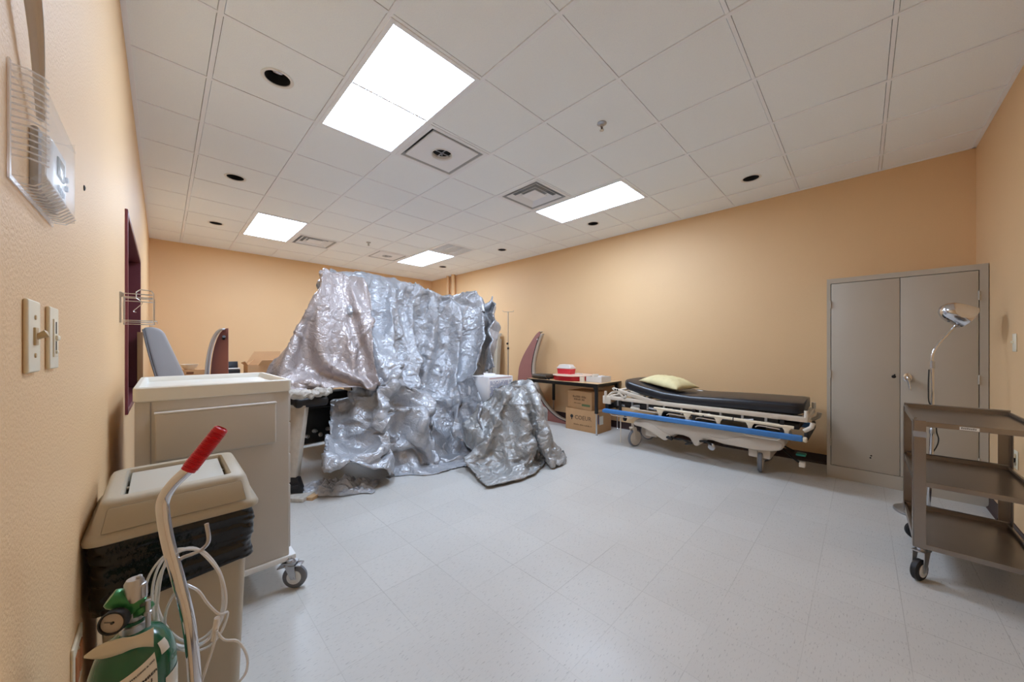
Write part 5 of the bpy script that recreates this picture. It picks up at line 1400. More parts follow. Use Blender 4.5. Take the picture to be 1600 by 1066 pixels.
def decode(S_):
    axes = []
    for ax, o_ in zip('xyz', S_['origin']):
        vals = []; k = 0; first = 0; d = S_[ax]
        for n in S_['used']:
            v = first
            for c in range(n):
                v += d[k]; k += 1
                if c == 0: first = v
                vals.append(o_ + v * S_['unit'])
        axes.append(vals)
    st = [0]
    for n in S_['used']: st.append(st[-1] + n)
    faces = []
    for r in range(S_['rows'] - 1):
        for c in range(min(S_['used'][r], S_['used'][r + 1]) - 1):
            faces.append((st[r] + c, st[r] + c + 1, st[r + 1] + c + 1, st[r + 1] + c))
    return list(zip(*axes)), faces
ns_ = noise.noise
def facet(p, sc):
    q = p * sc; ds, ps = noise.voronoi(q); best = 9
    for d, c in zip(ds, ps):
        k = math.sin(c.x * 91.7 + c.y * 37.3 + c.z * 53.1) * 43.7; k -= math.floor(k)
        k2 = math.sin(c.x * 17.1 + c.y * 71.3 + c.z * 29.9) * 61.3; k2 -= math.floor(k2)
        a = 2 * PI * k; z = 2 * k2 - 1; r = math.sqrt(1 - z * z)
        v = q - c
        h = (v.x * r * math.cos(a) + v.y * r * math.sin(a) + v.z * z) + .45 * d
        if h < best: best = h
    return best / sc
def sheet(S_, name, label, m, amp=.012, deepen=1.0, pleats=None):
    vs, fs = decode(S_)
    b = MB(); V = [b.bm.verts.new(v) for v in vs]
    rc = [(r, c) for r, n in enumerate(S_['used']) for c in range(n)]
    for f in fs: b.bm.faces.new([V[i] for i in f])
    b.bm.normal_update()
    if pleats:
        nr, nc = S_['rows'], S_['cols']; moves = []
        for v, (r, c) in zip(V, rc):
            u, h = c / nc, r / nr
            env = max(0, min(1, (pleats[1] - h) / .16)) * max(0, min(1, (h - .04) / .16))
            ph = u * pleats[0] + .55 * noise.noise(Vector((u * 3.1, h * 2.1, 7.7))) + .25 * math.sin(h * 5 + u * 4)
            k = 1 - abs(math.sin(PI * ph)); moves.append((k ** 1.3 - .3) * env * pleats[2] * (1 + .7 * noise.noise(Vector((ph, h * 4, 2)))))
        sgn = -1 if sum(v.normal.x * .7 + v.normal.y * .7 for v in V) > 0 else 1
        for v, k in zip(V, moves): v.co += v.normal * k * sgn
    loose = [v for v in b.bm.verts if not v.link_faces]; bmesh.ops.delete(b.bm, geom=loose, context='VERTS')
    b.bm.normal_update()
    me = bpy.data.meshes.new('tmp'); b.bm.to_mesh(me)
    o = bpy.data.objects.new('tmp', me); COL.objects.link(o)
    sd = o.modifiers.new('s', 'SUBSURF'); sd.levels = sd.render_levels = 2; sd.subdivision_type = 'CATMULL_CLARK'
    dg = bpy.context.evaluated_depsgraph_get(); dg.update(); m2 = bpy.data.meshes.new_from_object(o.evaluated_get(dg))
    bpy.data.objects.remove(o); bpy.data.meshes.remove(me)
    bb = MB(); bb.bm.from_mesh(m2); bpy.data.meshes.remove(m2); bb.bm.normal_update()
    # deepen the folds: push every corner away from the averaged surface
    soft = bb.bm.copy()
    for _ in range(90): bmesh.ops.smooth_vert(soft, verts=soft.verts, factor=.5, use_axis_x=True, use_axis_y=True, use_axis_z=True)
    soft.verts.ensure_lookup_table()
    for i, v in enumerate(bb.bm.verts):
        dlt = v.co - soft.verts[i].co
        if not v.is_boundary: v.co += dlt.normalized() * min(dlt.length * deepen, .07)
    soft.free(); bb.bm.normal_update()
    # crumple: flat facets meeting in sharp creases
    disp = []
    for v in bb.bm.verts:
        p = v.co; w_ = Vector((ns_(p * 1.7), ns_(p * 1.7 + Vector((9, 1, 4))), ns_(p * 1.7 + Vector((3, 7, 2))))) * .35
        q_ = p + w_; hang = Vector((q_.x, q_.y, q_.z * .4)) if p.z > .6 else q_
        disp.append((facet(hang, 4.2) + facet(q_ + Vector((5, 2, 8)), 10) * .8 + facet(q_ + Vector((1, 9, 3)), 24) * .6) * amp)
    mean = sum(disp) / len(disp)
    for v, d in zip(bb.bm.verts, disp):
        v.co += v.normal * (d - mean); v.co.z = max(v.co.z, .006)
    o = bb.obj(name, m, smooth=True, angle=180, recalc=False)
    so = o.modifiers.new('t', 'SOLIDIFY'); so.thickness = .0015; so.offset = 0
    tag(o, label, 'tarpaulin')
    return o
# corner heights and positions of the three folded sheets, as steps from the neighbouring corner
SHEET_MAIN = {
 "rows": 78, "cols": 72, "unit": 0.003, "origin": (0.936, 2.501, 0.007),
 "used": [44,44,44,44,44,44,44,44,44,44,44,44,44,44,44,44,44,44,44,44,44,44,44,44,44,44,44,44,44,44,44,44,44,44,44,44,44,44,44,44,44,44,44,44,44,44,44,44,44,44,44,44,44,44,44,44,44,44,44,72,72,72,72,72,72,72,72,72,72,72,72,72,72,72,72,72,72,72],
 "x": [0,14,15,20,17,19,19,22,15,10,8,11,9,4,-2,11,26,26,16,18,17,14,12,12,10,11,15,20,23,25,22,20,4,7,7,5,9,8,16,21,22,23,23,14,1,15,15,16,20,18,21,18,18,13,10,7,9,7,3,7,22,25,17,18,17,14,13,10,9,11,15,19,25,25,22,21,7,8,5,5,5,12,15,19,21,
23,20,12,4,15,14,16,18,22,17,18,15,12,10,11,10,4,6,7,22,26,17,16,17,15,12,7,10,12,15,21,24,26,23,21,10,6,7,5,5,9,15,19,20,21,15,6,1,16,14,16,20,21,20,17,9,7,9,8,15,8,2,10,27,23,20,17,15,14,11,8,10,12,16,23,23,26,23,20,12,8,7,3,3,10,
14,20,19,14,6,1,4,16,12,17,24,22,20,14,5,1,6,9,13,13,4,12,29,24,21,16,14,12,13,7,10,12,18,24,25,25,21,18,14,10,5,0,6,12,12,19,17,5,-1,0,5,12,11,21,25,22,20,14,2,5,2,2,12,14,7,16,27,27,23,14,15,14,7,8,12,14,19,23,25,25,17,15,14,9,6,
3,9,10,14,17,13,-2,-5,0,5,8,13,20,25,22,20,18,4,6,4,-5,4,13,14,18,27,28,22,16,14,12,9,6,13,15,19,21,20,23,18,16,13,10,6,9,7,12,15,13,2,-2,-4,-3,3,12,13,16,24,25,19,14,5,12,2,-2,0,11,19,15,27,27,23,17,13,12,10,6,12,16,13,16,23,23,21,
17,13,8,7,6,11,12,12,3,0,1,-3,-2,6,9,15,16,21,25,19,12,6,12,0,3,6,11,15,11,27,29,24,15,14,10,11,9,9,14,15,13,21,23,21,14,13,9,7,9,10,12,-1,5,-1,0,0,0,10,-3,18,17,22,23,20,6,11,11,6,1,12,13,12,11,25,28,20,16,13,13,11,7,6,12,14,13,22,
21,20,15,11,10,10,9,10,4,1,0,-1,-1,1,2,-2,2,16,20,21,22,16,7,14,6,9,5,15,15,12,11,25,27,13,18,16,13,8,1,7,7,14,19,19,22,21,14,13,9,8,9,8,4,-2,-3,0,1,-2,1,-1,12,10,19,21,13,18,18,8,5,7,11,16,14,14,14,24,20,19,18,17,5,2,9,2,10,12,18,
21,22,21,15,14,7,6,8,8,-2,-7,-1,2,2,-2,-2,7,8,15,17,14,13,12,18,11,7,12,11,14,12,16,18,21,23,19,19,16,8,-2,2,7,8,11,19,22,22,20,17,8,9,9,4,3,2,-3,-11,0,2,-2,-1,1,14,15,12,13,11,12,16,15,10,12,11,9,14,17,19,23,23,18,18,14,10,1,0,4,9,
10,19,22,21,21,14,12,7,4,6,1,1,0,-14,-2,0,2,0,7,14,15,11,11,16,8,11,15,14,10,7,12,18,15,18,25,20,20,16,13,10,6,0,0,8,12,18,23,21,21,13,9,9,2,2,6,-1,-1,-14,-1,2,2,4,5,16,15,9,15,17,8,1,17,13,7,13,13,16,15,18,25,20,21,14,13,11,5,4,-2,
5,13,20,21,22,23,14,1,4,7,-1,5,4,-7,-5,-4,3,4,4,5,17,14,10,16,18,-3,11,10,6,15,13,12,18,16,19,26,20,20,16,11,10,8,3,-1,3,12,20,24,23,21,10,5,-3,2,3,-1,9,1,-7,-2,-1,4,6,9,13,14,8,19,17,-6,10,14,3,12,12,16,16,18,22,26,19,18,16,13,8,0,
7,2,2,14,22,24,24,20,14,3,-1,-8,-1,7,1,2,7,-7,-1,3,5,6,14,10,6,18,20,-4,8,12,4,9,16,13,16,21,23,24,19,21,15,8,1,5,3,4,9,19,22,22,20,21,11,3,3,-7,-1,5,8,3,2,-10,-2,4,2,7,13,9,4,16,23,-4,10,10,5,5,13,16,18,19,21,22,24,19,14,8,3,1,6,6,
13,17,19,20,21,20,10,8,-1,-3,0,6,10,5,-3,-10,-3,2,2,6,11,10,4,14,24,-1,6,9,9,3,12,14,18,19,20,19,24,22,14,11,5,2,0,9,12,15,17,20,22,18,13,9,-2,-2,4,7,8,7,-6,-10,-4,4,5,6,9,10,4,16,23,2,-1,10,6,8,15,10,16,18,23,21,23,22,18,12,3,-4,3,
4,13,14,18,18,21,19,13,10,-2,2,5,9,10,4,-6,-10,-4,5,6,10,5,5,7,17,21,6,-6,5,12,12,9,17,15,19,21,24,23,20,18,6,4,0,-6,11,10,10,16,22,22,19,13,7,4,1,10,8,4,7,-6,-10,-1,4,6,8,7,0,6,17,23,4,-7,6,11,11,15,16,16,20,21,24,21,19,14,6,-3,3,
-1,3,9,13,19,20,23,20,12,8,3,9,9,9,0,4,-2,-8,1,4,6,8,10,2,2,15,22,0,-8,6,14,14,15,15,16,20,20,24,20,18,12,3,-3,-2,3,5,7,12,22,22,21,20,17,7,6,7,10,6,5,-3,1,-3,3,2,4,3,11,9,1,12,20,-4,-4,9,14,14,13,14,17,19,19,23,20,15,10,3,-4,-1,4,
5,6,14,22,23,23,18,17,12,3,9,8,10,2,-1,-1,1,1,4,1,1,6,17,8,10,18,-5,-3,9,12,13,13,17,17,16,19,22,17,12,9,3,-4,1,6,2,11,13,22,24,23,18,15,14,8,4,9,12,4,-1,2,-1,0,2,1,8,6,15,13,9,8,4,-9,8,15,15,10,17,15,17,18,19,14,14,9,4,-6,7,0,7,9,
15,22,25,21,16,16,13,11,3,11,12,7,2,2,-3,-3,1,2,-3,17,11,14,3,-2,9,2,6,15,13,13,15,12,11,17,21,6,13,13,5,9,-1,4,10,9,14,20,25,19,17,15,14,10,8,9,10,11,3,-2,0,-1,-2,2,2,14,14,13,7,-9,0,7,12,14,13,14,16,11,10,15,17,4,15,11,9,11,10,-1,
6,10,15,24,20,18,18,14,15,10,11,11,10,8,2,0,-1,0,-2,0,3,13,15,7,4,7,1,0,9,15,13,15,14,8,10,17,8,7,21,9,11,10,10,6,1,11,17,22,21,20,18,12,12,12,11,10,11,8,1,-1,0,-1,-1,-1,8,8,14,5,-6,14,8,3,7,10,15,15,12,8,8,15,4,15,21,10,11,9,10,6,
5,10,16,21,23,20,18,14,12,11,11,9,11,8,-1,-1,-1,0,-2,3,8,7,12,5,-10,8,3,11,10,11,14,8,13,13,10,7,7,21,22,11,8,11,5,8,6,12,14,20,25,20,18,15,12,10,10,11,10,8,0,-3,-3,1,2,7,-5,11,10,11,-8,-7,10,12,11,15,13,12,4,11,10,6,12,23,23,13,10,
11,1,7,7,14,13,20,23,21,18,17,11,12,10,9,11,2,-2,2,0,1,7,8,-4,14,10,13,-3,-12,7,13,13,13,13,12,1,12,8,8,15,26,21,16,7,11,6,2,10,10,16,18,24,22,18,16,13,11,9,11,9,4,4,6,-1,0,3,8,-2,12,14,12,-3,-11,7,13,13,14,12,10,2,10,9,9,17,26,22,
14,8,10,6,4,8,13,15,19,24,21,18,15,14,11,12,9,11,9,4,6,0,0,2,7,-1,12,14,12,-3,-10,7,12,14,14,12,6,4,11,8,12,19,23,24,14,6,12,6,5,8,12,16,18,24,22,17,16,13,13,10,12,10,8,10,6,1,0,2,7,-2,13,14,11,-2,-9,7,13,14,14,9,9,1,10,10,13,21,24,
21,14,10,8,7,8,8,11,16,19,23,20,19,15,14,13,11,11,12,11,10,8,1,0,3,6,0,11,15,11,-3,-8,7,15,14,13,11,4,8,5,11,14,22,23,22,12,13,10,5,6,10,11,16,19,21,21,19,15,15,12,11,12,12,13,13,7,2,2,4,5,-1,10,14,12,-3,-6,8,15,14,12,11,5,8,6,12,15,
22,22,19,14,13,7,7,9,9,12,15,19,22,22,17,15,14,13,10,13,13,13,13,10,4,2,4,7,-2,12,14,11,-3,-5,9,15,13,13,9,8,6,9,9,18,21,23,20,14,9,8,9,7,11,12,15,19,22,21,17,15,14,12,14,12,11,15,13,12,7,2,5,6,0,11,15,10,-5,-2,10,15,13,11,12,2,12,
7,13,17,21,22,20,15,9,5,10,9,10,13,17,17,22,21,17,16,13,12,13,13,12,14,15,12,9,5,5,5,-1,12,15,8,-4,0,10,16,12,10,9,5,13,9,13,17,21,21,20,15,7,7,11,8,13,12,16,19,20,20,17,17,12,13,13,12,13,14,15,14,11,6,5,6,-1,12,15,7,-4,2,10,18,10,
10,8,6,12,12,13,18,21,22,18,13,7,8,11,12,10,13,15,20,21,19,18,16,12,13,13,13,12,15,16,14,11,8,6,6,-1,13,14,7,-4,2,14,15,10,10,7,12,10,11,14,19,21,21,18,10,7,10,11,13,11,15,15,16,21,20,17,17,11,13,15,12,13,14,15,16,13,9,6,8,-1,12,14,
7,-3,3,14,16,10,9,8,11,12,12,16,18,19,20,18,11,7,9,14,10,14,14,15,17,20,19,17,16,14,13,12,13,15,13,14,18,14,11,7,9,-2,14,13,6,-2,3,15,16,10,9,10,11,12,13,16,17,20,19,17,9,7,14,11,12,14,14,15,17,19,19,17,17,14,13,12,14,13,14,14,19,15,
11,10,9,-2,15,12,5,-1,5,16,15,8,10,13,9,13,15,16,18,17,20,15,8,10,14,11,14,12,15,16,15,20,18,18,16,14,14,12,14,13,15,14,17,16,12,11,11,-1,14,12,5,-1,8,16,15,8,11,11,10,14,15,17,17,17,20,13,7,12,14,13,12,15,15,14,17,20,16,18,16,15,13,
14,13,13,14,16,16,16,14,12,10,-2,13,13,5,0,9,17,13,10,10,13,9,15,15,18,16,18,18,10,10,13,14,12,15,13,15,16,16,18,17,17,16,14,15,13,14,15,13,16,16,17,13,13,13,-1,14,11,4,2,11,17,13,10,11,11,12,15,15,17,17,18,15,12,10,12,15,12,15,14,
15,16,17,15,18,16,17,14,16,13,13,15,14,16,17,16,14,13,11,-2,13,12,4,3,13,17,13,10,11,11,12,16,15,17,16,17,17,11,9,14,14,14,15,15,13,17,16,17,16,18,15,15,15,12,14,15,14,16,17,17,15,12,12,-1,13,10,4,6,14,16,14,9,12,12,14,15,15,16,17,
17,15,10,11,13,15,16,14,14,15,17,14,18,16,17,14,16,14,13,14,15,14,16,17,16,16,14,12,-3,14,11,3,8,15,17,12,11,11,13,16,14,15,16,16,17,13,11,11,15,15,15,14,15,15,16,15,16,17,15,16,16,13,15,14,14,15,15,17,17,16,14,12,-2,15,10,4,10,15,
16,14,10,11,15,15,14,16,16,16,16,12,10,14,14,15,15,15,15,15,16,16,15,16,15,16,16,14,14,13,15,16,15,17,17,16,14,13,-1,15,9,5,12,17,15,13,9,12,16,15,15,15,15,16,16,12,10,14,15,15,16,16,14,15,16,15,15,16,15,16,16,13,14,15,15,14,16,16,
17,17,16,12,-2,15,10,7,11,17,17,11,10,14,16,13,15,16,16,15,15,11,12,14,15,15,16,15,14,17,16,13,16,16,15,16,15,16,11,17,14,14,17,17,15,17,15,13,0,14,10,7,14,16,17,12,10,15,15,14,15,17,14,16,14,10,12,15,16,16,15,15,14,16,15,15,16,15,
16,15,14,16,13,16,14,15,17,15,16,17,16,14,-2,15,10,9,14,17,16,12,10,16,15,16,14,16,14,16,13,10,14,15,15,17,15,15,14,15,16,15,15,15,15,16,13,15,16,15,15,14,16,16,15,18,16,13,0,15,10,10,14,16,18,11,12,14,17,14,15,16,14,16,11,11,16,14,
16,16,15,16,15,15,14,17,13,15,15,15,13,16,15,15,16,15,15,17,15,15,16,16,15,2,28,33,0,-3,-6,-4,-4,-5,-6,-6,-6,-6,-6,-6,-8,-5,-7,-5,-5,-3,-2,-2,-1,-1,0,0,-2,16,10,11,15,17,16,13,12,15,16,15,14,16,14,16,10,13,16,13,16,15,15,16,16,15,15,
15,15,13,16,15,14,14,15,16,16,14,18,13,16,17,15,15,15,4,23,27,10,0,-2,-3,-3,-4,-6,-5,-7,-6,-8,-5,-7,-7,-6,-8,-4,-8,-4,-3,-2,-2,-1,-3,-2,17,12,11,16,15,17,13,12,17,15,16,15,13,15,14,12,14,15,14,17,14,16,15,14,16,15,17,12,13,16,12,16,
16,15,15,16,15,15,16,15,16,15,19,15,8,16,15,8,11,2,0,0,-3,-2,-4,-5,-7,-7,-6,-7,-7,-8,-8,-7,-7,-8,-5,-4,-4,-4,-2,1,15,11,14,17,15,17,13,12,16,16,16,13,15,15,14,12,15,14,15,16,14,16,14,16,16,16,14,13,14,15,13,15,16,16,14,15,16,16,14,
15,16,15,18,13,6,11,11,11,7,5,4,3,2,1,0,-1,-5,-6,-7,-6,-9,-6,-8,-9,-8,-9,-7,-6,-5,-6,-4,0,14,12,15,17,16,15,15,13,16,15,16,15,13,16,13,13,15,13,15,15,15,16,15,15,16,16,13,14,15,13,16,13,15,15,15,15,15,15,16,14,16,15,16,8,7,6,8,10,7,
6,4,3,3,4,3,5,3,-4,-3,-6,-8,-8,-7,-9,-9,-9,-8,-8,-7,-5,-6,-1,15,13,16,15,16,17,15,14,15,17,14,16,12,16,13,14,14,13,15,15,15,15,16,16,15,17,12,14,16,13,15,16,12,12,15,16,15,15,16,15,14,15,9,8,3,7,6,7,7,6,7,1,2,4,7,6,5,5,3,-3,-5,-6,-9,
-8,-8,-10,-8,-9,-8,-7,-7,1,14,14,17,15,15,17,15,15,15,16,16,15,11,16,15,15,13,12,15,16,16,15,14,15,16,18,11,15,14,14,14,16,15,10,13,17,15,14,17,14,14,12,11,1,3,3,4,5,6,11,6,4,5,4,3,10,6,8,5,2,-1,-4,-8,-7,-8,-10,-9,-7,-9,-9,-6,-3,15,
16,16,16,16,16,16,15,16,15,15,13,16,14,13,14,15,16,16,14,12,15,16,16,16,15,16,11,16,15,11,14,15,19,10,14,15,16,13,16,15,14,6,-11,1,1,5,6,11,6,4,6,6,10,6,6,5,9,9,5,2,0,-3,-7,-7,-8,-9,-8,-9,-8,-9,1,13,16,17,16,16,15,15,16,16,14,15,15,
15,14,15,15,13,15,15,15,13,15,19,12,10,15,15,16,15,14,15,16,16,16,15,15,14,9,16,16,14,14,-1,3,4,2,0,4,-4,5,6,6,7,9,4,7,8,8,10,6,5,5,3,-4,-7,-7,-7,-8,-9,-8,-10,9,8,14,16,15,15,16,15,15,15,15,14,16,14,15,15,14,15,14,15,14,15,15,17,12,
16,14,15,14,13,15,16,16,14,14,15,15,16,11,15,16,16,12,8,5,4,-1,1,1,1,2,2,3,5,5,6,7,6,7,8,6,6,7,9,-1,-6,-8,-3,-6,-8,-9,-9,-1,15,12,13,15,15,14,15,15,15,14,15,15,15,14,15,15,15,14,15,15,15,14,15,16,15,13,14,13,15,16,16,16,15,14,15,15,
14,14,15,15,14,13,8,7,6,2,2,1,2,3,2,2,6,5,6,6,5,5,5,7,6,7,7,0,-7,-6,-3,-3,-6,-7,-9,-1,15,12,14,15,15,14,15,15,15,14,15,15,15,14,15,15,15,14,15,15,15,14,15,15,14,14,13,15,15,16,16,16,15,16,15,15,12,14,15,15,13,11,12,4,5,3,4,4,5,4,5,
6,6,6,6,5,6,4,5,5,5,4,2,-1,-5,-6,-2,-4,-4,-5,-7,-1,11,17,14,15,15,14,15,15,15,14,15,15,15,14,15,15,15,14,15,15,15,14,15,15,15,13,14,16,14,16,15,16,15,15,15,15,13,14,15,15,15,14,7,12,6,5,6,5,5,5,6,4,5,5,4,5,4,4,3,4,2,1,0,0,-2,-3,-3,
-3,-4,-4,-5,1,11,18,13,14,15,14,15,15,15,14,15,15,15,14,15,15,15,14,15,15,15,14,15,15,15,14,15,15,15,14,15,15,14,15,15,15,14,15,15,15,14,12,13,9,5,5,5,5,5,5,4,5,4,4,4,4,4,4,5,5,0,-1,1,1,0,-2,-2,-3,-2,-3,-3,5,12,12,13,14,15,14,15,15,
15,14,15,15,15,14,15,15,15,14,15,15,15,14,15,15,15,14,15,15,15,14,15,15,14,15,15,15,14,15,15,15,14,13,7,6,4,5,5,5,5,5,5,5,5,4,5,5,5,5,7,3,-1,-2,0,1,0,-1,-1,-2,-2,-1,-1,0,11,13,15,12,15,14,15,15,15,14,15,15,15,14,15,15,15,14,15,15,15,
14,15,15,15,14,15,15,15,14,15,15,14,15,15,15,14,15,15,15,15,13,9,6,3,4,4,4,4,4,5,5,5,5,6,6,6,5,4,1,-1,-2,-1,0,0,0,-1,-1,-1,1,2,3,9,12,14,15,13,14,15,15,15,14,15,15,15,14,15,15,15,14,15,15,15,14,15,15,15,14,15,15,15,14,15,15,14,15,15,
15,14,15,15,15,15,14,8,5,5,4,4,4,4,4,5,4,5,5,6,7,6,4,0,-1,-1,0,-1,0,0,0,1,0,2,2,2,10,7,8,13,14,11,14,15,15,15,14,15,15,15,14,15,15,15,14,15,15,15,14,15,15,15,14,15,15,15,14,15,15,14,15,15,15,14,15,15,15,14,13,12,6,5,4,5,4,4,5,4,4,4,
4,5,7,5,2,-1,0,0,0,0,0,1,1,2,1,2,2,2,7,8,7,9,8,14,14,15,15,15,14,15,15,15,14,15,15,15,14,15,15,15,14,15,15,15,14,15,15,15,14,15,15,14,15,15,15,14,15,15,15,14,14,9,10,4,5,5,5,4,4,5,4,4,4,5,4,4,2,0,0,1,1,1,2,2,2,2,1,2,2,2,],
 "y": [171,-6,-5,-2,-5,-6,-3,-4,3,7,9,3,11,14,18,9,-14,-16,-20,-13,-7,-3,2,0,-1,-1,-4,-5,-7,-10,-8,-5,3,-6,-3,1,-5,-8,-10,-14,-17,-16,-15,-12,12,-6,-6,-9,-4,-8,-1,1,1,3,6,10,9,13,16,13,-12,-19,-19,-12,-3,0,3,0,1,0,-6,-7,-11,-9,-8,-6,-2,-4,
-1,-3,-3,-3,-7,-12,-14,-17,-16,-15,10,-6,-6,-7,-9,-7,-2,2,0,6,7,7,10,12,14,14,-10,-21,-17,-7,-2,1,2,3,0,-3,-7,-10,-10,-12,-10,-4,-6,0,-5,-1,-3,0,-3,-9,-12,-16,-17,-18,9,-4,-5,-8,-11,-10,-9,4,7,9,10,6,9,9,13,13,-7,-20,-15,-6,0,2,1,1,
0,-5,-9,-12,-10,-13,-9,-5,-5,-4,-3,-1,-1,-1,-2,-6,-9,-15,-20,-20,10,-2,-5,-11,-12,-14,-10,3,9,14,11,9,7,9,13,11,-5,-20,-12,-4,1,-1,1,-2,0,-7,-9,-13,-10,-11,-10,-8,-4,-3,-2,0,-1,-1,-5,-3,-9,-18,-19,-18,14,-4,-3,-13,-15,-14,-14,1,9,10,
16,15,8,10,12,8,-5,-17,-10,-2,-1,-2,-1,-4,-2,-6,-9,-10,-7,-13,-13,-7,-4,-2,3,-1,-2,-2,-5,-9,-10,-18,-19,-15,18,-3,-9,-12,-16,-18,-13,-4,11,6,12,15,17,9,7,9,-4,-10,-10,-5,-3,1,-7,1,-6,-3,-5,-9,-15,-9,-12,-6,-4,1,2,-1,-1,-3,-3,-10,-19,
-20,-18,-11,16,-4,-10,-13,-16,-18,-14,-8,8,4,11,15,14,9,6,2,0,-3,-7,-8,-7,-1,0,-4,2,1,-9,-14,-8,-7,-8,-6,-4,2,1,0,-1,-3,-8,-16,-21,-20,-19,-10,9,-1,-9,-10,-16,-20,-17,-9,6,2,10,10,11,8,5,1,-1,-4,-2,-9,-8,-4,3,2,-1,3,-3,-9,-7,-7,-7,
-6,-2,2,2,1,-2,-4,-16,-18,-23,-21,-18,-12,4,5,-7,-7,-15,-20,-20,-11,1,3,8,7,8,1,5,10,-7,-7,-2,-10,-7,3,5,5,4,0,1,-6,-8,-7,-4,-5,-1,3,2,1,-2,-10,-17,-22,-24,-24,-19,-11,5,7,-5,-7,-12,-16,-19,-17,-3,6,6,9,-9,1,10,15,-3,-12,-14,-9,-2,
7,8,9,5,4,2,-4,-7,-5,-5,-3,-2,1,3,0,-2,-12,-18,-25,-27,-24,-21,-14,7,-1,4,-7,-11,-23,-8,-17,-4,3,8,-5,-8,6,11,14,-5,-20,-13,-4,2,10,11,7,7,6,2,0,-3,-6,-4,-5,-4,3,-4,-1,-2,-10,-17,-25,-26,-28,-23,-17,9,1,-3,-5,-15,-21,-19,0,-2,1,-11,
-1,-2,12,9,11,-13,-16,-9,-1,3,9,12,9,7,8,5,1,-4,-7,-6,-4,-3,-5,2,-3,-6,-10,-16,-19,-26,-28,-24,-18,13,-2,-4,-12,-18,-21,-14,-1,-5,-8,-5,-4,11,7,9,10,-12,-16,-10,1,6,10,13,10,9,7,6,-2,-6,-7,-3,-8,-2,-5,-4,1,-5,-11,-15,-14,-24,-27,-26,
-18,8,-2,-7,-17,-19,-18,-14,-13,-2,-1,5,-8,7,4,8,10,-6,-19,-7,4,10,10,10,9,11,7,6,-6,-5,-5,-4,-11,-8,2,-7,-3,-1,-9,-13,-13,-22,-25,-24,-18,9,-5,-10,-20,-16,-19,-17,-12,-2,4,10,-7,-6,2,10,10,-4,-17,-3,7,8,11,10,10,9,7,4,-8,-1,-6,-6,
-9,-12,-3,1,-8,-1,-7,-9,-15,-20,-23,-21,-17,9,-8,-13,-23,-13,-20,-18,-13,-4,13,2,5,-9,-4,7,8,-2,-13,1,7,9,9,10,8,9,8,1,-1,-6,-3,-6,-8,-13,-3,-5,-4,-8,-2,-11,-14,-20,-19,-19,-14,6,-6,-18,-23,-14,-20,-17,-17,-5,14,6,7,-5,-4,-1,0,1,-5,
6,6,8,11,8,10,6,6,4,-3,-4,-4,-3,-12,-12,-7,0,-7,-6,-6,-13,-16,-16,-17,-17,-12,8,-11,-16,-23,-14,-21,-19,-18,-5,14,12,1,1,-6,-5,-3,2,7,3,4,8,10,9,6,9,3,1,0,-2,1,-5,-11,-12,-8,-3,-4,-7,-7,-13,-17,-16,-18,-15,-13,6,-10,-18,-23,-14,-20,
-20,-20,-7,13,14,7,-7,-3,-2,0,3,2,5,3,9,8,10,7,8,3,0,0,3,0,-7,-10,-12,-6,-4,-6,-7,-8,-13,-18,-17,-18,-15,-13,5,-14,-16,-22,-13,-17,-23,-22,-7,10,15,9,-7,0,0,-1,4,4,1,2,9,8,11,10,5,4,2,3,1,-1,-8,-9,-9,-8,-6,-6,-5,-9,-14,-17,-19,-19,
-16,-13,3,-16,-15,-21,-15,-13,-25,-19,-8,11,8,6,5,2,-1,-1,0,-3,6,1,9,13,9,12,7,5,3,3,1,-2,-8,-10,-8,-8,-6,-5,-3,-9,-15,-20,-21,-20,-18,-12,-6,-6,-19,-20,-15,-9,-25,-18,-7,5,5,10,0,0,0,-1,0,-3,5,8,13,14,11,9,7,8,6,2,-1,-2,-6,-9,-11,
-6,-7,-2,-4,-9,-18,-18,-22,-22,-20,-13,-10,0,-15,-20,-15,-8,-22,-15,-11,7,6,-1,-2,-1,1,0,-1,6,6,12,14,12,13,10,11,8,5,1,-2,-3,-6,-11,-10,-7,-2,-3,-3,-10,-14,-21,-21,-25,-21,-15,-12,3,-13,-16,-11,-10,-18,-14,-9,1,0,-4,2,1,1,3,3,5,10,
11,15,13,14,11,11,10,5,-1,-3,-6,-6,-9,-11,-6,-6,2,-3,-9,-14,-18,-24,-23,-23,-16,-4,-4,-13,-6,-8,-12,-15,-16,-14,-4,-2,1,6,-1,3,5,4,8,12,13,13,17,12,12,11,11,5,-3,-4,-8,-8,-8,-8,-8,-5,-1,0,-7,-12,-19,-23,-22,-22,-17,1,-9,-11,-2,-9,-14,
-15,-15,-11,-5,-4,-2,3,1,6,6,7,12,13,13,14,17,14,10,10,8,8,-4,-6,-8,-10,-11,-5,-6,-6,-1,-1,-6,-11,-17,-22,-21,-19,-17,3,-11,-2,-9,-12,-19,-14,-7,-8,-2,-4,-4,0,0,3,10,8,13,14,13,16,17,8,14,7,10,6,-5,-5,-11,-15,-11,-5,2,-8,-2,1,-6,-13,
-15,-18,-20,-19,-16,-1,-8,-3,-4,-9,-17,-20,-13,-1,-1,-4,0,-5,-1,9,9,10,13,15,12,15,12,10,12,7,8,6,-2,-10,-17,-13,-9,-3,3,-6,-3,1,-6,-11,-15,-19,-18,-17,-14,-3,-4,5,-4,-17,-16,-20,-18,-3,0,3,-5,-1,6,10,11,11,12,13,13,13,10,8,11,9,8,
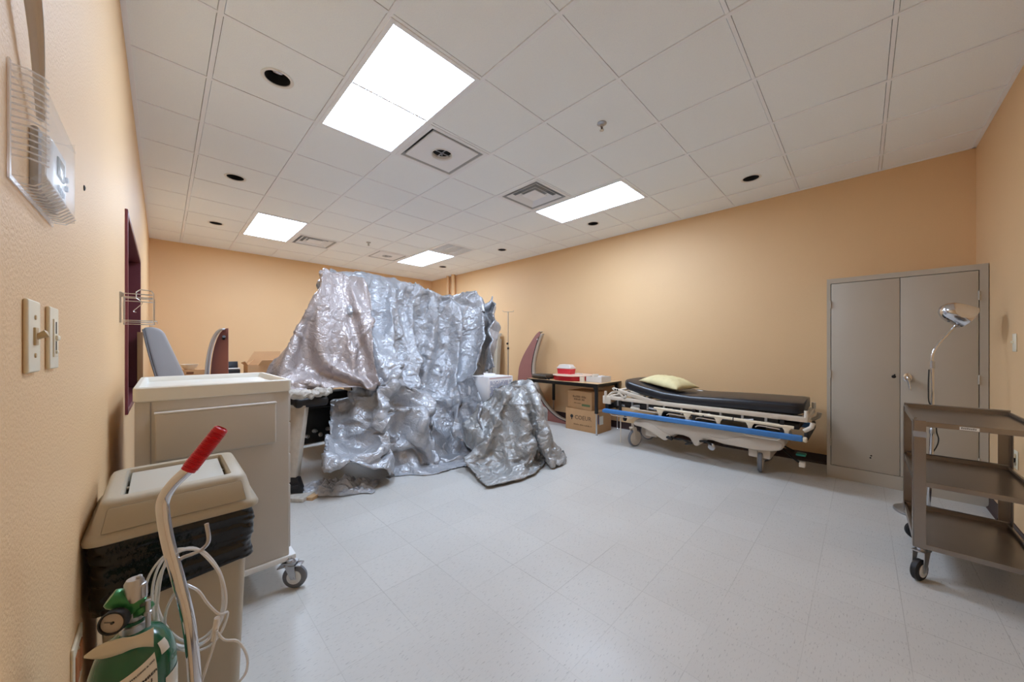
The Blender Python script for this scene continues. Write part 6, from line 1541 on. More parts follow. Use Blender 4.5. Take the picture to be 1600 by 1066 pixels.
4,0,-18,-13,-12,-9,-1,-4,-1,4,1,-8,-12,-18,-17,-18,-17,-11,6,4,1,-8,-17,-22,-18,-17,-11,-1,2,4,4,9,11,10,10,14,7,15,13,10,6,8,13,7,3,-4,-15,-7,-12,-11,-5,0,2,2,-1,-6,-13,-17,-19,-18,-16,-12,-2,9,4,-10,-19,-19,-20,-17,-13,-3,4,3,7,12,
12,12,12,11,3,16,11,11,6,10,11,8,3,-2,-12,-9,-10,-10,-6,-1,4,-1,-1,-6,-13,-16,-21,-18,-17,-11,-8,10,9,-6,-19,-20,-23,-14,-10,-3,2,10,8,10,11,12,15,8,0,13,13,9,11,10,10,7,3,1,-12,-8,-9,-9,-6,-3,6,-1,-1,-8,-14,-16,-20,-19,-18,-12,5,7,
10,-9,-17,-21,-22,-15,-9,3,1,7,12,10,12,14,13,3,-1,13,11,10,14,8,11,5,6,1,-8,-10,-7,-7,-7,-2,0,5,-3,-8,-14,-16,-20,-20,-19,-12,5,5,9,-11,-20,-17,-20,-16,-7,6,4,4,14,12,12,15,10,-2,1,9,14,11,11,14,7,8,3,1,-8,-7,-8,-6,-4,-3,-3,3,0,-10,
-14,-18,-17,-19,-18,-14,1,8,7,-11,-20,-18,-20,-16,-3,5,7,7,14,11,13,13,9,-4,4,7,13,10,13,13,9,5,2,3,-9,-6,-9,-6,0,-3,-2,-1,-2,-6,-14,-17,-18,-18,-18,-13,3,8,5,-11,-19,-19,-21,-13,0,5,6,13,12,10,13,13,8,-3,-2,10,14,8,12,13,9,5,5,1,-6,
-9,-7,-7,-2,3,-4,-1,-2,-7,-13,-17,-18,-19,-17,-13,2,10,3,-12,-19,-20,-20,-11,2,6,9,11,13,10,14,11,6,-4,-2,12,11,11,12,10,10,6,4,1,-6,-10,-7,-8,-1,3,-5,1,-1,-6,-11,-16,-19,-18,-18,-13,4,9,1,-12,-19,-20,-18,-11,3,7,8,14,12,14,10,11,4,
-5,-1,12,9,12,12,11,9,6,2,3,-6,-11,-10,-4,-2,0,1,-1,-1,-4,-9,-16,-19,-18,-16,-15,0,11,2,-14,-20,-19,-17,-9,4,8,9,15,10,12,13,9,2,-6,1,11,9,13,14,8,9,6,3,1,-5,-10,-9,-5,-1,1,-3,2,-2,-5,-6,-16,-18,-17,-17,-13,4,9,1,-13,-18,-19,-19,-6,
6,8,10,12,12,11,12,9,-1,-4,0,10,12,12,12,8,8,8,3,-1,-4,-7,-9,-8,-4,2,2,0,-1,-4,-6,-13,-19,-17,-17,-12,4,7,0,-14,-16,-21,-17,-4,8,9,10,13,10,11,12,7,-3,-3,0,10,12,14,10,8,8,7,1,0,-3,-6,-7,-6,-7,1,1,1,-1,-4,-4,-12,-17,-18,-16,-12,3,7,
-1,-13,-18,-20,-15,-3,10,10,10,12,10,10,10,6,-3,-3,1,10,14,11,9,10,6,6,2,0,-3,-4,-6,-6,-7,-2,1,3,-1,-4,-4,-9,-17,-17,-16,-13,3,7,-2,-13,-18,-20,-13,-1,11,9,10,14,9,9,9,5,-4,-3,1,11,16,10,10,5,8,4,2,0,-2,-3,-4,-6,-8,-1,0,3,-2,-1,-4,
-9,-16,-17,-15,-12,3,6,-2,-13,-19,-18,-12,1,10,10,14,10,8,9,8,3,-3,-4,4,12,13,11,11,3,8,3,2,0,-3,-3,-2,-4,-8,-2,2,0,-1,-2,-3,-7,-15,-16,-15,-12,2,7,-3,-13,-19,-17,-11,4,10,12,11,7,12,9,5,2,-4,-5,8,13,15,9,4,9,3,5,2,0,-3,-3,-1,-3,-6,
-2,-1,-1,1,-2,-5,-5,-13,-14,-15,-12,3,7,-4,-14,-17,-17,-8,5,12,9,10,10,8,8,4,2,-5,-3,10,13,13,8,8,4,4,4,2,-2,-2,-1,-1,-2,-4,-5,-2,3,0,-1,-5,-6,-11,-13,-14,-12,3,6,-4,-13,-17,-16,-6,6,12,10,7,13,6,5,4,2,-7,0,11,14,11,9,7,3,1,5,2,0,-1,
-3,-1,-3,-4,-2,0,1,1,-3,-3,-7,-9,-12,-14,-11,3,6,-6,-12,-16,-15,-4,8,12,9,8,12,6,3,3,0,-7,3,12,14,9,9,6,4,1,1,4,-2,0,-4,-3,-2,-3,1,-1,2,0,-1,-3,-7,-8,-12,-12,-11,4,6,-7,-12,-16,-13,-3,9,12,8,10,10,6,2,2,-4,-4,4,14,13,10,6,7,2,2,1,1,
1,-3,-6,-3,-2,1,-1,-1,3,0,1,-3,-5,-9,-9,-12,-10,5,5,-8,-12,-16,-12,0,10,11,9,9,8,5,1,3,-5,-4,6,14,14,8,7,6,2,1,2,-1,-1,-5,-4,-5,2,1,0,-4,2,3,-1,-1,-3,-7,-10,-10,-11,4,4,-7,-14,-14,-10,0,11,11,9,10,4,6,1,1,-6,-2,9,12,13,10,6,1,5,1,-1,
1,-4,-3,-7,-1,4,-1,-1,-1,-1,2,2,-1,-5,-4,-9,-11,-7,4,4,-8,-14,-13,-9,2,10,11,10,9,3,6,1,-1,-6,-1,11,12,13,8,5,1,3,1,-1,0,-2,-6,-6,1,4,1,-2,-4,2,2,-1,-1,-2,-4,-7,-9,-9,5,2,-8,-13,-13,-6,2,9,13,8,8,2,6,1,-2,-6,0,12,12,13,6,4,2,2,-1,0,
-1,-2,-6,-5,4,3,-1,-1,-3,-1,3,1,-3,-2,-3,-5,-8,-8,4,2,-9,-14,-11,-3,2,10,11,9,6,1,6,1,-4,-5,3,11,13,11,5,2,4,1,-4,1,-2,-2,-6,-1,6,1,-1,-3,-2,0,2,1,-2,-3,-2,-4,-6,-9,3,2,-7,-14,-10,-3,2,10,11,8,6,0,6,0,-4,-5,4,14,11,10,5,2,2,-2,0,-3,
0,-5,-4,2,6,2,-4,-2,-4,2,1,0,1,-4,-1,-3,-6,-8,4,1,-7,-13,-8,-2,3,9,10,8,1,3,7,-1,-6,-3,6,13,12,8,3,3,1,-1,-3,0,-2,-7,-2,7,5,0,-6,-2,-4,2,1,2,-2,-1,-2,-3,-4,-7,4,1,-7,-12,-7,-2,4,8,11,5,0,4,7,-2,-7,-1,8,13,11,6,3,1,-1,-1,-1,1,-5,-5,
-1,7,5,-1,-6,-3,-3,1,2,1,1,0,-4,-3,-3,-5,5,0,-7,-12,-5,0,3,8,10,4,-1,5,6,-4,-7,2,10,11,10,5,2,0,-3,-3,3,1,-4,-6,2,8,4,-3,-5,-5,-2,1,2,0,1,0,-4,-2,-2,-4,5,-1,-7,-11,-4,1,2,8,10,3,-1,4,6,-5,-7,3,10,12,7,4,2,-3,-4,0,4,1,-5,-5,7,6,3,-5,
-6,-2,-3,2,1,0,1,1,-3,-4,-2,-2,2,10,1,3,-9,-9,-9,-8,-8,-7,-7,-5,-4,-4,-4,-4,-4,-4,-4,-5,-5,-5,-3,-4,-5,-4,-3,-4,6,-4,-7,-9,-1,0,0,10,9,2,-2,5,4,-6,-6,5,12,9,4,4,1,-5,-3,2,5,-3,-2,-4,9,7,0,-8,-4,-4,0,2,-1,1,3,1,-5,-3,-1,-3,4,13,2,-6,
-1,-8,-10,-9,-8,-8,-8,-6,-4,-5,-4,-3,-4,-2,-4,-1,-4,-2,-3,-4,-4,-5,-5,-4,6,-5,-8,-7,0,0,0,9,8,1,-2,6,2,-8,-4,8,7,9,4,6,-4,-6,-1,7,3,-3,-5,0,10,6,-3,-8,-4,-3,3,-1,2,3,-1,0,-5,-1,-3,-1,8,14,1,-9,-4,4,-9,-11,-9,-10,-8,-9,-6,-5,-3,-3,-4,
-2,2,-1,-3,-1,0,-5,-4,-3,-4,-3,5,-4,-8,-6,1,-1,0,8,7,0,-2,5,3,-8,-3,6,11,1,8,3,-7,-4,1,7,2,-1,-5,4,10,1,-3,-8,-5,0,2,3,5,0,-3,-6,-1,-5,-2,1,13,11,-4,-7,-2,9,-5,-10,-8,-10,-9,-10,-10,-5,-5,-3,-1,-2,0,0,1,-1,1,-2,-2,-3,-4,-4,5,-4,-8,
-4,2,-2,-1,8,6,0,-3,5,3,-8,-2,7,9,-2,9,0,-8,-2,3,5,2,-1,-3,7,6,-2,2,-6,-6,-1,5,5,0,-4,-6,-3,-3,-1,-3,2,12,13,-1,-11,2,4,-4,-10,-7,-8,-8,-8,-6,-5,-6,-4,-2,-1,0,0,-1,1,2,0,-1,-1,-3,-3,5,-4,-7,-1,0,0,-2,5,6,0,-3,5,1,-8,-1,6,10,-3,7,-3,
-8,-1,6,5,1,-1,-1,8,-1,-1,6,-1,-4,-5,6,-2,-2,-6,-5,0,3,-2,-6,5,7,6,1,1,2,-7,-6,-2,-9,-6,-6,-3,-3,-3,-3,-5,-5,-2,-1,0,-1,1,1,1,1,-1,-2,-2,5,-3,-6,1,-1,-3,0,3,5,1,-2,1,3,-8,0,7,8,-6,5,-6,-2,-1,5,6,-1,-1,1,7,-7,5,-1,-1,0,4,0,-8,-1,0,-5,
1,5,-5,-1,2,8,-7,6,3,-3,-4,5,-1,-6,-5,-4,-5,0,-4,-1,-4,-5,-4,-3,-3,-1,1,1,0,2,0,-1,-3,13,-3,-1,-1,0,-2,-1,2,1,1,-1,5,-7,2,1,4,-5,-4,0,1,6,-5,-2,4,-2,1,5,7,-4,4,-4,-4,3,6,0,-8,-2,-3,1,-3,-1,-1,-1,6,-4,1,2,0,0,8,-2,-4,-3,-1,1,-3,-2,-4,
-1,-1,-4,-4,-5,-3,-2,-1,0,0,1,0,1,0,13,1,-2,0,0,0,0,0,0,1,-1,1,0,0,0,-1,0,0,0,1,-1,0,0,2,-2,0,2,0,0,0,2,2,-1,-3,1,0,0,-1,-2,1,-1,-1,-2,2,0,0,1,2,2,0,-2,-2,-2,-1,0,-3,-3,-2,-1,0,-3,-4,-3,-5,-2,-1,-2,0,0,0,1,1,12,8,0,0,0,0,0,0,0,1,-1,
1,0,0,-1,0,0,0,0,0,0,0,0,0,-2,0,0,1,1,2,1,1,-1,-1,-1,-1,1,0,-1,1,-1,-1,-2,-1,0,0,2,2,1,0,-1,-1,-1,-2,-1,-2,-3,-2,-2,-1,-3,-3,-3,-3,-2,-2,-1,-2,-1,0,0,1,22,2,4,1,0,0,0,0,0,0,0,0,0,0,0,0,0,0,0,0,0,0,0,-1,-2,0,0,2,2,1,1,1,-1,-1,-2,-1,
-1,1,1,0,0,-1,-2,-1,-1,1,0,0,0,0,0,1,-1,-2,-2,-2,-2,-2,-1,-2,-2,-3,-3,-2,-2,-2,-1,-2,-2,-1,-1,0,23,0,2,1,0,0,0,0,0,0,0,0,0,0,0,0,0,0,0,0,0,0,0,0,-2,1,0,1,1,3,1,0,-1,-2,-1,-1,-1,1,0,0,0,0,-1,-2,1,0,0,0,0,-1,-1,-1,-2,-2,-2,-2,-2,-2,-1,
-2,-1,-1,-2,-1,-2,-2,-1,-2,-2,-2,-1,-1,22,0,0,1,0,0,0,0,0,0,0,0,0,0,0,0,0,0,0,0,0,0,0,0,-1,0,0,2,-1,2,0,0,1,-3,1,-1,1,-1,0,0,0,-1,-1,-1,0,-1,-1,-1,-1,-1,-1,-1,-1,-1,-2,-1,-1,-1,-1,-1,-2,-1,-1,-1,-1,-2,-2,-2,-2,-2,-2,-1,23,-1,-2,0,1,
0,0,0,0,0,0,0,0,0,0,0,0,0,0,0,0,0,0,0,0,0,0,0,0,0,0,0,0,0,0,0,0,0,0,0,0,-1,-1,-1,1,-1,-1,-1,-1,-1,-2,-1,-1,-1,-1,-1,-2,-1,-1,-1,0,-2,-1,-1,-2,-1,-2,-2,-2,-2,-2,-1,20,-1,-1,-1,0,0,0,0,0,0,0,0,0,0,0,0,0,0,0,0,0,0,0,0,0,0,0,0,0,0,0,0,
0,0,0,0,0,0,0,0,0,0,-1,-1,-1,-1,-1,-1,-1,-1,0,-1,-1,-1,-1,-1,-1,-1,-1,0,-1,-1,-2,-2,-1,-1,-2,-2,-1,-2,-2,-2,22,-2,-2,-2,1,0,0,0,0,0,0,0,0,0,0,0,0,0,0,0,0,0,0,0,0,0,0,0,0,0,0,0,0,0,0,0,0,0,0,0,0,0,-1,0,-1,-1,-1,0,-1,-1,-1,-1,-1,-1,-1,
0,-1,-1,-1,-1,-1,-1,-2,-2,-1,-1,-2,-2,-1,-2,-2,-1,20,-1,-2,-3,0,1,0,0,0,0,0,0,0,0,0,0,0,0,0,0,0,0,0,0,0,0,0,0,0,0,0,0,0,0,0,0,0,0,0,0,0,0,-1,1,-1,-1,0,-1,-1,-1,-1,0,-1,-1,-1,-1,-1,-1,0,-2,-1,-2,-1,-1,-2,-1,-2,-1,-2,-2,-1,-2,17,1,0,
-3,-1,0,0,0,0,0,0,0,0,0,0,0,0,0,0,0,0,0,0,0,0,0,0,0,0,0,0,0,0,0,0,0,0,0,0,0,0,1,0,0,0,-1,-1,0,-1,-1,0,-1,-1,-1,0,-1,-1,-1,-1,-1,-2,-1,-2,-1,-1,-2,-1,-2,-2,-2,-1,-2,20,0,1,-1,-3,0,0,0,0,0,0,0,0,0,0,0,0,0,0,0,0,0,0,0,0,0,0,0,0,0,0,0,
0,0,0,0,0,0,0,0,0,1,1,0,0,-1,0,-1,-1,0,-1,-1,-1,0,-1,-1,-1,0,-2,-1,-1,-2,-1,-2,-1,-2,-2,-2,-1,-2,-2,-1,],
 "z": [82,3,3,6,-9,-4,-14,-4,-7,-12,-5,0,-8,-10,-9,-10,-2,0,0,0,0,1,0,0,0,0,0,0,1,0,-1,0,6,1,0,-3,-2,1,-1,-1,-1,-1,0,3,12,0,2,-3,-8,-10,-3,-2,0,-2,-3,-7,-10,-14,-13,-15,-2,1,1,-1,-3,-1,0,0,0,0,2,0,1,0,-1,-2,4,6,-4,-2,-2,1,0,-2,-2,0,2,5,7,
1,-2,-10,-8,-3,-4,1,0,1,-1,-1,-7,-15,-20,-18,-3,0,0,-6,-3,-2,0,1,-1,2,-2,0,4,0,-1,-2,2,5,-1,-4,-3,1,2,-2,-2,2,4,6,6,1,-8,-11,1,-3,-3,-3,-5,1,1,-1,1,-5,-20,-24,-9,2,-4,-9,-6,-2,2,1,-1,-1,-2,1,3,-1,1,1,4,2,-2,-4,-3,-2,1,0,0,4,5,3,9,-5,
-11,-6,3,1,-3,-7,-4,-3,-2,-1,6,2,-13,-20,-15,-4,-6,-14,-9,0,0,-2,1,-3,-1,0,4,0,4,4,5,-3,-5,-5,-2,0,-2,0,3,6,4,1,6,-7,-11,-8,0,2,7,-5,-10,-5,1,-1,-1,6,-4,-12,-13,-6,-15,-22,-10,-1,-5,-2,3,-1,-2,2,1,5,8,3,-3,-8,0,-5,-2,2,0,0,3,5,2,-3,
8,-10,-12,-9,-2,6,9,-4,-8,-9,-4,4,1,5,-4,-10,-8,-10,-19,-20,-12,-7,-2,-5,0,2,-1,3,6,6,4,-6,-6,2,-5,-2,-1,-1,0,3,6,3,-3,-2,6,-8,-12,-13,-3,5,12,-1,-9,-6,-4,-2,4,4,-5,-15,-2,-10,-20,-19,-12,-9,-5,-2,1,-1,3,2,6,3,-1,-3,-4,-4,-1,-2,-1,
-2,2,7,3,-3,0,4,4,-9,-8,-12,-5,2,11,4,-10,-1,-2,-5,-4,4,-4,-16,-6,-6,-13,-22,-14,-10,-3,0,0,1,1,-7,3,1,3,-4,-2,0,-3,-2,-2,2,2,8,-1,-3,3,5,-1,-8,-5,-9,-5,1,9,8,-8,-1,-2,-7,-1,-3,-5,-12,-6,-9,-16,-16,-15,-5,-1,-3,-4,2,-5,-8,-1,0,2,1,
-4,0,-1,-1,0,3,5,7,-4,-1,3,8,4,-9,-5,-3,-8,2,11,7,-6,-7,0,-5,-3,-3,-5,-10,-7,-11,-14,-14,-10,-5,-3,-6,-5,-5,-7,-5,-2,-1,0,2,0,-2,-2,3,3,3,6,-4,2,2,4,8,5,-11,-8,-4,-1,5,11,-2,-1,-7,-1,1,-2,-3,-8,-7,-9,-13,-10,-9,-8,-6,-6,-5,-9,-9,-8,
-1,-6,-5,-3,3,5,-5,6,5,4,1,-2,1,3,3,3,7,5,-11,-6,-7,3,5,9,2,0,-7,-2,2,-2,-5,-7,-7,-11,-11,-11,-8,-6,-6,-1,-7,-3,-9,-12,-7,-7,-7,-5,-3,6,5,4,7,9,8,-2,-8,2,3,3,5,4,-8,-8,-4,4,3,11,1,2,-5,-3,3,-3,-5,-6,-8,-10,-12,-11,-8,-6,-6,-2,-2,-1,
-3,-15,-11,-8,-12,-12,-1,5,7,9,8,11,10,7,-8,0,1,3,4,4,-7,-5,-1,0,0,14,-1,3,-1,-2,5,-2,-5,-7,-7,-13,-10,-10,-10,-8,-4,-1,0,-3,-5,-10,-7,-17,-20,-10,1,7,7,7,11,15,5,7,-3,3,2,2,2,5,-5,-2,0,-2,-1,8,5,2,2,-1,4,5,-6,-7,-9,-12,-11,-11,-11,
-6,-4,-2,-1,-3,-9,-9,-8,-21,-19,-8,2,10,9,9,11,7,5,6,2,6,3,3,2,6,-3,-1,2,-2,-1,6,3,2,0,4,2,9,-3,-5,-10,-12,-11,-12,-11,-8,-4,-2,-5,-5,-12,-6,-13,-12,-17,-10,5,9,14,7,6,4,6,2,5,6,8,4,4,9,-3,1,3,-4,1,6,2,-1,-1,5,3,2,0,3,-9,-10,-12,-15,
-10,-8,-6,-8,-4,-7,-10,-9,-8,-10,-11,-10,4,10,8,6,7,5,4,4,-1,10,8,7,5,10,0,-2,3,-4,-1,9,3,1,-3,0,3,-4,7,2,-6,-10,-15,-12,-12,-10,-11,-5,-7,-4,-6,-5,-9,-9,-14,-3,3,6,7,9,5,5,0,5,3,9,7,7,7,12,1,-1,2,-5,-3,8,4,2,-2,-2,-4,3,3,1,-9,-12,
-12,-11,-13,-9,-11,-7,-2,-3,-5,-5,-9,-11,-11,-1,3,6,7,7,6,3,1,3,8,8,6,5,8,8,4,2,2,-4,-8,7,4,3,-1,-2,-3,0,-1,-4,-9,-12,-13,-10,-10,-8,-10,-4,-2,-3,-3,-6,-9,-12,-8,-1,4,6,7,6,7,3,1,2,8,9,6,5,4,7,7,2,5,-5,-7,1,8,3,-2,-3,0,-2,-5,-7,-9,
-9,-14,-9,-10,-8,-8,-3,-1,-4,-4,-8,-8,-8,-7,-1,5,7,6,9,4,-3,2,5,8,9,8,5,3,2,12,4,6,-1,-8,2,6,0,-3,-1,-1,-2,-5,-6,-8,-12,-12,-10,-11,-7,-6,-4,-2,-3,-5,-7,-9,-6,-3,-1,3,9,7,7,1,-2,2,4,10,7,7,5,3,0,13,11,6,-1,-6,5,5,0,-4,-2,-1,-3,-5,-7,
-8,-10,-12,-10,-9,-8,-8,-2,-5,-3,-5,-6,-4,-5,-3,-2,3,7,6,3,1,0,5,8,6,6,6,5,5,4,9,10,10,3,-4,7,6,-1,-4,-3,-2,-3,-3,-6,-9,-11,-11,-11,-11,-7,-7,-4,-3,-2,-5,-5,-4,-4,-4,-2,0,7,3,7,-3,3,7,9,6,5,5,6,5,8,3,8,10,6,1,8,7,0,-5,-2,-3,-1,-4,-6,
-9,-11,-11,-12,-11,-8,-7,-3,-1,-2,-4,-5,-6,-4,-5,-1,0,1,7,3,2,1,7,10,9,4,6,5,6,13,-2,4,5,9,8,7,2,-4,2,3,-1,-2,-5,-7,-8,-10,-13,-13,-10,-9,-5,-2,0,-3,-4,-7,-5,-5,-4,-2,-1,1,3,4,4,2,6,10,8,8,7,6,6,3,4,-6,4,14,19,-2,-9,-3,5,6,8,-1,-6,
-3,-9,-12,-14,-13,-9,-8,-5,-2,-2,-2,-5,-8,-4,-6,-3,-2,1,-1,3,7,2,2,2,9,10,8,10,7,7,9,1,-5,-3,15,18,6,-10,-5,5,9,4,1,-1,-10,-8,-10,-18,-13,-6,-6,-1,-3,-2,-3,-5,-8,-8,-4,0,-1,0,1,3,3,2,2,4,9,8,11,10,9,6,11,0,-10,-1,14,4,9,3,-3,3,8,6,
2,-3,-10,-8,-13,-19,-12,-4,-4,-2,-2,-2,-4,-5,-7,-6,-1,-2,-2,2,1,3,3,0,1,5,8,8,10,10,10,8,3,0,-8,-1,15,4,2,7,1,5,8,5,0,-5,-7,-8,-17,-16,-7,-6,-5,-3,-1,-3,-2,-6,-5,-5,-2,-5,-2,5,2,2,2,0,3,5,9,8,10,10,9,8,-7,3,3,2,9,8,4,-2,9,7,4,6,-1,
-7,-6,-10,-18,-12,-4,-7,-6,-2,-2,-1,-2,-5,-5,-5,-5,-5,-2,3,6,0,2,3,3,5,10,8,11,8,9,7,7,3,5,3,7,9,-1,3,7,8,6,-1,-4,-1,-5,-14,-18,-7,-3,-8,-4,-4,1,-2,-2,-3,-5,-6,-6,-5,-2,1,4,5,1,3,2,8,8,11,9,8,8,5,11,1,4,7,8,0,4,4,6,4,9,-2,-5,-2,-7,
-13,-15,-7,-2,-6,-3,-3,0,-2,-2,-3,-4,-7,-6,-5,-3,0,4,4,5,-1,5,7,8,12,9,8,5,3,6,6,3,7,6,4,3,5,6,2,5,1,-7,-3,-9,-13,-12,-1,-5,-5,-4,-1,-2,-1,-1,-3,-4,-9,-4,-4,-4,0,1,5,7,1,4,6,7,2,13,11,7,4,10,4,5,8,6,3,6,5,3,2,3,1,-8,-4,-8,-12,-9,-3,
-6,-3,-4,-2,0,-1,-2,-2,-4,-7,-4,-5,-3,0,-1,5,3,4,3,5,5,2,13,11,8,5,11,3,5,7,6,4,6,6,4,0,3,-4,-6,-3,-9,-10,-8,-5,-3,-3,-4,-1,-2,0,-1,-2,-4,-7,-4,-5,-3,-1,1,0,5,2,4,6,3,1,13,11,8,4,10,3,5,7,6,5,6,7,1,1,0,-4,-5,-5,-7,-9,-7,-4,-2,-4,-5,
-1,0,-2,0,-2,-5,-3,-7,-5,-2,-2,0,3,2,3,2,3,3,4,11,11,8,6,12,1,6,8,4,5,8,5,2,-1,0,-5,-5,-6,-7,-7,-5,-3,-2,-6,-3,-1,-1,-2,-1,-1,-4,-4,-8,-2,-4,-2,2,2,2,4,1,1,2,4,9,11,9,4,9,4,4,8,6,5,7,4,2,-1,-2,-4,-4,-6,-6,-8,-5,-1,-4,-4,-3,-3,1,-2,
-1,-3,-3,-4,-7,-4,-2,-2,0,2,4,2,3,1,-2,4,10,10,8,6,10,5,4,8,6,6,7,3,-2,1,-3,-4,-5,-4,-6,-7,-2,-4,-3,-5,-3,-2,0,-1,-1,-3,-2,-6,-5,-5,-1,-1,1,0,4,3,1,0,0,2,8,9,9,6,11,3,6,8,5,7,5,3,-2,-1,-1,-6,-2,-6,-5,-5,-3,-3,-3,-4,-4,-2,-2,1,-1,-2,
-3,-4,-4,-6,-3,0,1,0,4,2,2,1,-1,1,7,8,8,7,10,3,7,8,5,6,6,3,-3,-3,-2,-5,-2,-4,-5,-5,-2,-2,-4,-4,-4,-3,0,0,-1,-1,-3,-4,-4,-6,-3,-1,3,0,3,2,2,1,0,-1,5,8,7,7,10,4,6,8,5,7,6,2,-3,-3,-4,-4,-3,-4,-4,-3,-1,-3,-3,-5,-4,-3,0,-1,-1,0,-2,-3,-6,
-4,-3,-1,2,2,2,2,2,-1,0,0,2,7,8,6,11,4,6,8,6,6,7,1,-4,-3,-6,-1,-4,-4,-4,-1,-3,-1,-4,-4,-5,-2,0,0,-2,0,-3,-3,-6,-4,-2,-1,2,1,4,1,1,1,-1,0,2,5,8,6,10,3,8,8,6,6,6,-1,-4,-3,-4,-2,-4,-2,-3,-3,-2,-1,-3,-5,-5,-2,-1,-1,1,-1,-2,-3,-4,-5,-3,
-1,3,0,3,1,2,0,2,-2,2,4,5,6,10,4,8,8,5,8,4,-1,-5,-3,-4,-1,-4,-2,-2,-3,0,-3,-4,-5,-4,-1,-2,1,1,-2,-3,-3,-4,-3,-3,-1,-1,3,4,0,2,1,0,0,0,3,6,4,11,4,8,8,6,7,4,-3,-5,-4,-2,-4,0,-3,-1,-2,-1,-2,-5,-7,-3,-1,-1,1,0,-1,-2,-4,-1,-5,-3,0,-1,2,
3,2,1,1,0,0,0,3,3,5,10,5,8,8,7,7,2,-3,-6,-3,-3,-4,-1,-1,-1,0,-1,-4,-4,-6,-4,-2,0,-1,1,0,-1,-3,-2,-3,-3,-1,-1,2,2,3,0,2,0,0,-1,3,3,3,12,3,8,9,6,7,2,-3,-6,-4,-2,-4,-1,0,-2,0,-1,-3,-6,-5,-2,-1,-2,1,-1,0,-1,-3,-1,-4,-2,0,-2,2,3,3,0,1,2,
-2,0,2,3,3,10,6,6,8,9,5,2,-5,-5,-3,-3,-5,0,-1,0,1,-1,-3,-5,-6,-4,0,0,0,-1,0,-2,-3,-1,-2,-2,-2,0,2,3,1,2,1,0,0,1,0,4,3,12,4,7,8,8,6,0,-4,-6,-3,-3,-3,0,-1,0,1,-1,-2,-7,-5,-3,-1,-1,1,0,-1,-1,-1,-3,-1,-3,-1,1,1,1,4,1,1,0,-1,2,1,1,4,10,
4,7,9,8,5,0,-5,-5,-3,-3,-2,-1,1,-1,1,-1,-4,-5,-4,-3,-1,-1,0,1,-1,-1,-2,-1,-1,-3,-1,1,1,1,3,0,3,0,-1,1,0,3,5,11,5,7,7,9,5,-1,-5,-5,-4,-2,-2,0,0,0,2,-2,-4,-5,-5,-1,-1,-1,0,-1,1,-1,-2,-1,-1,-3,-1,1,2,1,2,1,2,1,1,-1,0,3,5,12,4,8,7,8,3,
-1,-4,-5,-4,-2,0,-2,0,1,2,-3,-3,-5,-4,-1,-1,-1,0,-1,1,0,-2,-1,-1,-4,1,0,1,1,2,2,1,2,1,-1,1,2,4,9,6,7,8,7,3,-1,-5,-4,-4,-1,0,-2,1,1,1,-3,-3,-5,-4,0,-2,0,1,-1,-2,-1,2,-3,-1,-3,-1,3,1,2,2,1,0,2,0,2,1,1,4,12,5,7,9,6,3,-2,-4,-5,-3,-1,0,
-1,-1,2,2,-3,-4,-5,-3,-2,0,0,-2,0,0,0,1,-1,-4,-1,0,0,4,1,1,1,1,1,2,0,1,2,4,11,5,8,7,6,3,-2,-5,-4,-2,-1,0,-1,0,1,1,-2,-5,-4,-2,-2,0,0,-1,0,-1,0,1,-2,-2,-2,0,2,3,1,2,0,1,2,0,1,2,2,3,11,5,8,8,4,2,-1,-5,-4,-2,0,1,-3,1,1,1,-3,-5,-3,-2,-1,
0,-1,0,0,-1,0,0,-1,-3,-1,1,2,2,1,2,1,1,0,3,1,1,2,3,11,6,8,7,3,0,1,-5,-3,-2,2,-2,-1,0,1,1,-4,-4,-3,-2,-1,0,-1,1,0,-1,0,1,-2,-2,-1,1,2,1,3,0,0,2,1,1,2,2,2,4,5,-4,31,38,-11,-12,-14,-12,-11,-13,-12,-13,-14,-13,-13,-13,-12,-15,-14,-13,-13,
-16,-15,-14,-14,-15,-14,-16,12,5,8,6,3,1,-1,-3,-4,0,1,-2,-2,2,2,-1,-5,-3,-2,0,-2,-1,-1,0,0,0,1,-1,-2,-2,-1,2,1,3,2,0,2,0,1,2,2,2,3,4,2,0,16,25,-7,-11,-12,-13,-11,-12,-13,-13,-13,-14,-13,-13,-14,-13,-13,-14,-14,-13,-13,-14,-15,-15,-15,
-14,11,5,8,5,2,0,3,-5,-3,0,1,-2,-1,2,1,-2,-3,-3,-2,-1,-2,-1,0,1,-1,1,-1,-1,-2,-2,1,3,1,2,0,1,1,0,3,2,1,3,3,6,2,-1,4,10,-8,-10,-11,-13,-12,-9,-14,-13,-12,-12,-13,-14,-12,-14,-13,-12,-15,-12,-15,-12,-15,-14,-15,-14,12,5,7,4,2,1,1,-3,
-2,-1,1,-1,-2,2,3,-4,-3,-2,-1,-2,-1,-2,1,-1,0,0,1,-1,-3,0,0,2,3,1,0,-1,0,2,4,1,2,3,3,5,0,-6,1,0,-12,-8,-12,-12,-12,-11,-12,-12,-12,-12,-13,-13,-13,-13,-14,-14,-12,-13,-13,-12,-13,-14,-15,-13,11,5,6,3,2,2,1,-1,-3,-1,2,-2,-1,2,1,-3,-3,
-1,-2,-1,-1,-1,0,0,-1,0,1,-2,-1,-1,-1,1,3,3,0,-2,1,2,4,1,1,5,4,4,-6,-9,-12,-4,-7,-7,-12,-9,-12,-14,-12,-13,-12,-13,-13,-13,-13,-14,-13,-13,-13,-12,-12,-13,-14,-12,-15,-14,11,5,6,2,1,3,3,-3,-2,-1,2,-3,1,3,0,-4,-3,1,-2,-2,-1,0,-2,2,-2,
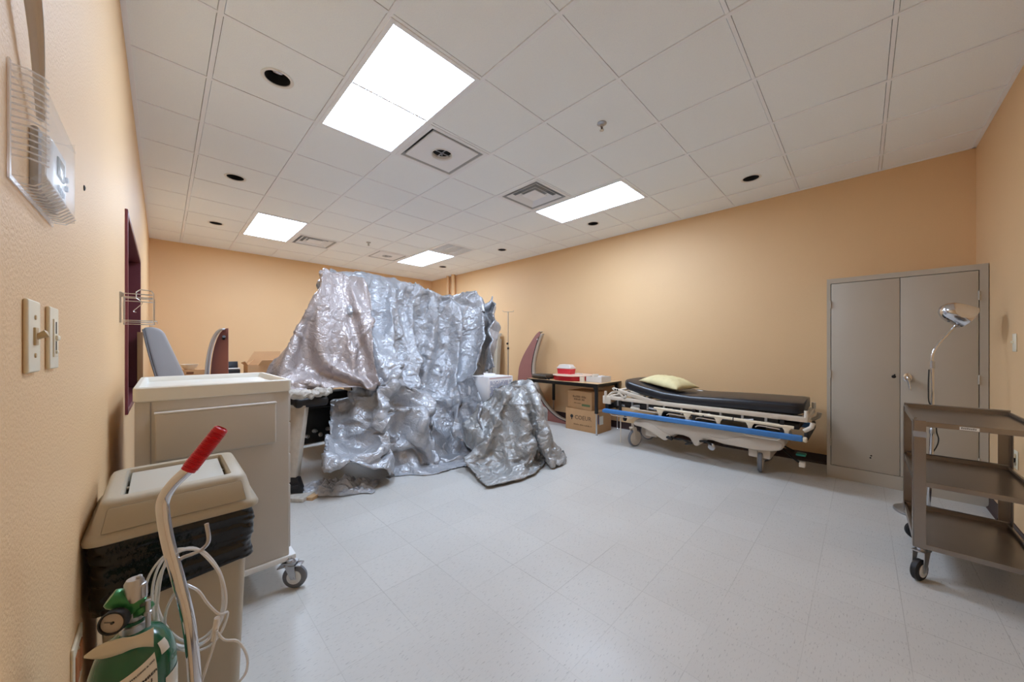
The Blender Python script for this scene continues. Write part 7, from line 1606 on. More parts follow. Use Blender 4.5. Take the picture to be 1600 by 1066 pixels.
0,1,-3,-1,0,-2,0,2,6,-3,1,1,3,2,1,3,5,4,-3,-5,-11,-13,-11,-8,-10,-9,-7,-12,-15,-13,-14,-13,-14,-12,-13,-15,-13,-14,-13,-13,-13,-12,-13,-13,-12,-13,-14,13,4,5,1,1,3,2,-1,-1,-1,2,-2,0,3,-1,-2,-4,1,-1,-2,-4,1,0,1,0,-1,1,-4,-1,-1,-4,-4,
6,6,-3,3,1,3,4,2,2,4,1,-6,-9,-9,-14,-12,-13,-13,-5,-13,-13,-13,-14,-14,-10,-13,-14,-14,-14,-14,-14,-13,-13,-15,-11,-13,-13,-11,-13,-13,23,4,3,1,2,3,2,-1,1,-1,1,-3,3,-2,0,-1,0,1,-1,-3,-5,3,1,-12,-2,-2,-3,-1,-5,-2,-5,1,5,2,0,-4,7,5,-1,
9,5,4,-2,-11,-9,-15,-15,-14,-14,-5,-13,-14,-14,-14,-11,-14,-13,-14,-12,-12,-14,-14,-15,-14,-13,-14,-13,-12,-13,-12,-13,-13,17,1,2,1,1,1,-1,3,2,-1,0,1,-3,0,0,3,-4,-8,1,-4,5,-4,1,-9,-7,-10,-8,-6,-5,-5,1,5,-1,-3,3,5,7,8,13,4,3,1,1,-8,
-14,-14,-15,-15,-14,-14,-14,-14,-13,-14,-12,-14,-14,-13,-13,-11,-13,-14,-14,-13,-14,-14,-14,-13,-13,-12,-13,-12,13,-5,-2,0,1,-1,1,0,-1,3,-2,1,-1,-1,1,0,-4,-3,2,-1,3,-4,2,-10,-6,-5,-6,-8,-8,-9,-5,-1,2,8,7,7,5,5,9,5,1,1,4,-8,-14,-15,
-15,-15,-15,-15,-15,-15,-15,-14,-14,-14,-14,-13,-14,-12,-14,-13,-13,-12,-14,-13,-14,-14,-14,-13,-13,-12,-1,3,-8,-4,0,0,0,0,0,0,0,0,0,0,0,0,0,0,0,0,0,0,0,-11,-1,-6,-9,-9,-8,-6,-4,-1,2,5,7,6,8,7,3,2,2,4,5,-9,-14,-13,-15,-16,-15,-15,-15,
-15,-15,-14,-14,-14,-13,-15,-14,-14,-14,-13,-14,-13,-13,-14,-13,-15,-15,-14,-13,-13,-6,11,-9,-5,0,0,0,0,0,0,0,0,0,0,0,0,0,0,0,0,0,0,0,-12,-3,-4,-6,-9,-4,-6,-2,-1,1,5,1,5,5,10,3,2,2,6,1,-7,-14,-14,-15,-14,-15,-15,-14,-14,-14,-14,-14,
-14,-14,-14,-15,-14,-14,-15,-14,-15,-15,-14,-14,-15,-15,-14,-14,-14,-2,9,-6,-4,0,0,0,0,0,0,0,0,0,0,0,0,0,0,0,0,0,0,0,-12,-2,1,-8,-7,1,-6,-1,0,-1,5,-2,4,-1,9,3,2,2,3,3,-10,-7,-14,-14,-15,-14,-14,-15,-14,-14,-15,-14,-15,-15,-14,-15,-15,
-14,-16,-15,-15,-15,-15,-15,-15,-14,-15,-15,-14,-4,11,4,-8,-4,0,0,0,0,0,0,0,0,0,0,0,0,0,0,0,0,0,0,-12,-2,-1,-2,-2,-1,-1,-1,0,0,0,0,1,1,2,1,2,2,5,0,-5,-12,-15,-14,-14,-15,-14,-15,-14,-15,-15,-14,-15,-15,-14,-15,-14,-15,-15,-15,-15,-15,
-15,-15,-15,-15,-15,-15,-15,-8,11,10,-5,-4,-1,0,0,0,0,0,0,0,0,0,0,0,0,0,0,0,0,0,-12,-2,-1,-2,-2,-1,-1,-1,0,0,0,0,1,1,2,1,2,2,5,4,-11,-14,-15,-14,-15,-14,-15,-14,-14,-15,-14,-15,-14,-15,-14,-14,-14,-15,-15,-15,-15,-15,-15,-15,-15,-15,
-15,-15,-15,-1,9,11,3,-9,-2,0,0,0,0,0,0,0,0,0,0,0,0,0,0,0,0,0,-12,-2,-1,-2,-2,-1,-1,-1,0,0,0,0,1,1,2,1,2,2,4,1,-8,-14,-15,-15,-14,-15,-15,-14,-15,-14,-15,-14,-14,-14,-14,-14,-15,-15,-15,-15,-15,-15,-15,-15,-15,-15,-15,-16,-15,-4,12,
9,5,-2,-7,-1,0,0,0,0,0,0,0,0,0,0,0,0,0,0,0,0,-12,-2,-1,-2,-2,-1,-1,-1,0,0,0,0,1,1,2,1,2,2,3,2,-9,-15,-14,-15,-14,-15,-15,-14,-15,-14,-15,-14,-14,-14,-14,-14,-15,-15,-15,-16,-15,-15,-15,-15,-15,-15,-16,-15,-15,-11,13,12,10,4,-11,-1,
0,0,0,0,0,0,0,0,0,0,0,0,0,0,0,0,-12,-2,-1,-2,-2,-1,-1,-1,0,0,0,0,1,1,2,1,2,2,4,0,-9,-14,-14,-15,-14,-15,-15,-14,-15,-15,-14,-15,-14,-14,-14,-15,-15,-15,-15,-16,-15,-15,-15,-15,-15,-15,-15,-15,-15,-8,12,13,18,0,-7,-1,0,0,0,0,0,0,0,0,
0,0,0,0,0,0,0,0,-12,-2,-1,-2,-2,-1,-1,-1,0,0,0,0,1,1,2,1,2,2,4,-1,-11,-12,-14,-15,-14,-15,-14,-15,-14,-15,-15,-14,-15,-14,-15,-15,-15,-15,-15,-15,-16,-15,-15,-15,-15,-15,-15,-15,-15,],
}
SHEET_FRONT = {
 "rows": 40, "cols": 42, "unit": 0.003, "origin": (1.973, 2.183, 0.027),
 "used": [42,42,42,42,42,42,42,42,42,42,42,42,42,42,42,42,42,42,42,42,42,42,42,42,42,42,42,42,42,42,42,42,42,42,42,42,42,42,42,42],
 "x": [0,15,14,14,14,14,14,15,15,15,15,14,12,13,13,12,13,14,12,13,12,13,10,-6,-10,-9,-9,-5,10,12,12,12,13,13,13,12,12,11,11,11,11,11,3,14,14,15,14,14,14,13,15,14,15,13,13,12,13,13,13,13,12,13,12,12,6,-6,-10,-9,-8,2,10,12,12,11,12,13,12,9,
12,10,11,12,11,11,3,14,14,14,14,14,14,13,14,14,14,12,12,14,12,13,13,13,13,12,12,9,2,-2,-11,-9,-4,5,10,12,11,11,11,12,12,6,11,11,11,11,11,11,3,14,14,14,14,14,14,14,13,13,13,14,9,12,14,12,13,13,13,12,13,5,3,-5,-10,-8,0,5,12,12,10,12,
10,10,11,7,8,11,10,11,12,10,3,14,14,14,14,13,14,14,14,14,13,10,11,12,10,14,12,13,13,12,13,8,-1,-9,-9,-5,3,6,12,12,11,10,12,11,9,3,5,11,11,11,11,11,2,14,14,14,14,14,14,14,14,13,10,12,14,11,13,6,14,12,13,12,12,10,-6,-7,-8,-1,0,10,11,
13,8,12,11,11,7,0,5,11,10,11,11,11,3,14,14,14,14,14,14,14,14,11,12,11,12,14,12,9,9,11,13,13,11,10,-3,-12,-6,-3,7,9,11,12,9,10,11,11,3,3,3,8,11,11,10,11,3,14,14,14,14,14,14,14,14,12,11,12,12,10,12,9,10,10,12,13,11,11,-3,-12,-7,-2,6,
11,12,12,9,10,10,10,0,1,5,8,10,10,10,11,3,14,14,14,14,14,14,14,13,14,12,12,12,9,8,9,11,10,11,12,11,11,-3,-10,-9,0,7,10,12,12,9,12,9,6,-1,3,3,6,10,10,11,10,3,14,14,14,13,14,14,14,14,13,12,13,10,7,5,12,12,9,10,13,12,10,-2,-11,-8,2,8,
9,10,13,10,11,5,5,3,1,3,7,6,10,11,10,3,14,14,14,14,13,14,14,13,13,13,12,6,6,7,11,12,10,10,13,12,11,-3,-10,-7,3,7,9,11,12,12,9,2,3,6,1,3,5,7,8,10,10,3,14,14,14,14,13,14,13,13,12,13,12,2,7,7,10,13,12,10,11,12,11,-1,-9,-7,2,7,11,11,11,
12,7,2,4,3,1,4,5,5,8,9,10,3,14,14,13,14,14,13,13,13,11,12,12,2,3,8,12,13,12,12,9,12,11,2,-11,-7,3,8,10,11,12,11,4,2,2,4,2,4,5,6,6,7,10,3,14,13,12,14,14,14,13,12,11,11,12,4,1,7,11,10,13,13,12,11,10,5,-11,-8,4,8,11,11,12,10,4,1,0,2,4,
5,4,6,7,7,7,3,15,13,10,13,13,14,13,13,11,11,10,7,1,4,7,13,14,12,12,11,10,8,-11,-8,4,9,11,11,12,9,3,2,-1,1,5,5,6,8,7,8,9,4,14,13,10,12,13,12,14,12,11,11,9,9,3,3,5,11,13,14,11,11,10,10,-10,-8,4,10,10,12,11,8,4,0,0,2,5,6,8,8,8,9,9,3,14,
11,12,12,9,13,13,13,10,12,9,10,4,2,6,7,12,14,12,11,12,10,-9,-8,5,10,10,12,10,9,1,-2,1,5,7,8,9,8,9,9,9,4,12,9,12,8,12,11,13,13,13,11,9,10,7,3,5,5,10,13,14,11,11,12,-10,-6,6,9,11,12,9,8,-3,1,4,7,9,9,8,9,8,9,9,9,5,9,11,12,3,11,13,14,13,
12,11,9,8,4,5,5,8,12,13,12,11,12,-4,-9,7,8,12,11,11,1,0,3,8,9,9,8,9,8,9,9,9,9,4,6,12,6,3,7,13,14,13,14,10,11,9,6,4,5,8,8,13,13,12,11,0,-9,6,10,11,12,8,4,-1,6,9,9,9,8,8,9,9,9,9,11,2,4,9,2,1,7,12,13,13,13,13,12,9,7,6,4,6,9,10,13,13,9,
6,-8,5,10,12,12,7,3,2,8,10,8,8,9,9,8,9,9,9,10,3,3,4,-1,2,6,6,13,13,13,14,12,11,9,6,4,6,8,8,13,13,10,9,-7,4,11,12,12,6,1,7,10,9,8,9,8,9,8,8,10,9,10,2,1,4,1,2,4,0,8,14,13,13,13,12,10,8,4,6,7,8,11,14,12,10,-5,3,11,12,12,4,6,8,9,9,9,8,
8,7,9,9,10,9,10,1,1,2,3,1,-1,0,6,9,13,13,13,13,11,8,7,5,7,9,10,13,14,10,-4,3,12,12,11,5,7,9,8,10,8,8,8,9,9,9,10,9,9,1,2,2,1,1,-2,3,3,4,8,12,13,13,13,8,8,8,6,7,11,13,14,11,-3,4,12,12,11,7,8,7,9,9,8,8,10,8,9,10,10,9,1,5,3,0,1,5,-2,4,
3,3,3,6,13,13,13,10,8,8,8,7,10,12,15,12,-2,5,12,12,11,9,3,10,10,10,7,10,9,9,9,10,10,9,-7,7,7,6,-1,5,5,3,3,3,3,1,6,12,14,13,7,9,7,10,8,12,14,13,-1,7,12,12,10,4,9,11,10,10,7,11,9,9,10,10,10,9,-9,7,7,7,8,9,7,3,5,2,3,2,3,5,11,13,13,8,9,
7,8,11,15,13,2,7,12,12,6,8,11,10,10,9,10,10,10,9,10,9,8,8,-7,7,6,8,8,14,13,7,5,3,3,3,2,2,4,11,13,13,9,9,6,9,14,13,5,8,12,10,6,10,11,10,11,10,10,10,10,9,8,7,5,6,2,5,6,5,8,13,14,11,9,5,4,2,3,3,2,3,11,14,12,11,5,7,13,14,7,10,11,8,9,10,
11,10,11,10,11,9,9,8,5,4,4,4,9,4,5,5,3,9,12,12,10,8,7,5,4,2,3,2,4,11,12,13,10,5,10,14,9,12,11,8,9,11,11,11,11,10,9,8,7,3,3,3,4,3,6,5,5,3,5,1,9,11,11,11,9,8,3,5,4,3,2,6,9,12,13,10,6,13,11,13,10,9,11,11,11,10,10,8,8,6,2,2,3,3,3,4,2,3,
4,5,4,2,4,10,12,11,11,9,7,5,5,5,4,3,5,9,13,11,11,9,13,14,10,11,10,11,10,8,8,8,6,2,3,4,2,2,3,3,-3,3,3,4,7,4,5,5,12,11,10,9,10,9,6,6,5,5,4,5,9,12,11,11,15,13,12,11,10,10,8,8,5,7,6,4,5,5,1,1,2,2,-5,5,3,3,5,5,6,5,11,11,9,11,10,10,8,8,7,
7,6,4,5,9,11,17,14,12,13,7,9,9,9,9,7,5,8,5,4,4,2,1,0,1,2,1,4,6,3,4,5,5,8,10,11,9,9,11,8,8,8,9,8,8,5,7,17,13,13,13,12,8,4,8,9,9,9,9,6,5,4,4,2,1,1,3,3,3,2,4,4,5,4,4,8,9,8,11,9,9,8,11,6,8,9,8,9,10,15,13,13,12,12,10,3,5,7,9,9,9,7,6,4,4,
3,2,3,4,5,1,3,2,5,3,3,5,7,8,9,10,11,9,9,9,8,10,9,9,9,9,13,13,13,13,11,11,3,3,3,10,10,9,7,6,5,4,3,3,2,3,3,2,2,1,4,3,3,4,7,8,9,11,9,11,10,10,9,9,9,8,7,13,11,14,13,11,12,11,2,0,5,7,11,9,8,5,5,5,3,1,0,2,1,5,2,2,2,2,1,4,6,10,9,9,11,11,10,
10,10,9,8,6,11,13,10,13,14,10,11,13,4,-2,-1,8,10,10,6,8,4,6,0,1,1,-1,],
 "y": [33,-4,-4,-4,-3,-4,-3,-2,-2,-1,-1,1,4,5,4,5,5,6,5,5,6,5,2,-10,-10,-10,-12,-10,-5,0,-1,2,3,3,5,7,9,10,9,10,10,9,10,-4,-4,-3,-4,-3,-4,-3,-1,-2,-2,2,3,5,5,5,5,5,5,6,5,5,-2,-12,-10,-9,-12,-10,-4,0,3,-2,3,4,6,8,9,9,9,10,10,9,10,-4,-3,-4,
-4,-3,-4,-3,-4,-2,1,0,5,4,4,5,5,5,5,6,5,1,-7,-9,-8,-11,-11,-9,-3,3,0,0,3,4,6,7,9,9,10,9,10,9,11,-4,-4,-4,-4,-3,-4,-4,-3,-3,-1,-2,8,6,3,5,4,5,6,5,4,-3,-7,-9,-10,-9,-12,-8,2,2,-4,0,3,9,5,7,8,9,10,9,10,9,10,-4,-4,-4,-4,-4,-3,-4,-4,-3,
-2,-4,8,4,6,5,5,5,3,4,4,-1,-8,-10,-11,-11,-9,-8,3,2,-4,-2,3,7,9,9,7,9,9,10,10,9,10,-4,-4,-4,-3,-4,-4,-4,-3,-4,-3,-3,-1,2,5,12,4,5,5,5,1,-4,-6,-10,-10,-11,-11,-4,0,3,-5,0,3,8,8,8,9,9,10,9,10,9,10,-4,-3,-4,-4,-4,-4,-4,-3,-3,-4,-5,-1,
-4,1,11,11,6,4,3,2,-3,-9,-7,-12,-12,-6,-5,-1,3,-4,-2,7,7,8,8,8,10,9,10,10,9,11,-4,-4,-4,-4,-4,-4,-3,-4,-4,-4,-4,-6,-5,-2,9,10,10,5,4,1,-3,-9,-8,-11,-12,-8,-1,0,1,-5,0,8,8,7,7,9,10,9,10,10,9,10,-4,-4,-4,-4,-4,-3,-4,-4,-5,-4,-5,-6,-6,
-7,6,9,11,10,3,0,-2,-9,-10,-10,-11,-6,-5,1,1,-5,4,7,9,7,8,8,9,10,10,9,10,10,-4,-4,-4,-4,-4,-3,-4,-5,-4,-5,-5,-6,-8,-8,3,6,11,10,5,1,-2,-9,-9,-11,-10,-6,-6,-2,3,-3,4,8,9,8,8,8,9,10,9,10,10,10,-4,-4,-4,-4,-4,-4,-4,-4,-5,-5,-5,-7,-8,-8,
-4,6,10,10,6,3,-3,-8,-10,-10,-9,-8,-5,-2,0,2,4,9,9,9,8,8,9,9,9,10,10,10,-4,-4,-4,-4,-4,-4,-4,-4,-6,-5,-6,-8,-8,-8,-5,1,9,9,9,3,-2,-9,-10,-9,-11,-7,-3,-3,-1,2,8,9,9,9,7,9,9,9,9,10,10,11,-5,-4,-5,-3,-4,-4,-4,-5,-6,-6,-6,-9,-8,-8,-3,-2,
3,8,11,3,-2,-9,-8,-10,-10,-7,-3,-2,-1,3,9,8,9,9,8,9,9,9,9,9,10,10,-4,-6,-6,-1,-4,-5,-4,-6,-6,-7,-5,-8,-10,-7,-5,-5,6,6,6,6,-3,-8,-8,-9,-10,-7,-2,-3,0,6,9,8,8,8,9,9,9,9,10,9,9,10,-5,-5,-6,-5,-5,-2,-4,-5,-6,-6,-7,-8,-9,-10,-8,-5,1,7,
8,6,-4,-6,-8,-9,-9,-6,-3,-2,1,8,8,9,7,9,9,9,9,8,8,8,7,9,-5,-5,-6,-6,-6,-4,-1,-5,-6,-7,-7,-7,-9,-10,-9,-6,-2,3,8,7,-3,-4,-9,-8,-9,-4,-5,-1,3,8,9,8,8,8,9,9,8,8,7,6,6,9,-6,-8,-3,-6,-8,-2,-1,-6,-6,-6,-7,-7,-9,-10,-9,-8,-5,0,7,7,0,-3,-9,
-9,-8,-4,-4,0,5,8,8,7,9,9,8,7,7,7,7,6,5,8,-8,-10,-2,-10,-7,-4,1,-4,-2,-6,-8,-7,-8,-10,-9,-9,-7,0,0,9,1,0,-9,-10,-7,-5,-3,2,5,8,7,8,9,8,5,6,8,6,7,6,5,6,-8,-9,-9,-6,-11,-5,-1,2,-1,-4,-6,-8,-8,-8,-10,-9,-8,-4,-2,7,3,0,-10,-7,-6,-6,-1,
2,4,8,8,9,7,5,6,6,7,8,7,5,5,4,-6,-8,-8,-9,-12,-8,-3,2,1,0,-5,-6,-8,-9,-9,-9,-8,-8,-3,6,2,0,-9,-5,-7,-5,-1,2,6,9,8,7,4,5,6,7,8,6,6,5,7,0,-3,-4,-9,-11,-11,-10,-4,-1,3,2,-3,-4,-7,-9,-9,-9,-9,-8,-6,3,2,-1,-4,-7,-6,-4,0,2,6,9,7,4,4,6,7,
7,6,7,6,6,4,0,-2,-3,-5,-10,-12,-11,-8,0,0,3,2,-5,-4,-8,-9,-9,-9,-8,-8,-1,4,-2,-1,-9,-7,-2,1,2,7,8,6,2,5,5,6,8,6,8,6,4,3,-3,-3,-5,-3,-7,-7,-9,-7,-6,0,0,3,2,-4,-7,-8,-9,-9,-9,-8,-4,5,-2,-1,-10,-6,-2,2,2,7,6,6,1,4,6,7,7,8,7,4,4,3,-2,-4,
-5,-7,0,-6,-3,-5,-7,-5,-2,2,4,-1,-5,-8,-8,-10,-8,-8,-6,1,1,-1,-10,-6,-1,1,4,7,6,2,3,4,7,7,6,6,6,4,4,2,3,-5,-5,-8,-5,2,0,-7,-4,-6,-5,-2,3,4,-3,-7,-8,-8,-9,-8,-7,-3,2,0,-10,-6,0,2,4,7,3,2,4,5,7,7,4,7,4,2,4,4,9,-6,-7,-7,-7,-3,4,-6,-4,
-5,-4,-5,-2,5,2,-5,-8,-9,-7,-9,-7,-3,0,0,-10,-6,1,2,5,5,3,2,5,5,7,3,6,6,2,4,4,3,4,-4,-4,-8,-6,-7,2,-4,-5,-4,-4,-2,-6,-1,3,4,-9,-8,-8,-8,-8,-4,0,-1,-10,-5,2,2,5,4,3,3,4,5,6,3,4,3,3,4,3,6,-1,-3,-5,-4,-3,-7,2,-2,-7,-3,-4,-4,-3,-5,-1,3,
0,-8,-8,-8,-8,-6,-1,0,-11,-4,2,2,6,4,3,2,5,5,5,0,3,5,3,5,4,7,4,-5,-4,-3,-7,1,-1,-1,-6,-4,-5,-4,-3,-3,-4,-1,1,-2,-7,-8,-8,-7,-2,-1,-11,-3,1,5,5,5,1,4,2,5,3,2,3,4,5,6,5,5,9,-5,-6,-5,-4,-2,1,-2,-3,-6,-5,-4,-4,-3,-4,-3,-4,1,-1,-7,-8,-8,
-4,-1,-11,-3,2,6,5,3,2,1,4,3,2,4,5,5,5,3,3,5,5,-4,-4,-5,-3,-4,-1,1,-3,-5,-4,-6,-5,-3,-5,-2,-4,-6,1,-4,-5,-8,-7,-1,-10,-2,3,5,5,0,1,3,3,3,5,5,4,3,1,3,3,3,9,-5,-5,-3,-4,-3,-4,0,-1,-3,-4,-5,-5,-5,-4,-5,-3,-4,-6,0,-4,-7,-8,-4,-7,-2,4,4,
2,1,2,3,4,5,4,4,-1,1,3,2,3,2,9,-4,-5,-4,-3,-5,-5,-2,1,-2,-3,-5,-4,-5,-6,-5,-4,-4,-5,-5,-3,-4,-6,-8,-5,-1,3,2,2,2,3,4,4,5,3,0,1,1,2,2,3,2,10,-5,-5,-5,-2,-4,-5,-5,0,-1,-3,-5,-3,-4,-5,-5,-6,-4,-4,-6,-5,-4,-5,-6,-2,-4,-1,2,3,4,4,4,3,4,
1,2,3,2,1,2,2,1,8,-4,-5,-4,-5,-4,-5,-4,-1,-2,-5,-2,-3,-2,-5,-4,-6,-5,-6,-5,-5,-4,-6,0,-3,-4,-6,2,4,3,5,4,4,3,2,2,3,1,2,2,1,2,10,-4,-5,-4,-5,-5,-4,-4,-5,-3,-3,-4,-4,-2,-4,-5,-4,-3,-5,-4,-6,-5,-1,-3,-4,-3,-6,1,3,3,4,4,5,3,3,2,3,2,1,2,
1,2,10,-5,-4,-4,-5,-4,-5,-4,-4,-4,-4,-3,-4,-4,-4,-3,-5,-5,-4,-4,-4,-5,-2,-3,-3,-4,-5,0,3,2,4,4,4,5,3,2,2,3,1,2,1,2,8,-3,-4,-4,-5,-4,-5,-4,-4,-5,-3,-4,-3,-4,-4,-4,-4,-5,-4,-5,-5,-5,-1,-3,-3,-3,-4,-1,3,3,2,4,4,4,3,3,2,2,2,2,0,1,10,-4,
-3,-4,-5,-4,-5,-4,-5,-4,-3,-4,-3,-4,-4,-4,-4,-5,-4,-5,-6,-5,-1,-2,-4,-5,-1,-1,3,3,3,3,3,3,4,2,2,2,2,0,-1,1,11,-5,-4,-4,-4,-4,-5,-4,-5,-3,-4,-4,-3,-4,-4,-4,-4,-5,-4,-6,-5,-6,0,-2,-3,-8,1,-1,2,4,2,4,3,4,1,3,2,2,-1,0,0,-2,],
 "z": [0,1,-1,0,0,1,-1,0,0,0,0,0,1,0,1,-1,-1,0,0,1,0,-1,7,2,-6,-3,0,0,1,0,-1,0,0,0,0,0,0,0,0,0,0,0,2,-2,1,0,1,-2,1,3,-1,0,2,-2,-2,0,-1,1,1,-1,0,-1,1,2,9,1,-3,-4,0,4,1,-2,-3,3,-1,1,-2,-6,1,-1,1,-1,0,-1,-2,0,1,1,-1,0,0,2,4,3,0,-6,-3,-1,0,1,
1,0,1,-1,-2,5,10,7,-7,-2,2,4,0,-4,-1,1,-3,2,-3,-9,-1,3,-2,-1,0,0,0,1,0,0,1,-1,0,0,4,4,5,-1,-7,-5,1,1,2,0,-1,1,0,5,9,7,-3,-2,4,3,-3,-3,2,0,-3,-3,-7,-7,-2,0,-1,0,-1,2,0,0,0,2,-1,1,0,1,-2,4,7,8,-6,-5,-2,0,1,1,2,2,1,2,9,1,3,2,4,2,-3,-3,
1,1,-3,-6,-7,-9,-6,-2,2,0,-2,1,0,1,-1,1,-1,1,-1,1,0,6,9,5,1,-5,-2,1,1,1,0,1,3,4,3,5,1,5,4,2,-2,-3,1,0,-4,-6,-8,-11,-7,-2,-3,0,0,0,0,1,0,0,1,-2,1,0,0,8,8,8,0,0,-1,0,1,1,2,1,3,4,3,2,4,4,2,3,-1,-3,1,0,-6,-6,-10,-11,-10,-5,-1,-1,-1,1,0,
1,1,-1,0,0,-1,1,1,6,7,7,5,5,2,0,1,1,1,2,3,4,4,2,3,4,3,0,-1,-1,1,-2,-7,-6,-12,-11,-10,-7,-3,-3,1,-1,0,1,0,-1,0,0,0,2,2,4,4,6,6,9,10,1,1,1,1,2,3,4,3,3,2,5,1,2,-1,-1,1,-4,-6,-9,-12,-11,-10,-9,-4,-5,1,-2,0,2,-1,2,1,0,-1,1,3,3,6,4,9,10,
11,3,3,0,1,2,3,3,4,2,3,4,2,1,0,-1,0,-5,-9,-9,-10,-12,-10,-9,-9,-4,-2,0,0,1,2,1,0,0,2,2,2,5,5,6,10,10,11,7,2,1,1,1,3,3,4,3,2,4,2,1,0,0,-2,-6,-10,-11,-9,-11,-11,-10,-8,-7,-3,-3,0,2,0,0,0,3,3,2,4,6,6,6,11,10,10,9,4,1,1,2,2,4,3,3,2,3,2,
0,1,-1,-2,-7,-11,-10,-10,-12,-10,-10,-9,-8,-6,-3,1,0,-1,3,0,4,4,3,6,6,7,6,11,11,10,6,7,4,1,1,2,3,3,2,3,3,2,0,0,-1,-3,-9,-10,-10,-10,-11,-11,-9,-10,-9,-9,-5,2,-2,2,6,-1,2,5,4,6,8,7,6,11,11,9,8,6,3,2,3,2,3,3,2,3,3,1,0,0,0,-6,-9,-9,-11,
-11,-10,-10,-10,-10,-9,-9,-9,2,-1,2,7,3,4,2,3,6,8,7,8,9,11,11,8,6,3,3,2,3,3,3,2,2,3,2,0,0,-2,-6,-10,-9,-10,-11,-10,-10,-9,-10,-9,-9,-9,4,-2,3,7,4,4,5,2,7,7,7,9,8,11,10,9,6,5,3,2,2,3,3,3,2,3,1,1,-1,-3,-8,-9,-9,-10,-10,-9,-10,-9,-9,-10,
-10,-9,4,1,4,4,2,5,6,5,6,7,7,9,8,10,10,9,7,6,4,2,2,2,3,3,3,2,1,1,-2,-4,-7,-10,-9,-10,-8,-10,-9,-9,-10,-9,-10,-10,5,4,6,2,3,5,5,6,5,6,8,8,8,9,9,9,9,7,3,4,2,2,3,2,4,2,1,0,-2,-6,-7,-10,-9,-9,-8,-9,-10,-9,-10,-9,-9,-10,1,11,5,3,2,7,6,5,
6,5,7,7,9,7,9,9,9,7,6,4,2,2,2,2,4,2,1,0,-4,-6,-8,-9,-9,-8,-9,-8,-9,-10,-9,-9,-10,-10,0,12,8,2,8,7,6,6,5,6,6,7,6,8,8,9,9,7,7,5,2,2,3,2,4,2,1,-2,-4,-6,-9,-8,-9,-9,-8,-9,-8,-9,-9,-10,-9,-10,-2,14,12,5,8,9,7,6,5,6,5,5,6,7,8,9,9,8,7,6,3,
1,2,3,4,2,0,-2,-4,-7,-8,-9,-9,-8,-9,-8,-8,-8,-9,-10,-9,-10,-3,15,13,13,9,9,6,8,6,4,5,5,6,6,7,9,8,9,7,8,3,-1,4,0,7,2,0,-3,-4,-7,-9,-9,-8,-8,-9,-8,-8,-9,-8,-9,-9,-10,-2,14,13,13,12,10,7,12,8,5,5,4,5,6,7,8,8,9,8,7,5,0,2,1,7,2,-1,-3,-4,
-7,-10,-8,-8,-9,-8,-8,-8,-9,-8,-8,-9,-10,-1,13,13,12,14,10,12,11,10,8,5,5,4,5,7,7,8,9,8,7,6,2,1,1,7,2,-2,-3,-5,-8,-9,-8,-8,-8,-9,-8,-8,-8,-8,-8,-8,-10,0,14,12,11,14,13,13,8,12,10,9,5,5,4,6,7,8,8,8,8,6,3,1,1,6,3,-3,-3,-5,-9,-8,-9,-8,
-7,-9,-8,-8,-8,-8,-8,-8,-9,4,13,12,12,12,12,13,7,11,12,12,9,5,5,4,7,7,8,8,8,7,3,1,1,7,2,-3,-3,-7,-7,-11,-7,-7,-8,-9,-7,-8,-8,-8,-8,-8,-8,5,13,12,11,13,11,7,9,11,12,12,12,10,5,5,4,8,7,9,7,7,4,1,2,7,2,-4,-4,-7,-10,-8,-6,-8,-8,-8,-7,-8,
-8,-8,-8,-8,-8,6,12,12,12,10,3,10,12,10,12,12,12,12,10,6,4,6,7,7,9,7,6,1,1,7,2,-4,-5,-9,-9,-7,-6,-8,-8,-8,-6,-8,-8,-8,-9,-8,-9,5,12,13,12,8,5,6,10,11,11,12,12,12,12,10,7,5,5,7,7,9,6,3,1,6,1,-3,-7,-10,-8,-6,-7,-7,-8,-7,-7,-7,-9,-9,-9,
-11,-10,3,13,12,13,10,7,5,6,9,11,12,11,12,12,12,11,7,5,5,6,9,8,3,2,6,0,-4,-9,-9,-7,-6,-6,-7,-7,-7,-9,-8,-9,-11,-12,-12,-11,-1,13,14,12,13,9,6,6,8,9,11,10,12,11,12,12,12,7,5,5,6,9,6,2,5,0,-6,-9,-8,-6,-5,-7,-7,-8,-8,-10,-10,-11,-13,-11,
-12,-12,0,13,13,14,12,12,9,6,7,9,9,10,11,11,11,12,12,10,8,5,5,7,9,3,4,-2,-7,-8,-6,-6,-6,-7,-8,-9,-10,-10,-13,-12,-12,-12,-12,-12,3,14,13,13,13,11,11,8,6,8,9,9,10,10,11,11,11,13,10,8,5,6,6,7,3,-3,-7,-7,-6,-6,-8,-10,-9,-9,-10,-13,-11,
-12,-13,-12,-12,-12,4,13,14,13,12,11,11,10,7,8,8,9,9,10,10,11,10,11,11,11,8,5,7,2,-16,13,0,-6,-7,-8,-9,-10,-12,-10,-9,-12,-12,-11,-13,-12,-12,-13,4,13,14,13,12,11,11,11,8,8,9,8,9,8,10,10,9,11,10,11,11,8,6,-28,-4,3,28,-10,-9,-9,-8,-9,
-10,-12,-9,-12,-11,-12,-12,-13,-12,-13,3,14,13,13,12,11,12,11,10,8,8,9,9,8,10,9,10,9,10,10,10,10,-27,-3,0,0,32,-9,-12,-10,-9,-8,-8,-9,-11,-12,-11,-12,-12,-13,-12,-12,3,13,14,13,12,11,11,12,9,10,9,8,9,9,9,8,11,9,10,9,9,9,-28,-3,0,0,
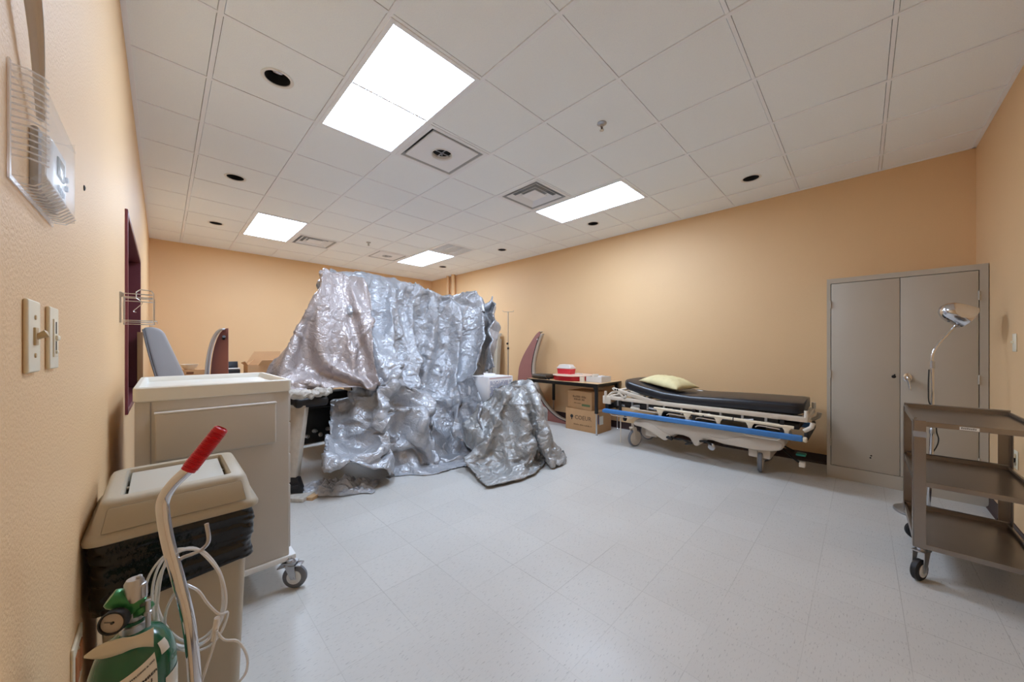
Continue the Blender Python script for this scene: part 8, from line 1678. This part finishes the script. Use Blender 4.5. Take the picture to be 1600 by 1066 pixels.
33,-8,-12,-11,-10,-8,-9,-9,-10,-11,-12,-11,-12,-13,-12,-12,2,14,13,14,11,11,12,11,10,10,9,8,8,9,9,10,9,8,9,9,9,7,-10,-19,0,0,33,-6,-12,-11,-13,-8,-7,-10,-10,-11,-11,-12,-12,-12,-12,-12,2,14,14,13,12,11,12,11,10,10,9,8,9,8,8,9,9,9,8,
10,8,2,6,-31,0,19,16,-6,-12,-12,-11,-11,-7,-10,-9,-12,-11,-12,-12,-12,-13,-12,3,13,14,13,12,12,12,11,10,9,10,9,8,8,8,8,9,9,9,11,5,-2,7,2,2,-2,2,-3,-11,-12,-13,-10,-9,-8,-12,-10,-12,-11,-12,-13,-12,-13,],
}
SHEET_LEFT = {
 "rows": 48, "cols": 36, "unit": 0.003, "origin": (0.655, 3.142, 0.521),
 "used": [36,36,36,36,36,36,36,36,36,36,36,36,36,36,36,36,36,36,36,36,36,36,36,36,36,36,36,36,36,36,36,36,36,36,36,36,36,36,36,36,36,36,36,36,36,36,36,36],
 "x": [33,-5,-4,-3,-1,-1,-2,-1,-2,-2,0,2,6,11,15,14,10,14,12,13,12,14,15,14,14,11,11,11,13,13,11,3,-1,-5,0,5,-6,-4,-4,-3,-2,-2,-2,-2,-3,-2,1,10,8,12,13,12,12,8,14,14,14,14,14,14,14,11,10,12,12,10,3,-1,1,3,9,4,-4,-4,-4,-3,-2,-3,-3,-2,0,-2,
0,8,12,13,10,9,13,14,14,13,13,14,14,14,15,11,10,9,9,4,2,3,9,14,10,-6,-4,-4,-3,-3,-2,-3,-2,0,3,-1,-2,3,9,12,12,14,13,15,13,12,13,14,14,14,14,11,7,5,5,7,9,12,11,14,11,1,-3,-3,-3,-2,-3,-2,-1,1,3,2,1,0,3,12,12,15,14,14,13,11,14,14,14,13,
10,8,7,5,8,10,13,12,12,8,11,7,-2,-2,-2,-2,-2,-2,-1,-1,3,2,1,0,3,13,14,13,11,14,12,14,14,14,11,8,7,8,10,12,9,9,12,14,13,6,2,5,6,-4,-3,-2,-2,-2,-2,-2,0,1,3,3,6,12,11,11,12,13,14,14,12,9,8,7,9,11,14,12,9,10,13,15,11,3,5,5,9,-4,-5,-4,-3,
-3,-2,-2,1,2,3,3,6,12,11,10,11,13,13,13,8,5,7,10,12,14,13,12,10,10,14,14,11,2,1,5,9,-5,-4,-6,-4,-4,-1,0,1,1,2,3,6,11,11,9,11,13,12,10,6,4,8,11,14,14,14,12,10,10,14,13,9,1,0,6,8,-4,-5,-6,-4,-2,-1,-1,0,1,2,2,4,10,11,9,11,12,11,7,4,6,
9,12,14,15,14,11,10,11,13,13,6,0,1,8,9,-5,-5,-3,-2,-2,-2,-2,-1,0,1,1,4,8,10,9,11,12,8,4,5,8,10,12,14,15,14,11,9,11,13,12,4,-1,3,10,8,-3,-2,-2,-1,-2,-2,-3,-3,-1,-1,0,2,7,9,10,11,10,6,4,6,8,10,12,14,15,14,10,10,10,13,10,2,0,5,12,10,0,
-1,-1,-2,-2,-2,-3,-3,-3,-2,-1,0,5,8,10,10,8,5,4,6,9,10,12,14,15,13,10,9,11,13,8,1,0,8,13,9,1,1,-1,-1,-2,-2,-2,-3,-4,-3,-2,-2,2,8,9,9,6,5,4,7,8,10,12,14,14,14,9,9,11,12,6,0,2,10,14,8,2,1,1,-1,-1,-2,-2,-2,-4,-3,-3,-3,-1,5,8,7,7,4,5,6,
9,9,12,14,14,13,9,8,12,11,4,0,5,12,14,8,1,2,1,1,-1,-1,-1,-2,-3,-4,-3,-3,-3,0,5,7,7,5,4,7,8,9,12,14,14,12,9,8,11,10,3,1,8,13,14,8,1,2,1,0,1,0,-1,-2,-2,-3,-4,-3,-3,-2,1,4,6,6,5,7,8,8,12,14,14,11,8,8,12,8,2,3,10,14,14,9,0,1,1,1,0,1,-1,
-1,-1,-3,-3,-3,-3,-3,-1,1,5,5,5,7,7,7,13,14,13,11,8,8,12,5,2,6,13,13,13,8,0,1,0,1,1,0,0,-1,-1,-2,-2,-3,-3,-3,-2,-1,2,4,6,6,6,7,12,14,14,10,8,8,11,4,3,9,13,13,12,8,0,0,0,1,0,0,0,0,-1,-1,-2,-2,-3,-3,-3,-2,1,2,5,5,6,7,12,14,13,9,8,9,11,
3,5,11,12,13,11,10,-2,0,-1,0,0,0,0,0,-1,-1,-1,-2,-2,-2,-3,-3,-2,1,4,5,6,6,12,13,14,8,8,10,9,3,8,11,11,13,11,11,-3,-2,-2,-1,0,-1,0,-1,0,-1,-1,-1,-1,-2,-3,-3,-4,0,3,4,6,5,13,13,13,8,9,9,9,3,10,10,11,14,11,10,-2,-3,-2,-3,-1,-2,-1,-1,-1,
-1,-1,0,-1,-2,-3,-4,-4,-1,2,4,5,6,12,14,12,9,8,10,7,6,10,8,14,9,13,0,1,0,0,-1,-2,-3,-2,-2,-2,-1,-2,-1,0,-3,-3,-5,-2,-1,1,3,5,6,12,13,12,9,8,10,8,9,7,9,13,8,14,-8,3,3,1,2,2,-1,-1,-2,-2,-3,-3,-3,-2,-1,-4,-4,1,0,0,0,4,6,11,14,11,9,9,10,
9,9,5,10,13,8,13,-9,4,3,3,5,4,1,-2,1,0,-2,-3,-4,-3,-3,-3,-3,0,3,1,0,1,3,12,13,11,9,10,11,11,6,3,13,10,9,12,3,-1,2,4,6,4,-2,-2,1,1,1,-1,-2,-2,-3,-3,-3,0,2,3,-1,-1,2,10,14,11,10,11,12,11,3,4,14,11,7,8,11,0,-1,-1,2,2,-3,-1,-1,0,0,0,-1,
-2,-2,1,1,0,2,1,1,2,0,5,13,11,10,10,12,10,4,7,10,12,7,10,10,-1,-2,0,-1,-2,-2,-2,-1,-2,-2,-1,-2,-1,-2,1,3,5,4,5,6,4,-1,-1,5,10,10,7,8,9,7,10,10,7,11,14,10,-5,-3,-1,1,0,-1,-3,-3,-3,-2,-3,-3,-2,-2,1,4,5,10,10,7,3,0,0,-1,3,7,6,6,9,12,8,
6,9,13,14,8,-6,-4,-2,0,1,0,-2,-3,-3,-3,-3,-3,-3,-3,0,5,11,11,7,7,5,2,-1,-2,-3,-3,3,7,14,12,15,5,8,14,12,7,-6,-5,-3,-1,2,-2,-5,-3,-3,-3,-4,-2,-2,-4,1,6,15,12,8,7,9,4,-4,-4,0,-11,-2,2,13,13,13,13,12,13,13,5,-5,-4,-4,-3,2,-2,-6,-4,-4,
-3,-1,-4,-4,-3,4,2,14,11,10,10,13,4,-1,0,4,0,-24,-8,18,13,13,13,14,13,13,0,-4,-1,-3,-3,0,-2,-5,-3,-4,-4,-1,-5,-5,-2,1,4,10,13,10,9,10,10,6,3,0,3,-8,-19,2,13,13,13,14,13,13,-10,1,7,0,-5,-2,-3,-4,-1,-4,-4,-3,-4,-5,-2,0,4,8,13,8,7,8,10,
10,6,5,4,3,-11,-9,-2,13,13,14,13,13,-5,8,3,0,0,-1,-1,-6,-3,0,-5,-4,-4,-3,-4,-1,3,5,12,7,4,10,14,8,6,5,3,6,-5,-10,-4,10,13,14,13,13,0,7,-8,0,5,3,1,1,-6,12,-9,-9,-5,-4,-4,-1,3,4,8,7,9,8,14,7,3,7,2,0,6,-8,-5,5,13,14,13,13,2,2,-9,-3,2,
5,4,4,-2,11,2,-15,-10,-3,0,0,2,5,5,14,7,5,7,7,6,5,11,-4,-3,4,-9,2,12,14,13,13,1,-3,-10,-2,1,2,3,3,-1,9,12,-7,-11,-4,-2,1,2,6,8,9,5,1,-1,6,11,10,10,7,-1,-4,-3,-3,9,14,13,13,7,-9,-11,-4,0,1,9,-5,-1,9,8,3,-6,-8,-1,4,0,2,15,3,-5,2,3,4,
7,11,10,9,9,1,-5,-5,6,14,13,13,-3,-3,-8,-6,-8,0,5,2,3,0,9,8,0,-4,0,7,3,-13,1,7,-5,5,8,6,6,4,7,8,9,9,5,-5,1,12,13,13,-7,3,-1,-10,-11,-2,2,4,0,6,11,9,5,-1,5,4,1,-8,-12,0,1,5,4,5,9,9,4,1,4,10,9,1,1,12,13,13,-8,6,1,-6,-10,-5,0,5,2,4,13,
11,7,5,4,2,-7,-6,-9,2,0,3,3,4,5,7,11,7,-1,0,6,12,9,4,12,13,-14,6,3,-4,-2,-1,-1,2,6,4,10,9,8,8,11,0,-5,-10,-8,3,-1,0,2,4,5,5,6,10,9,2,-1,4,11,8,12,13,0,-1,4,0,-2,3,0,0,3,3,7,10,9,10,12,3,0,-1,-9,-4,-4,1,0,2,4,5,5,6,9,10,6,1,1,10,12,
13,13,2,1,-4,-3,1,-1,0,-1,4,4,6,11,17,4,2,6,3,-1,-3,-4,-6,-1,2,1,3,4,6,5,8,10,10,7,1,8,13,14,0,-2,-2,1,0,0,-6,-5,4,3,2,4,12,9,-5,7,4,2,0,-1,1,4,1,-1,2,2,3,5,6,6,11,11,9,2,12,12,-1,-2,-1,1,-1,-6,-6,0,-2,-2,6,0,7,8,1,-6,2,1,3,3,4,5,5,
5,3,3,3,1,4,5,6,9,10,14,7,],
 "y": [214,-12,-11,-12,-12,-12,-11,-12,-12,-11,-12,-8,-5,-4,-2,-1,9,0,-7,-7,-7,-2,0,0,1,-4,-6,-3,3,2,-4,-14,-14,-11,-8,-5,10,-11,-12,-12,-12,-11,-12,-12,-12,-12,-10,-4,-4,-3,-3,-3,-3,-9,-4,-2,2,1,2,2,2,-4,-5,-4,0,-7,-12,-12,-11,-2,-3,-12,
11,-12,-12,-12,-11,-12,-12,-12,-12,-11,-11,-8,-1,-5,-6,-6,-3,-1,-1,3,2,2,2,1,2,-3,-8,-10,-10,-11,-10,-7,-2,-2,0,-9,10,-12,-11,-12,-12,-12,-12,-12,-11,-12,-11,-12,-10,-4,3,2,-1,-1,-1,3,2,2,2,0,-1,-7,-13,-16,-15,-11,-5,0,3,-3,-1,-8,10,
-12,-11,-12,-12,-12,-12,-12,-12,-11,-12,-12,-11,-2,3,0,1,2,3,3,2,1,-1,-4,-9,-11,-13,-16,-12,-8,2,4,3,-6,-11,-9,10,-12,-12,-11,-12,-12,-12,-12,-12,-12,-12,-12,-13,-5,2,5,7,2,6,1,0,-2,-8,-12,-12,-12,-11,-5,-4,-2,2,2,-3,-11,-15,-15,9,
-11,-12,-12,-12,-12,-12,-12,-12,-12,-13,-15,-13,-5,5,8,6,5,2,1,-4,-11,-11,-13,-11,-7,1,0,-3,-5,0,-1,-7,-12,-14,-13,7,-11,-11,-11,-12,-11,-12,-12,-14,-14,-15,-14,-13,-6,4,9,7,5,2,-3,-10,-13,-11,-10,-5,2,4,-2,-8,-8,1,0,-9,-13,-14,-13,
7,-11,-11,-10,-11,-12,-12,-15,-14,-15,-14,-15,-12,-6,2,10,7,4,0,-7,-11,-13,-10,-3,1,2,0,-6,-9,-5,3,-2,-10,-14,-14,-13,7,-11,-10,-11,-11,-14,-14,-14,-14,-15,-14,-14,-13,-7,3,10,7,2,-4,-10,-11,-11,-5,2,1,-1,-2,-7,-7,-2,3,-3,-12,-14,-14,
-12,7,-11,-10,-13,-14,-13,-14,-13,-14,-14,-15,-14,-13,-8,4,9,5,0,-7,-11,-10,-9,-2,3,0,0,-1,-8,-5,0,3,-6,-13,-14,-14,-9,7,-12,-14,-13,-14,-14,-13,-12,-14,-13,-14,-14,-14,-9,4,8,3,-3,-8,-10,-10,-5,0,2,1,0,-1,-8,-3,3,1,-8,-14,-14,-13,
-8,5,-15,-13,-14,-14,-13,-14,-12,-13,-13,-13,-13,-14,-11,3,6,1,-4,-9,-10,-7,-3,1,3,1,0,-1,-6,-1,3,-1,-11,-14,-14,-11,-6,3,-14,-14,-14,-14,-13,-14,-13,-12,-13,-12,-13,-13,-12,-1,5,-1,-5,-9,-8,-6,-1,4,2,1,0,-1,-4,1,3,-4,-12,-14,-14,-9,
-4,4,-14,-14,-14,-14,-13,-14,-13,-13,-12,-12,-13,-12,-13,-4,1,-3,-5,-7,-7,-3,1,4,3,0,1,-1,-1,1,2,-6,-13,-14,-13,-7,-2,4,-14,-14,-13,-14,-14,-13,-14,-13,-13,-12,-12,-12,-12,-11,-5,-3,-1,-5,-6,-2,3,5,3,1,1,1,-1,2,1,-9,-14,-14,-11,-4,
-1,4,-13,-14,-14,-13,-14,-13,-13,-14,-13,-12,-12,-12,-12,-14,-11,-5,-2,-1,-4,1,4,6,3,1,3,0,1,2,-1,-11,-14,-13,-9,-1,-1,5,-14,-13,-14,-13,-13,-13,-13,-14,-13,-13,-12,-12,-12,-13,-13,-10,-3,-2,0,2,5,6,4,2,4,0,2,1,-3,-12,-14,-12,-5,2,
-4,4,-13,-14,-13,-13,-13,-13,-13,-13,-12,-13,-13,-13,-12,-12,-13,-12,-7,-1,1,3,5,7,4,3,5,0,2,1,-5,-13,-14,-9,-2,3,-7,5,-13,-14,-13,-13,-13,-12,-13,-12,-13,-13,-12,-13,-13,-12,-13,-13,-8,-5,2,4,6,9,4,4,5,0,2,0,-6,-14,-13,-5,2,1,-8,5,
-13,-14,-13,-13,-13,-12,-12,-13,-12,-12,-13,-12,-13,-12,-13,-13,-12,-5,1,5,7,9,5,4,6,0,2,0,-9,-14,-10,0,4,-3,-9,5,-13,-13,-13,-14,-12,-13,-12,-13,-12,-11,-12,-12,-12,-13,-12,-14,-13,-6,0,5,7,11,5,4,5,0,2,0,-10,-14,-6,5,2,-5,-8,-2,-9,
-11,-12,-12,-14,-13,-12,-13,-12,-12,-12,-10,-11,-12,-13,-12,-12,-7,-2,2,8,11,6,4,4,0,1,1,-12,-11,0,6,0,-8,-6,-13,-5,-6,-7,-9,-11,-13,-13,-13,-13,-12,-12,-11,-9,-10,-12,-13,-9,-7,-5,0,7,12,6,4,3,-1,1,2,-12,-7,5,4,-2,-10,-3,-16,-5,-4,
-5,-5,-5,-8,-10,-11,-13,-13,-12,-11,-10,-8,-12,-12,-4,-6,-6,-5,4,12,7,3,2,-2,0,3,-10,-1,7,2,-5,-11,0,-15,-6,-5,-4,-1,-2,-7,-9,-6,-8,-8,-10,-10,-11,-11,-11,-10,-6,0,-3,-7,-1,8,7,3,2,-2,-4,6,-6,4,6,0,-8,-11,4,-10,-9,-5,-4,0,-2,-8,-9,
-5,-6,-6,-5,-6,-6,-7,-9,-11,-7,-3,1,-4,-2,3,7,4,-2,-5,-2,4,4,7,4,-3,-8,-11,7,10,-12,-11,-11,-4,-5,-8,-8,-7,-7,-6,-6,-4,-6,-6,-1,1,-4,-1,-2,-1,-3,7,5,3,-2,-4,-2,5,4,5,1,-8,-3,-8,5,8,-12,-12,-11,-12,-10,-8,-8,-7,-9,-8,-8,-6,-6,-4,-1,
4,9,7,-2,-7,-4,8,10,7,-4,-3,2,4,0,-1,-1,-1,-6,-5,2,6,-11,-12,-11,-9,-10,-10,-11,-10,-9,-9,-9,-9,-8,-7,1,8,9,5,6,-7,-6,5,10,12,7,0,3,4,-3,-6,2,-3,-6,0,0,6,-9,-12,-12,-10,-7,-7,-11,-10,-10,-11,-9,-10,-9,-9,-3,2,4,7,6,0,-5,1,12,14,16,
5,5,0,2,4,0,-11,-2,-1,-3,6,-8,-11,-12,-11,-5,-7,-12,-12,-11,-11,-12,-7,-7,-11,-1,5,1,-4,-3,0,5,8,11,10,14,19,27,1,-18,0,0,-1,0,0,0,2,-4,-8,-12,-11,-5,-7,-12,-13,-11,-11,-7,-10,-11,-8,2,1,0,3,-3,-5,5,8,12,11,19,23,-10,25,-5,0,0,0,0,
0,0,-17,5,2,-7,-10,-6,-8,-9,-12,-11,-10,-6,-11,-11,-8,-3,3,3,0,-5,-1,8,6,8,13,9,23,2,7,15,4,0,0,0,0,0,-15,4,4,1,-1,-5,-11,-10,-2,-11,-7,-9,-10,-10,-9,-5,3,3,-1,-6,3,6,9,12,10,17,12,7,8,9,10,0,0,0,0,0,-16,5,2,3,-1,-1,-3,-11,0,4,-11,
-6,-9,-10,-11,-5,1,4,3,-4,3,2,15,11,16,13,1,14,12,9,6,1,0,0,0,0,-17,6,6,2,-4,-3,-2,-3,-5,6,10,-1,-10,-11,-9,-4,0,5,2,-3,4,5,22,12,9,6,7,9,12,9,7,3,0,0,0,0,-17,8,9,-4,1,-3,-5,-5,0,7,15,0,-6,-8,1,1,2,1,-3,9,5,8,11,5,9,13,5,11,11,11,9,
2,0,0,0,0,-12,7,5,-1,3,4,3,-5,3,-10,8,7,7,0,-2,4,6,-2,-3,9,8,7,7,8,11,10,9,9,10,11,8,5,2,0,0,0,-6,6,1,-2,2,3,0,5,2,0,-8,5,9,4,8,12,6,3,-6,10,2,9,11,12,10,10,8,10,10,10,11,7,1,0,0,0,-4,7,1,-11,-1,2,7,4,3,6,-9,-4,3,8,12,11,13,13,2,7,
2,12,11,10,10,11,9,10,10,10,10,8,3,1,0,0,-7,4,5,-7,-5,0,10,10,-3,-3,-5,-2,3,9,17,15,6,11,15,4,7,13,12,13,10,9,10,11,10,10,10,6,7,2,0,0,-10,5,6,7,-1,-7,5,12,1,-3,-8,-4,3,20,19,20,11,-3,16,8,6,11,10,13,14,12,8,9,11,12,9,8,6,4,1,0,-3,
2,6,8,0,4,0,8,12,1,-6,-4,4,9,24,21,11,3,11,9,7,6,10,12,13,14,13,9,9,10,12,10,8,4,0,0,-6,5,5,6,1,10,1,3,10,4,7,2,0,8,23,16,9,7,10,13,11,6,7,9,11,14,13,14,11,9,9,11,10,5,2,0,-2,2,6,8,6,6,7,7,3,11,10,9,-2,10,17,7,8,9,13,13,13,10,6,9,9,
10,13,14,14,12,9,9,9,9,4,1,-8,11,11,7,0,3,9,11,10,12,10,10,4,-6,11,14,5,11,14,13,15,12,9,12,9,10,10,11,14,14,13,10,9,8,8,1,-6,9,12,9,-2,4,6,14,6,12,14,11,13,-2,-6,14,13,11,13,12,12,13,14,15,15,12,10,11,10,12,14,14,11,10,5,6,],
 "z": [0,7,7,8,8,9,8,8,8,9,9,11,12,7,1,1,-1,0,0,0,0,1,0,0,0,0,0,-2,-6,-6,-1,0,4,7,11,11,14,7,7,8,8,8,8,8,8,8,8,7,10,5,1,4,8,-1,1,1,-2,-2,-2,-3,-3,-1,-1,0,-3,0,-5,-6,6,12,8,-8,13,8,7,8,8,8,7,8,8,9,8,6,5,6,6,3,5,2,1,-5,-5,-2,-3,-2,-2,-1,1,2,
0,-1,-7,-6,1,2,7,-2,15,7,8,8,7,8,8,8,7,9,8,7,4,5,2,-1,2,3,4,-7,-4,-2,-2,-1,1,2,1,-3,-2,1,-3,-5,-8,-7,4,0,14,8,8,7,8,8,8,8,7,8,8,7,6,2,0,1,1,1,0,-8,-2,-1,0,3,1,-1,-3,-2,1,0,-4,-6,-8,-2,-4,1,15,8,7,8,8,8,8,8,7,8,8,7,7,3,-1,-1,-4,1,-6,
-1,-1,2,2,-1,-2,-1,0,2,-4,-6,-5,-4,-1,2,-1,-3,14,9,7,8,8,8,8,8,8,7,8,7,7,3,-2,-4,-3,-2,-1,-1,1,2,-1,-2,0,1,-1,-4,-5,-3,-3,-1,0,2,1,2,14,9,8,8,8,8,8,8,8,7,8,8,6,4,-2,-4,-3,-2,-1,1,0,-1,0,0,0,-2,-4,-3,-2,-1,-3,-1,1,1,1,2,14,9,8,8,9,8,
8,8,8,7,8,8,6,4,-1,-4,-2,-2,0,0,0,-1,0,-1,-1,-3,-2,-1,-2,-2,-3,-1,2,1,1,2,15,8,8,9,8,8,8,9,8,7,8,8,7,4,-1,-3,-3,-1,1,0,-1,0,-1,-1,-2,-2,-1,-2,-1,-3,-3,0,1,2,1,2,14,8,8,9,8,8,9,8,8,8,8,8,7,5,-1,-3,-2,0,1,-1,0,0,-1,-2,-2,-1,-2,-1,-2,
-4,-2,0,2,1,2,2,14,8,8,8,8,8,9,9,8,9,8,8,7,6,-1,-2,-1,0,0,0,0,-1,-1,-1,-2,-2,-1,-2,-2,-4,-2,1,2,1,2,1,15,7,8,7,8,8,9,8,9,9,9,9,7,6,1,-2,0,0,0,0,0,-1,-1,-2,-1,-2,-2,-2,-3,-4,-1,2,1,2,2,0,15,7,7,7,8,8,8,8,9,9,9,9,9,7,2,-1,0,0,0,0,0,-1,
-1,-2,-2,-1,-2,-3,-4,-3,0,2,1,2,1,-1,16,6,7,7,7,7,8,8,9,9,9,10,9,8,4,-1,1,0,0,0,0,-1,-2,-1,-2,-2,-2,-3,-4,-3,0,2,2,2,0,-2,15,7,6,7,7,7,7,8,8,9,9,9,10,9,6,1,0,1,0,0,-1,-1,-1,-2,-2,-2,-2,-4,-4,-2,1,2,2,1,-1,-2,15,7,7,6,7,7,7,7,8,8,8,
10,9,10,7,4,1,0,1,0,-1,-1,-2,-1,-2,-3,-2,-4,-4,-2,2,2,2,0,-3,-2,16,6,7,7,6,7,7,7,7,8,8,8,10,9,9,6,2,1,0,0,0,-1,-2,-2,-2,-3,-3,-4,-3,-1,2,2,1,-1,-5,0,15,7,7,6,7,7,6,7,7,7,8,7,9,9,10,7,5,2,0,0,-1,-1,-1,-2,-3,-3,-3,-4,-3,-1,3,2,0,-3,-6,
2,15,7,7,7,6,7,7,7,6,7,7,8,7,9,9,9,6,3,2,0,-1,-1,-2,-2,-3,-3,-3,-4,-3,0,3,1,-1,-6,-4,3,15,7,7,7,7,7,6,7,7,7,7,7,7,7,8,9,8,5,3,0,-1,-1,-2,-2,-3,-3,-3,-4,-3,1,2,1,-5,-7,0,3,13,8,8,8,7,6,7,7,7,6,7,7,7,7,8,7,8,8,3,1,0,-1,-2,-3,-3,-3,-3,
-4,-3,2,2,-2,-8,-5,0,4,5,12,11,9,8,8,7,7,6,7,7,7,7,7,7,7,8,8,4,2,0,-1,-2,-3,-3,-3,-3,-4,-3,3,1,-6,-9,-3,3,2,-2,13,14,13,12,10,8,8,8,7,7,7,7,6,7,8,7,6,5,4,2,-2,-2,-3,-3,-3,-3,-4,-2,2,-2,-9,-7,-1,4,0,-4,14,14,14,14,13,11,11,10,9,8,8,
7,7,7,7,7,1,3,1,2,1,-1,-1,-1,-1,-1,-3,-3,1,-5,-11,-5,1,5,-2,-2,14,13,13,13,12,13,12,13,12,12,11,9,10,7,4,2,1,-2,0,2,3,1,-1,-1,-1,0,-1,-1,-1,-2,-9,-4,3,4,-4,-4,13,13,13,12,11,13,12,13,13,13,13,14,13,7,3,2,1,-1,-1,0,3,3,0,-1,0,-1,-1,
-1,-2,-3,-2,-1,1,2,-2,9,6,8,10,11,11,13,12,14,12,13,14,13,13,12,4,3,4,0,-1,-3,2,3,3,0,0,-1,-1,-1,-3,-3,-1,0,0,2,-2,11,6,6,6,7,9,11,13,12,12,12,12,13,13,14,7,3,3,3,0,-3,0,4,3,2,1,-1,-3,-1,-1,-2,-1,-1,1,1,-1,12,9,7,6,5,5,8,10,10,11,12,
11,11,11,12,11,3,2,3,1,0,-1,3,3,3,2,0,-3,-1,-1,0,-2,-1,1,0,0,14,9,8,6,6,2,7,9,10,9,10,10,10,10,5,5,9,3,1,1,2,2,2,2,2,2,2,1,-4,-3,1,0,-2,0,1,-2,13,10,8,8,5,3,4,8,8,9,9,8,11,6,5,8,0,1,1,2,3,2,2,1,1,2,5,-1,-3,-4,0,0,0,0,0,0,13,10,9,8,
7,2,4,7,8,8,8,6,9,8,5,2,1,1,-1,-1,1,1,2,3,3,1,3,4,-4,-6,0,0,0,0,0,0,4,12,12,11,9,4,3,7,8,8,7,5,6,4,3,2,2,0,0,-1,0,-1,1,2,3,1,1,3,1,-4,-4,0,0,0,0,0,3,12,11,13,14,10,3,5,9,7,6,3,2,2,3,2,2,1,0,-1,-1,-2,0,2,1,0,0,1,2,-2,-3,0,0,0,0,0,4,
9,12,13,13,14,11,5,9,3,1,1,3,2,3,3,2,1,-1,-1,-2,-1,0,0,0,1,-1,1,-2,1,-1,-1,0,0,0,0,7,9,7,13,12,13,14,13,3,2,0,1,3,2,2,3,3,-1,1,-4,-1,0,1,0,-1,2,-2,-1,-1,0,0,-2,0,0,0,0,10,10,5,6,11,13,14,12,3,5,2,-4,0,3,3,4,3,1,-4,-1,2,-1,1,2,0,-2,
-1,-1,-1,-1,-1,-2,0,0,0,0,9,7,-1,11,13,12,12,8,3,3,3,0,-2,1,2,2,4,1,-3,2,2,0,2,2,-1,-1,-1,-3,-1,-1,-1,-1,-2,0,0,0,8,1,4,9,12,8,10,8,4,2,2,2,0,0,1,1,2,3,0,2,3,2,0,-1,-1,-1,-1,0,-2,-1,-1,-2,-2,0,0,0,8,7,5,3,6,6,7,10,4,3,1,0,1,2,2,0,0,
1,3,2,2,2,2,0,-1,-2,-2,-2,1,-1,-1,-2,-3,0,0,0,7,11,10,3,3,-1,0,7,7,2,0,0,2,3,3,2,0,0,-2,3,1,3,2,2,2,-1,-3,-2,-2,-1,1,-1,-4,-1,0,0,9,12,12,3,-4,6,1,1,3,3,1,0,0,2,2,1,1,1,-1,-3,1,2,3,2,2,2,0,-2,-3,-2,-1,1,-1,-4,-1,0,8,10,10,3,1,1,2,1,
2,0,2,1,0,0,1,2,2,0,-1,-2,-2,0,1,3,2,2,1,2,-2,-2,-2,-1,-1,-3,-1,0,3,9,11,2,3,1,2,2,1,0,0,1,0,0,1,3,0,-2,0,0,-2,-3,-1,2,2,2,2,1,2,-1,-1,-2,-2,-2,-2,0,-7,14,12,3,3,3,3,1,2,0,-2,-1,1,1,2,3,0,-2,-1,-1,-1,-2,-2,-1,0,2,2,1,2,1,1,-1,-2,-2,
-3,0,2,8,11,6,5,3,3,2,0,2,-1,-2,-1,1,3,2,0,-1,0,-1,0,0,-3,-2,0,-1,-1,2,1,1,1,1,0,-2,-3,0,2,12,8,3,4,3,3,0,3,0,0,0,0,0,0,3,1,0,0,-1,-2,0,0,0,0,-2,-2,-3,0,1,1,1,1,1,0,-3,],
}
sheet(SHEET_MAIN, 'tarpaulin', 'main silver-blue tarpaulin draped over the machine and heaped on the floor', 'tarp_silver', .15, 1.5, (8.5, .84, .11))
sheet(SHEET_FRONT, 'tarpaulin', 'duller grey tarpaulin over the low mound in front of the white carton', 'tarp_gray', .16, .9, (5, 1.1, .06))
sheet(SHEET_LEFT, 'tarpaulin', 'pinkish silver tarpaulin hanging over the machine\'s left side, hem off the floor', 'tarp_wall_reflection', .11, .6, (5, .7, .03))
# crumpled floor corner at the front left of the heap
random.seed(8)
def crum(c, rx, ry, h, name, label, m, rz=0, seed=0):
    b = MB(); q_ = Matrix.Translation(c) @ Matrix.Rotation(rz, 4, 'Z')
    def fn(u, v):
        a = (u - .5) * 2; e = (v - .5) * 2
        n_ = abs(noise.noise(Vector((a * 2.2 + seed, e * 1.6, 1)))) * 1.6 - .3; n2 = abs(noise.noise(Vector((a * 5 + seed, e * 5, 4))))
        ed = (1 - abs(a) ** 3) * (1 - abs(e) ** 3)
        return q_ @ Vector((a * rx * (1 + .10 * noise.noise(Vector((e * 2, seed, 0)))), e * ry * (1 + .16 * noise.noise(Vector((a * 2, seed, 5)))), .006 + h * ed * (.5 + .9 * n_) * (1 if n_ > -.5 else 0) + h * 1.5 * n2 * ed ** .5 + .004 * n2))
    b.grid(fn, 60, 44)
    for v in b.bm.verts: v.co.z = max(.004, v.co.z)
    o = b.obj(name, m, smooth=True, angle=180); so = o.modifiers.new('t', 'SOLIDIFY'); so.thickness = .0015
    tag(o, label, 'tarpaulin'); return o
crum((1.06, 3.20, 0), .32, .16, .06, 'tarpaulin', 'loose crumpled tarpaulin corner lying flat on the floor at the heap\'s left end', 'tarp_silver', R(-36), 3)
b = MB(); pts = [(.66, 3.30, .835), (.73, 3.24, .845), (.82, 3.21, .84), (.92, 3.24, .845), (1.0, 3.32, .83), (1.06, 3.42, .86)]
P_, _ = crv([Vector(p) for p in pts], .03, 12)
b.tube([p + Vector((noise.noise(p * 22), noise.noise(p * 22 + Vector((5, 0, 0))), noise.noise(p * 22 + Vector((0, 5, 0))))) * .018 for p in P_], [.030 + .014 * noise.noise(p * 30) for p in P_], 26)
for v in b.bm.verts:
    v.co += Vector((noise.noise(v.co * 38), noise.noise(v.co * 38 + Vector((3, 3, 3))), noise.noise(v.co * 44))) * .016
tag(b.obj('plastic_roll', 'plaster', smooth=True, angle=180), 'rolled crumpled plastic strip along the machine arm above the beige leg', 'plastic')
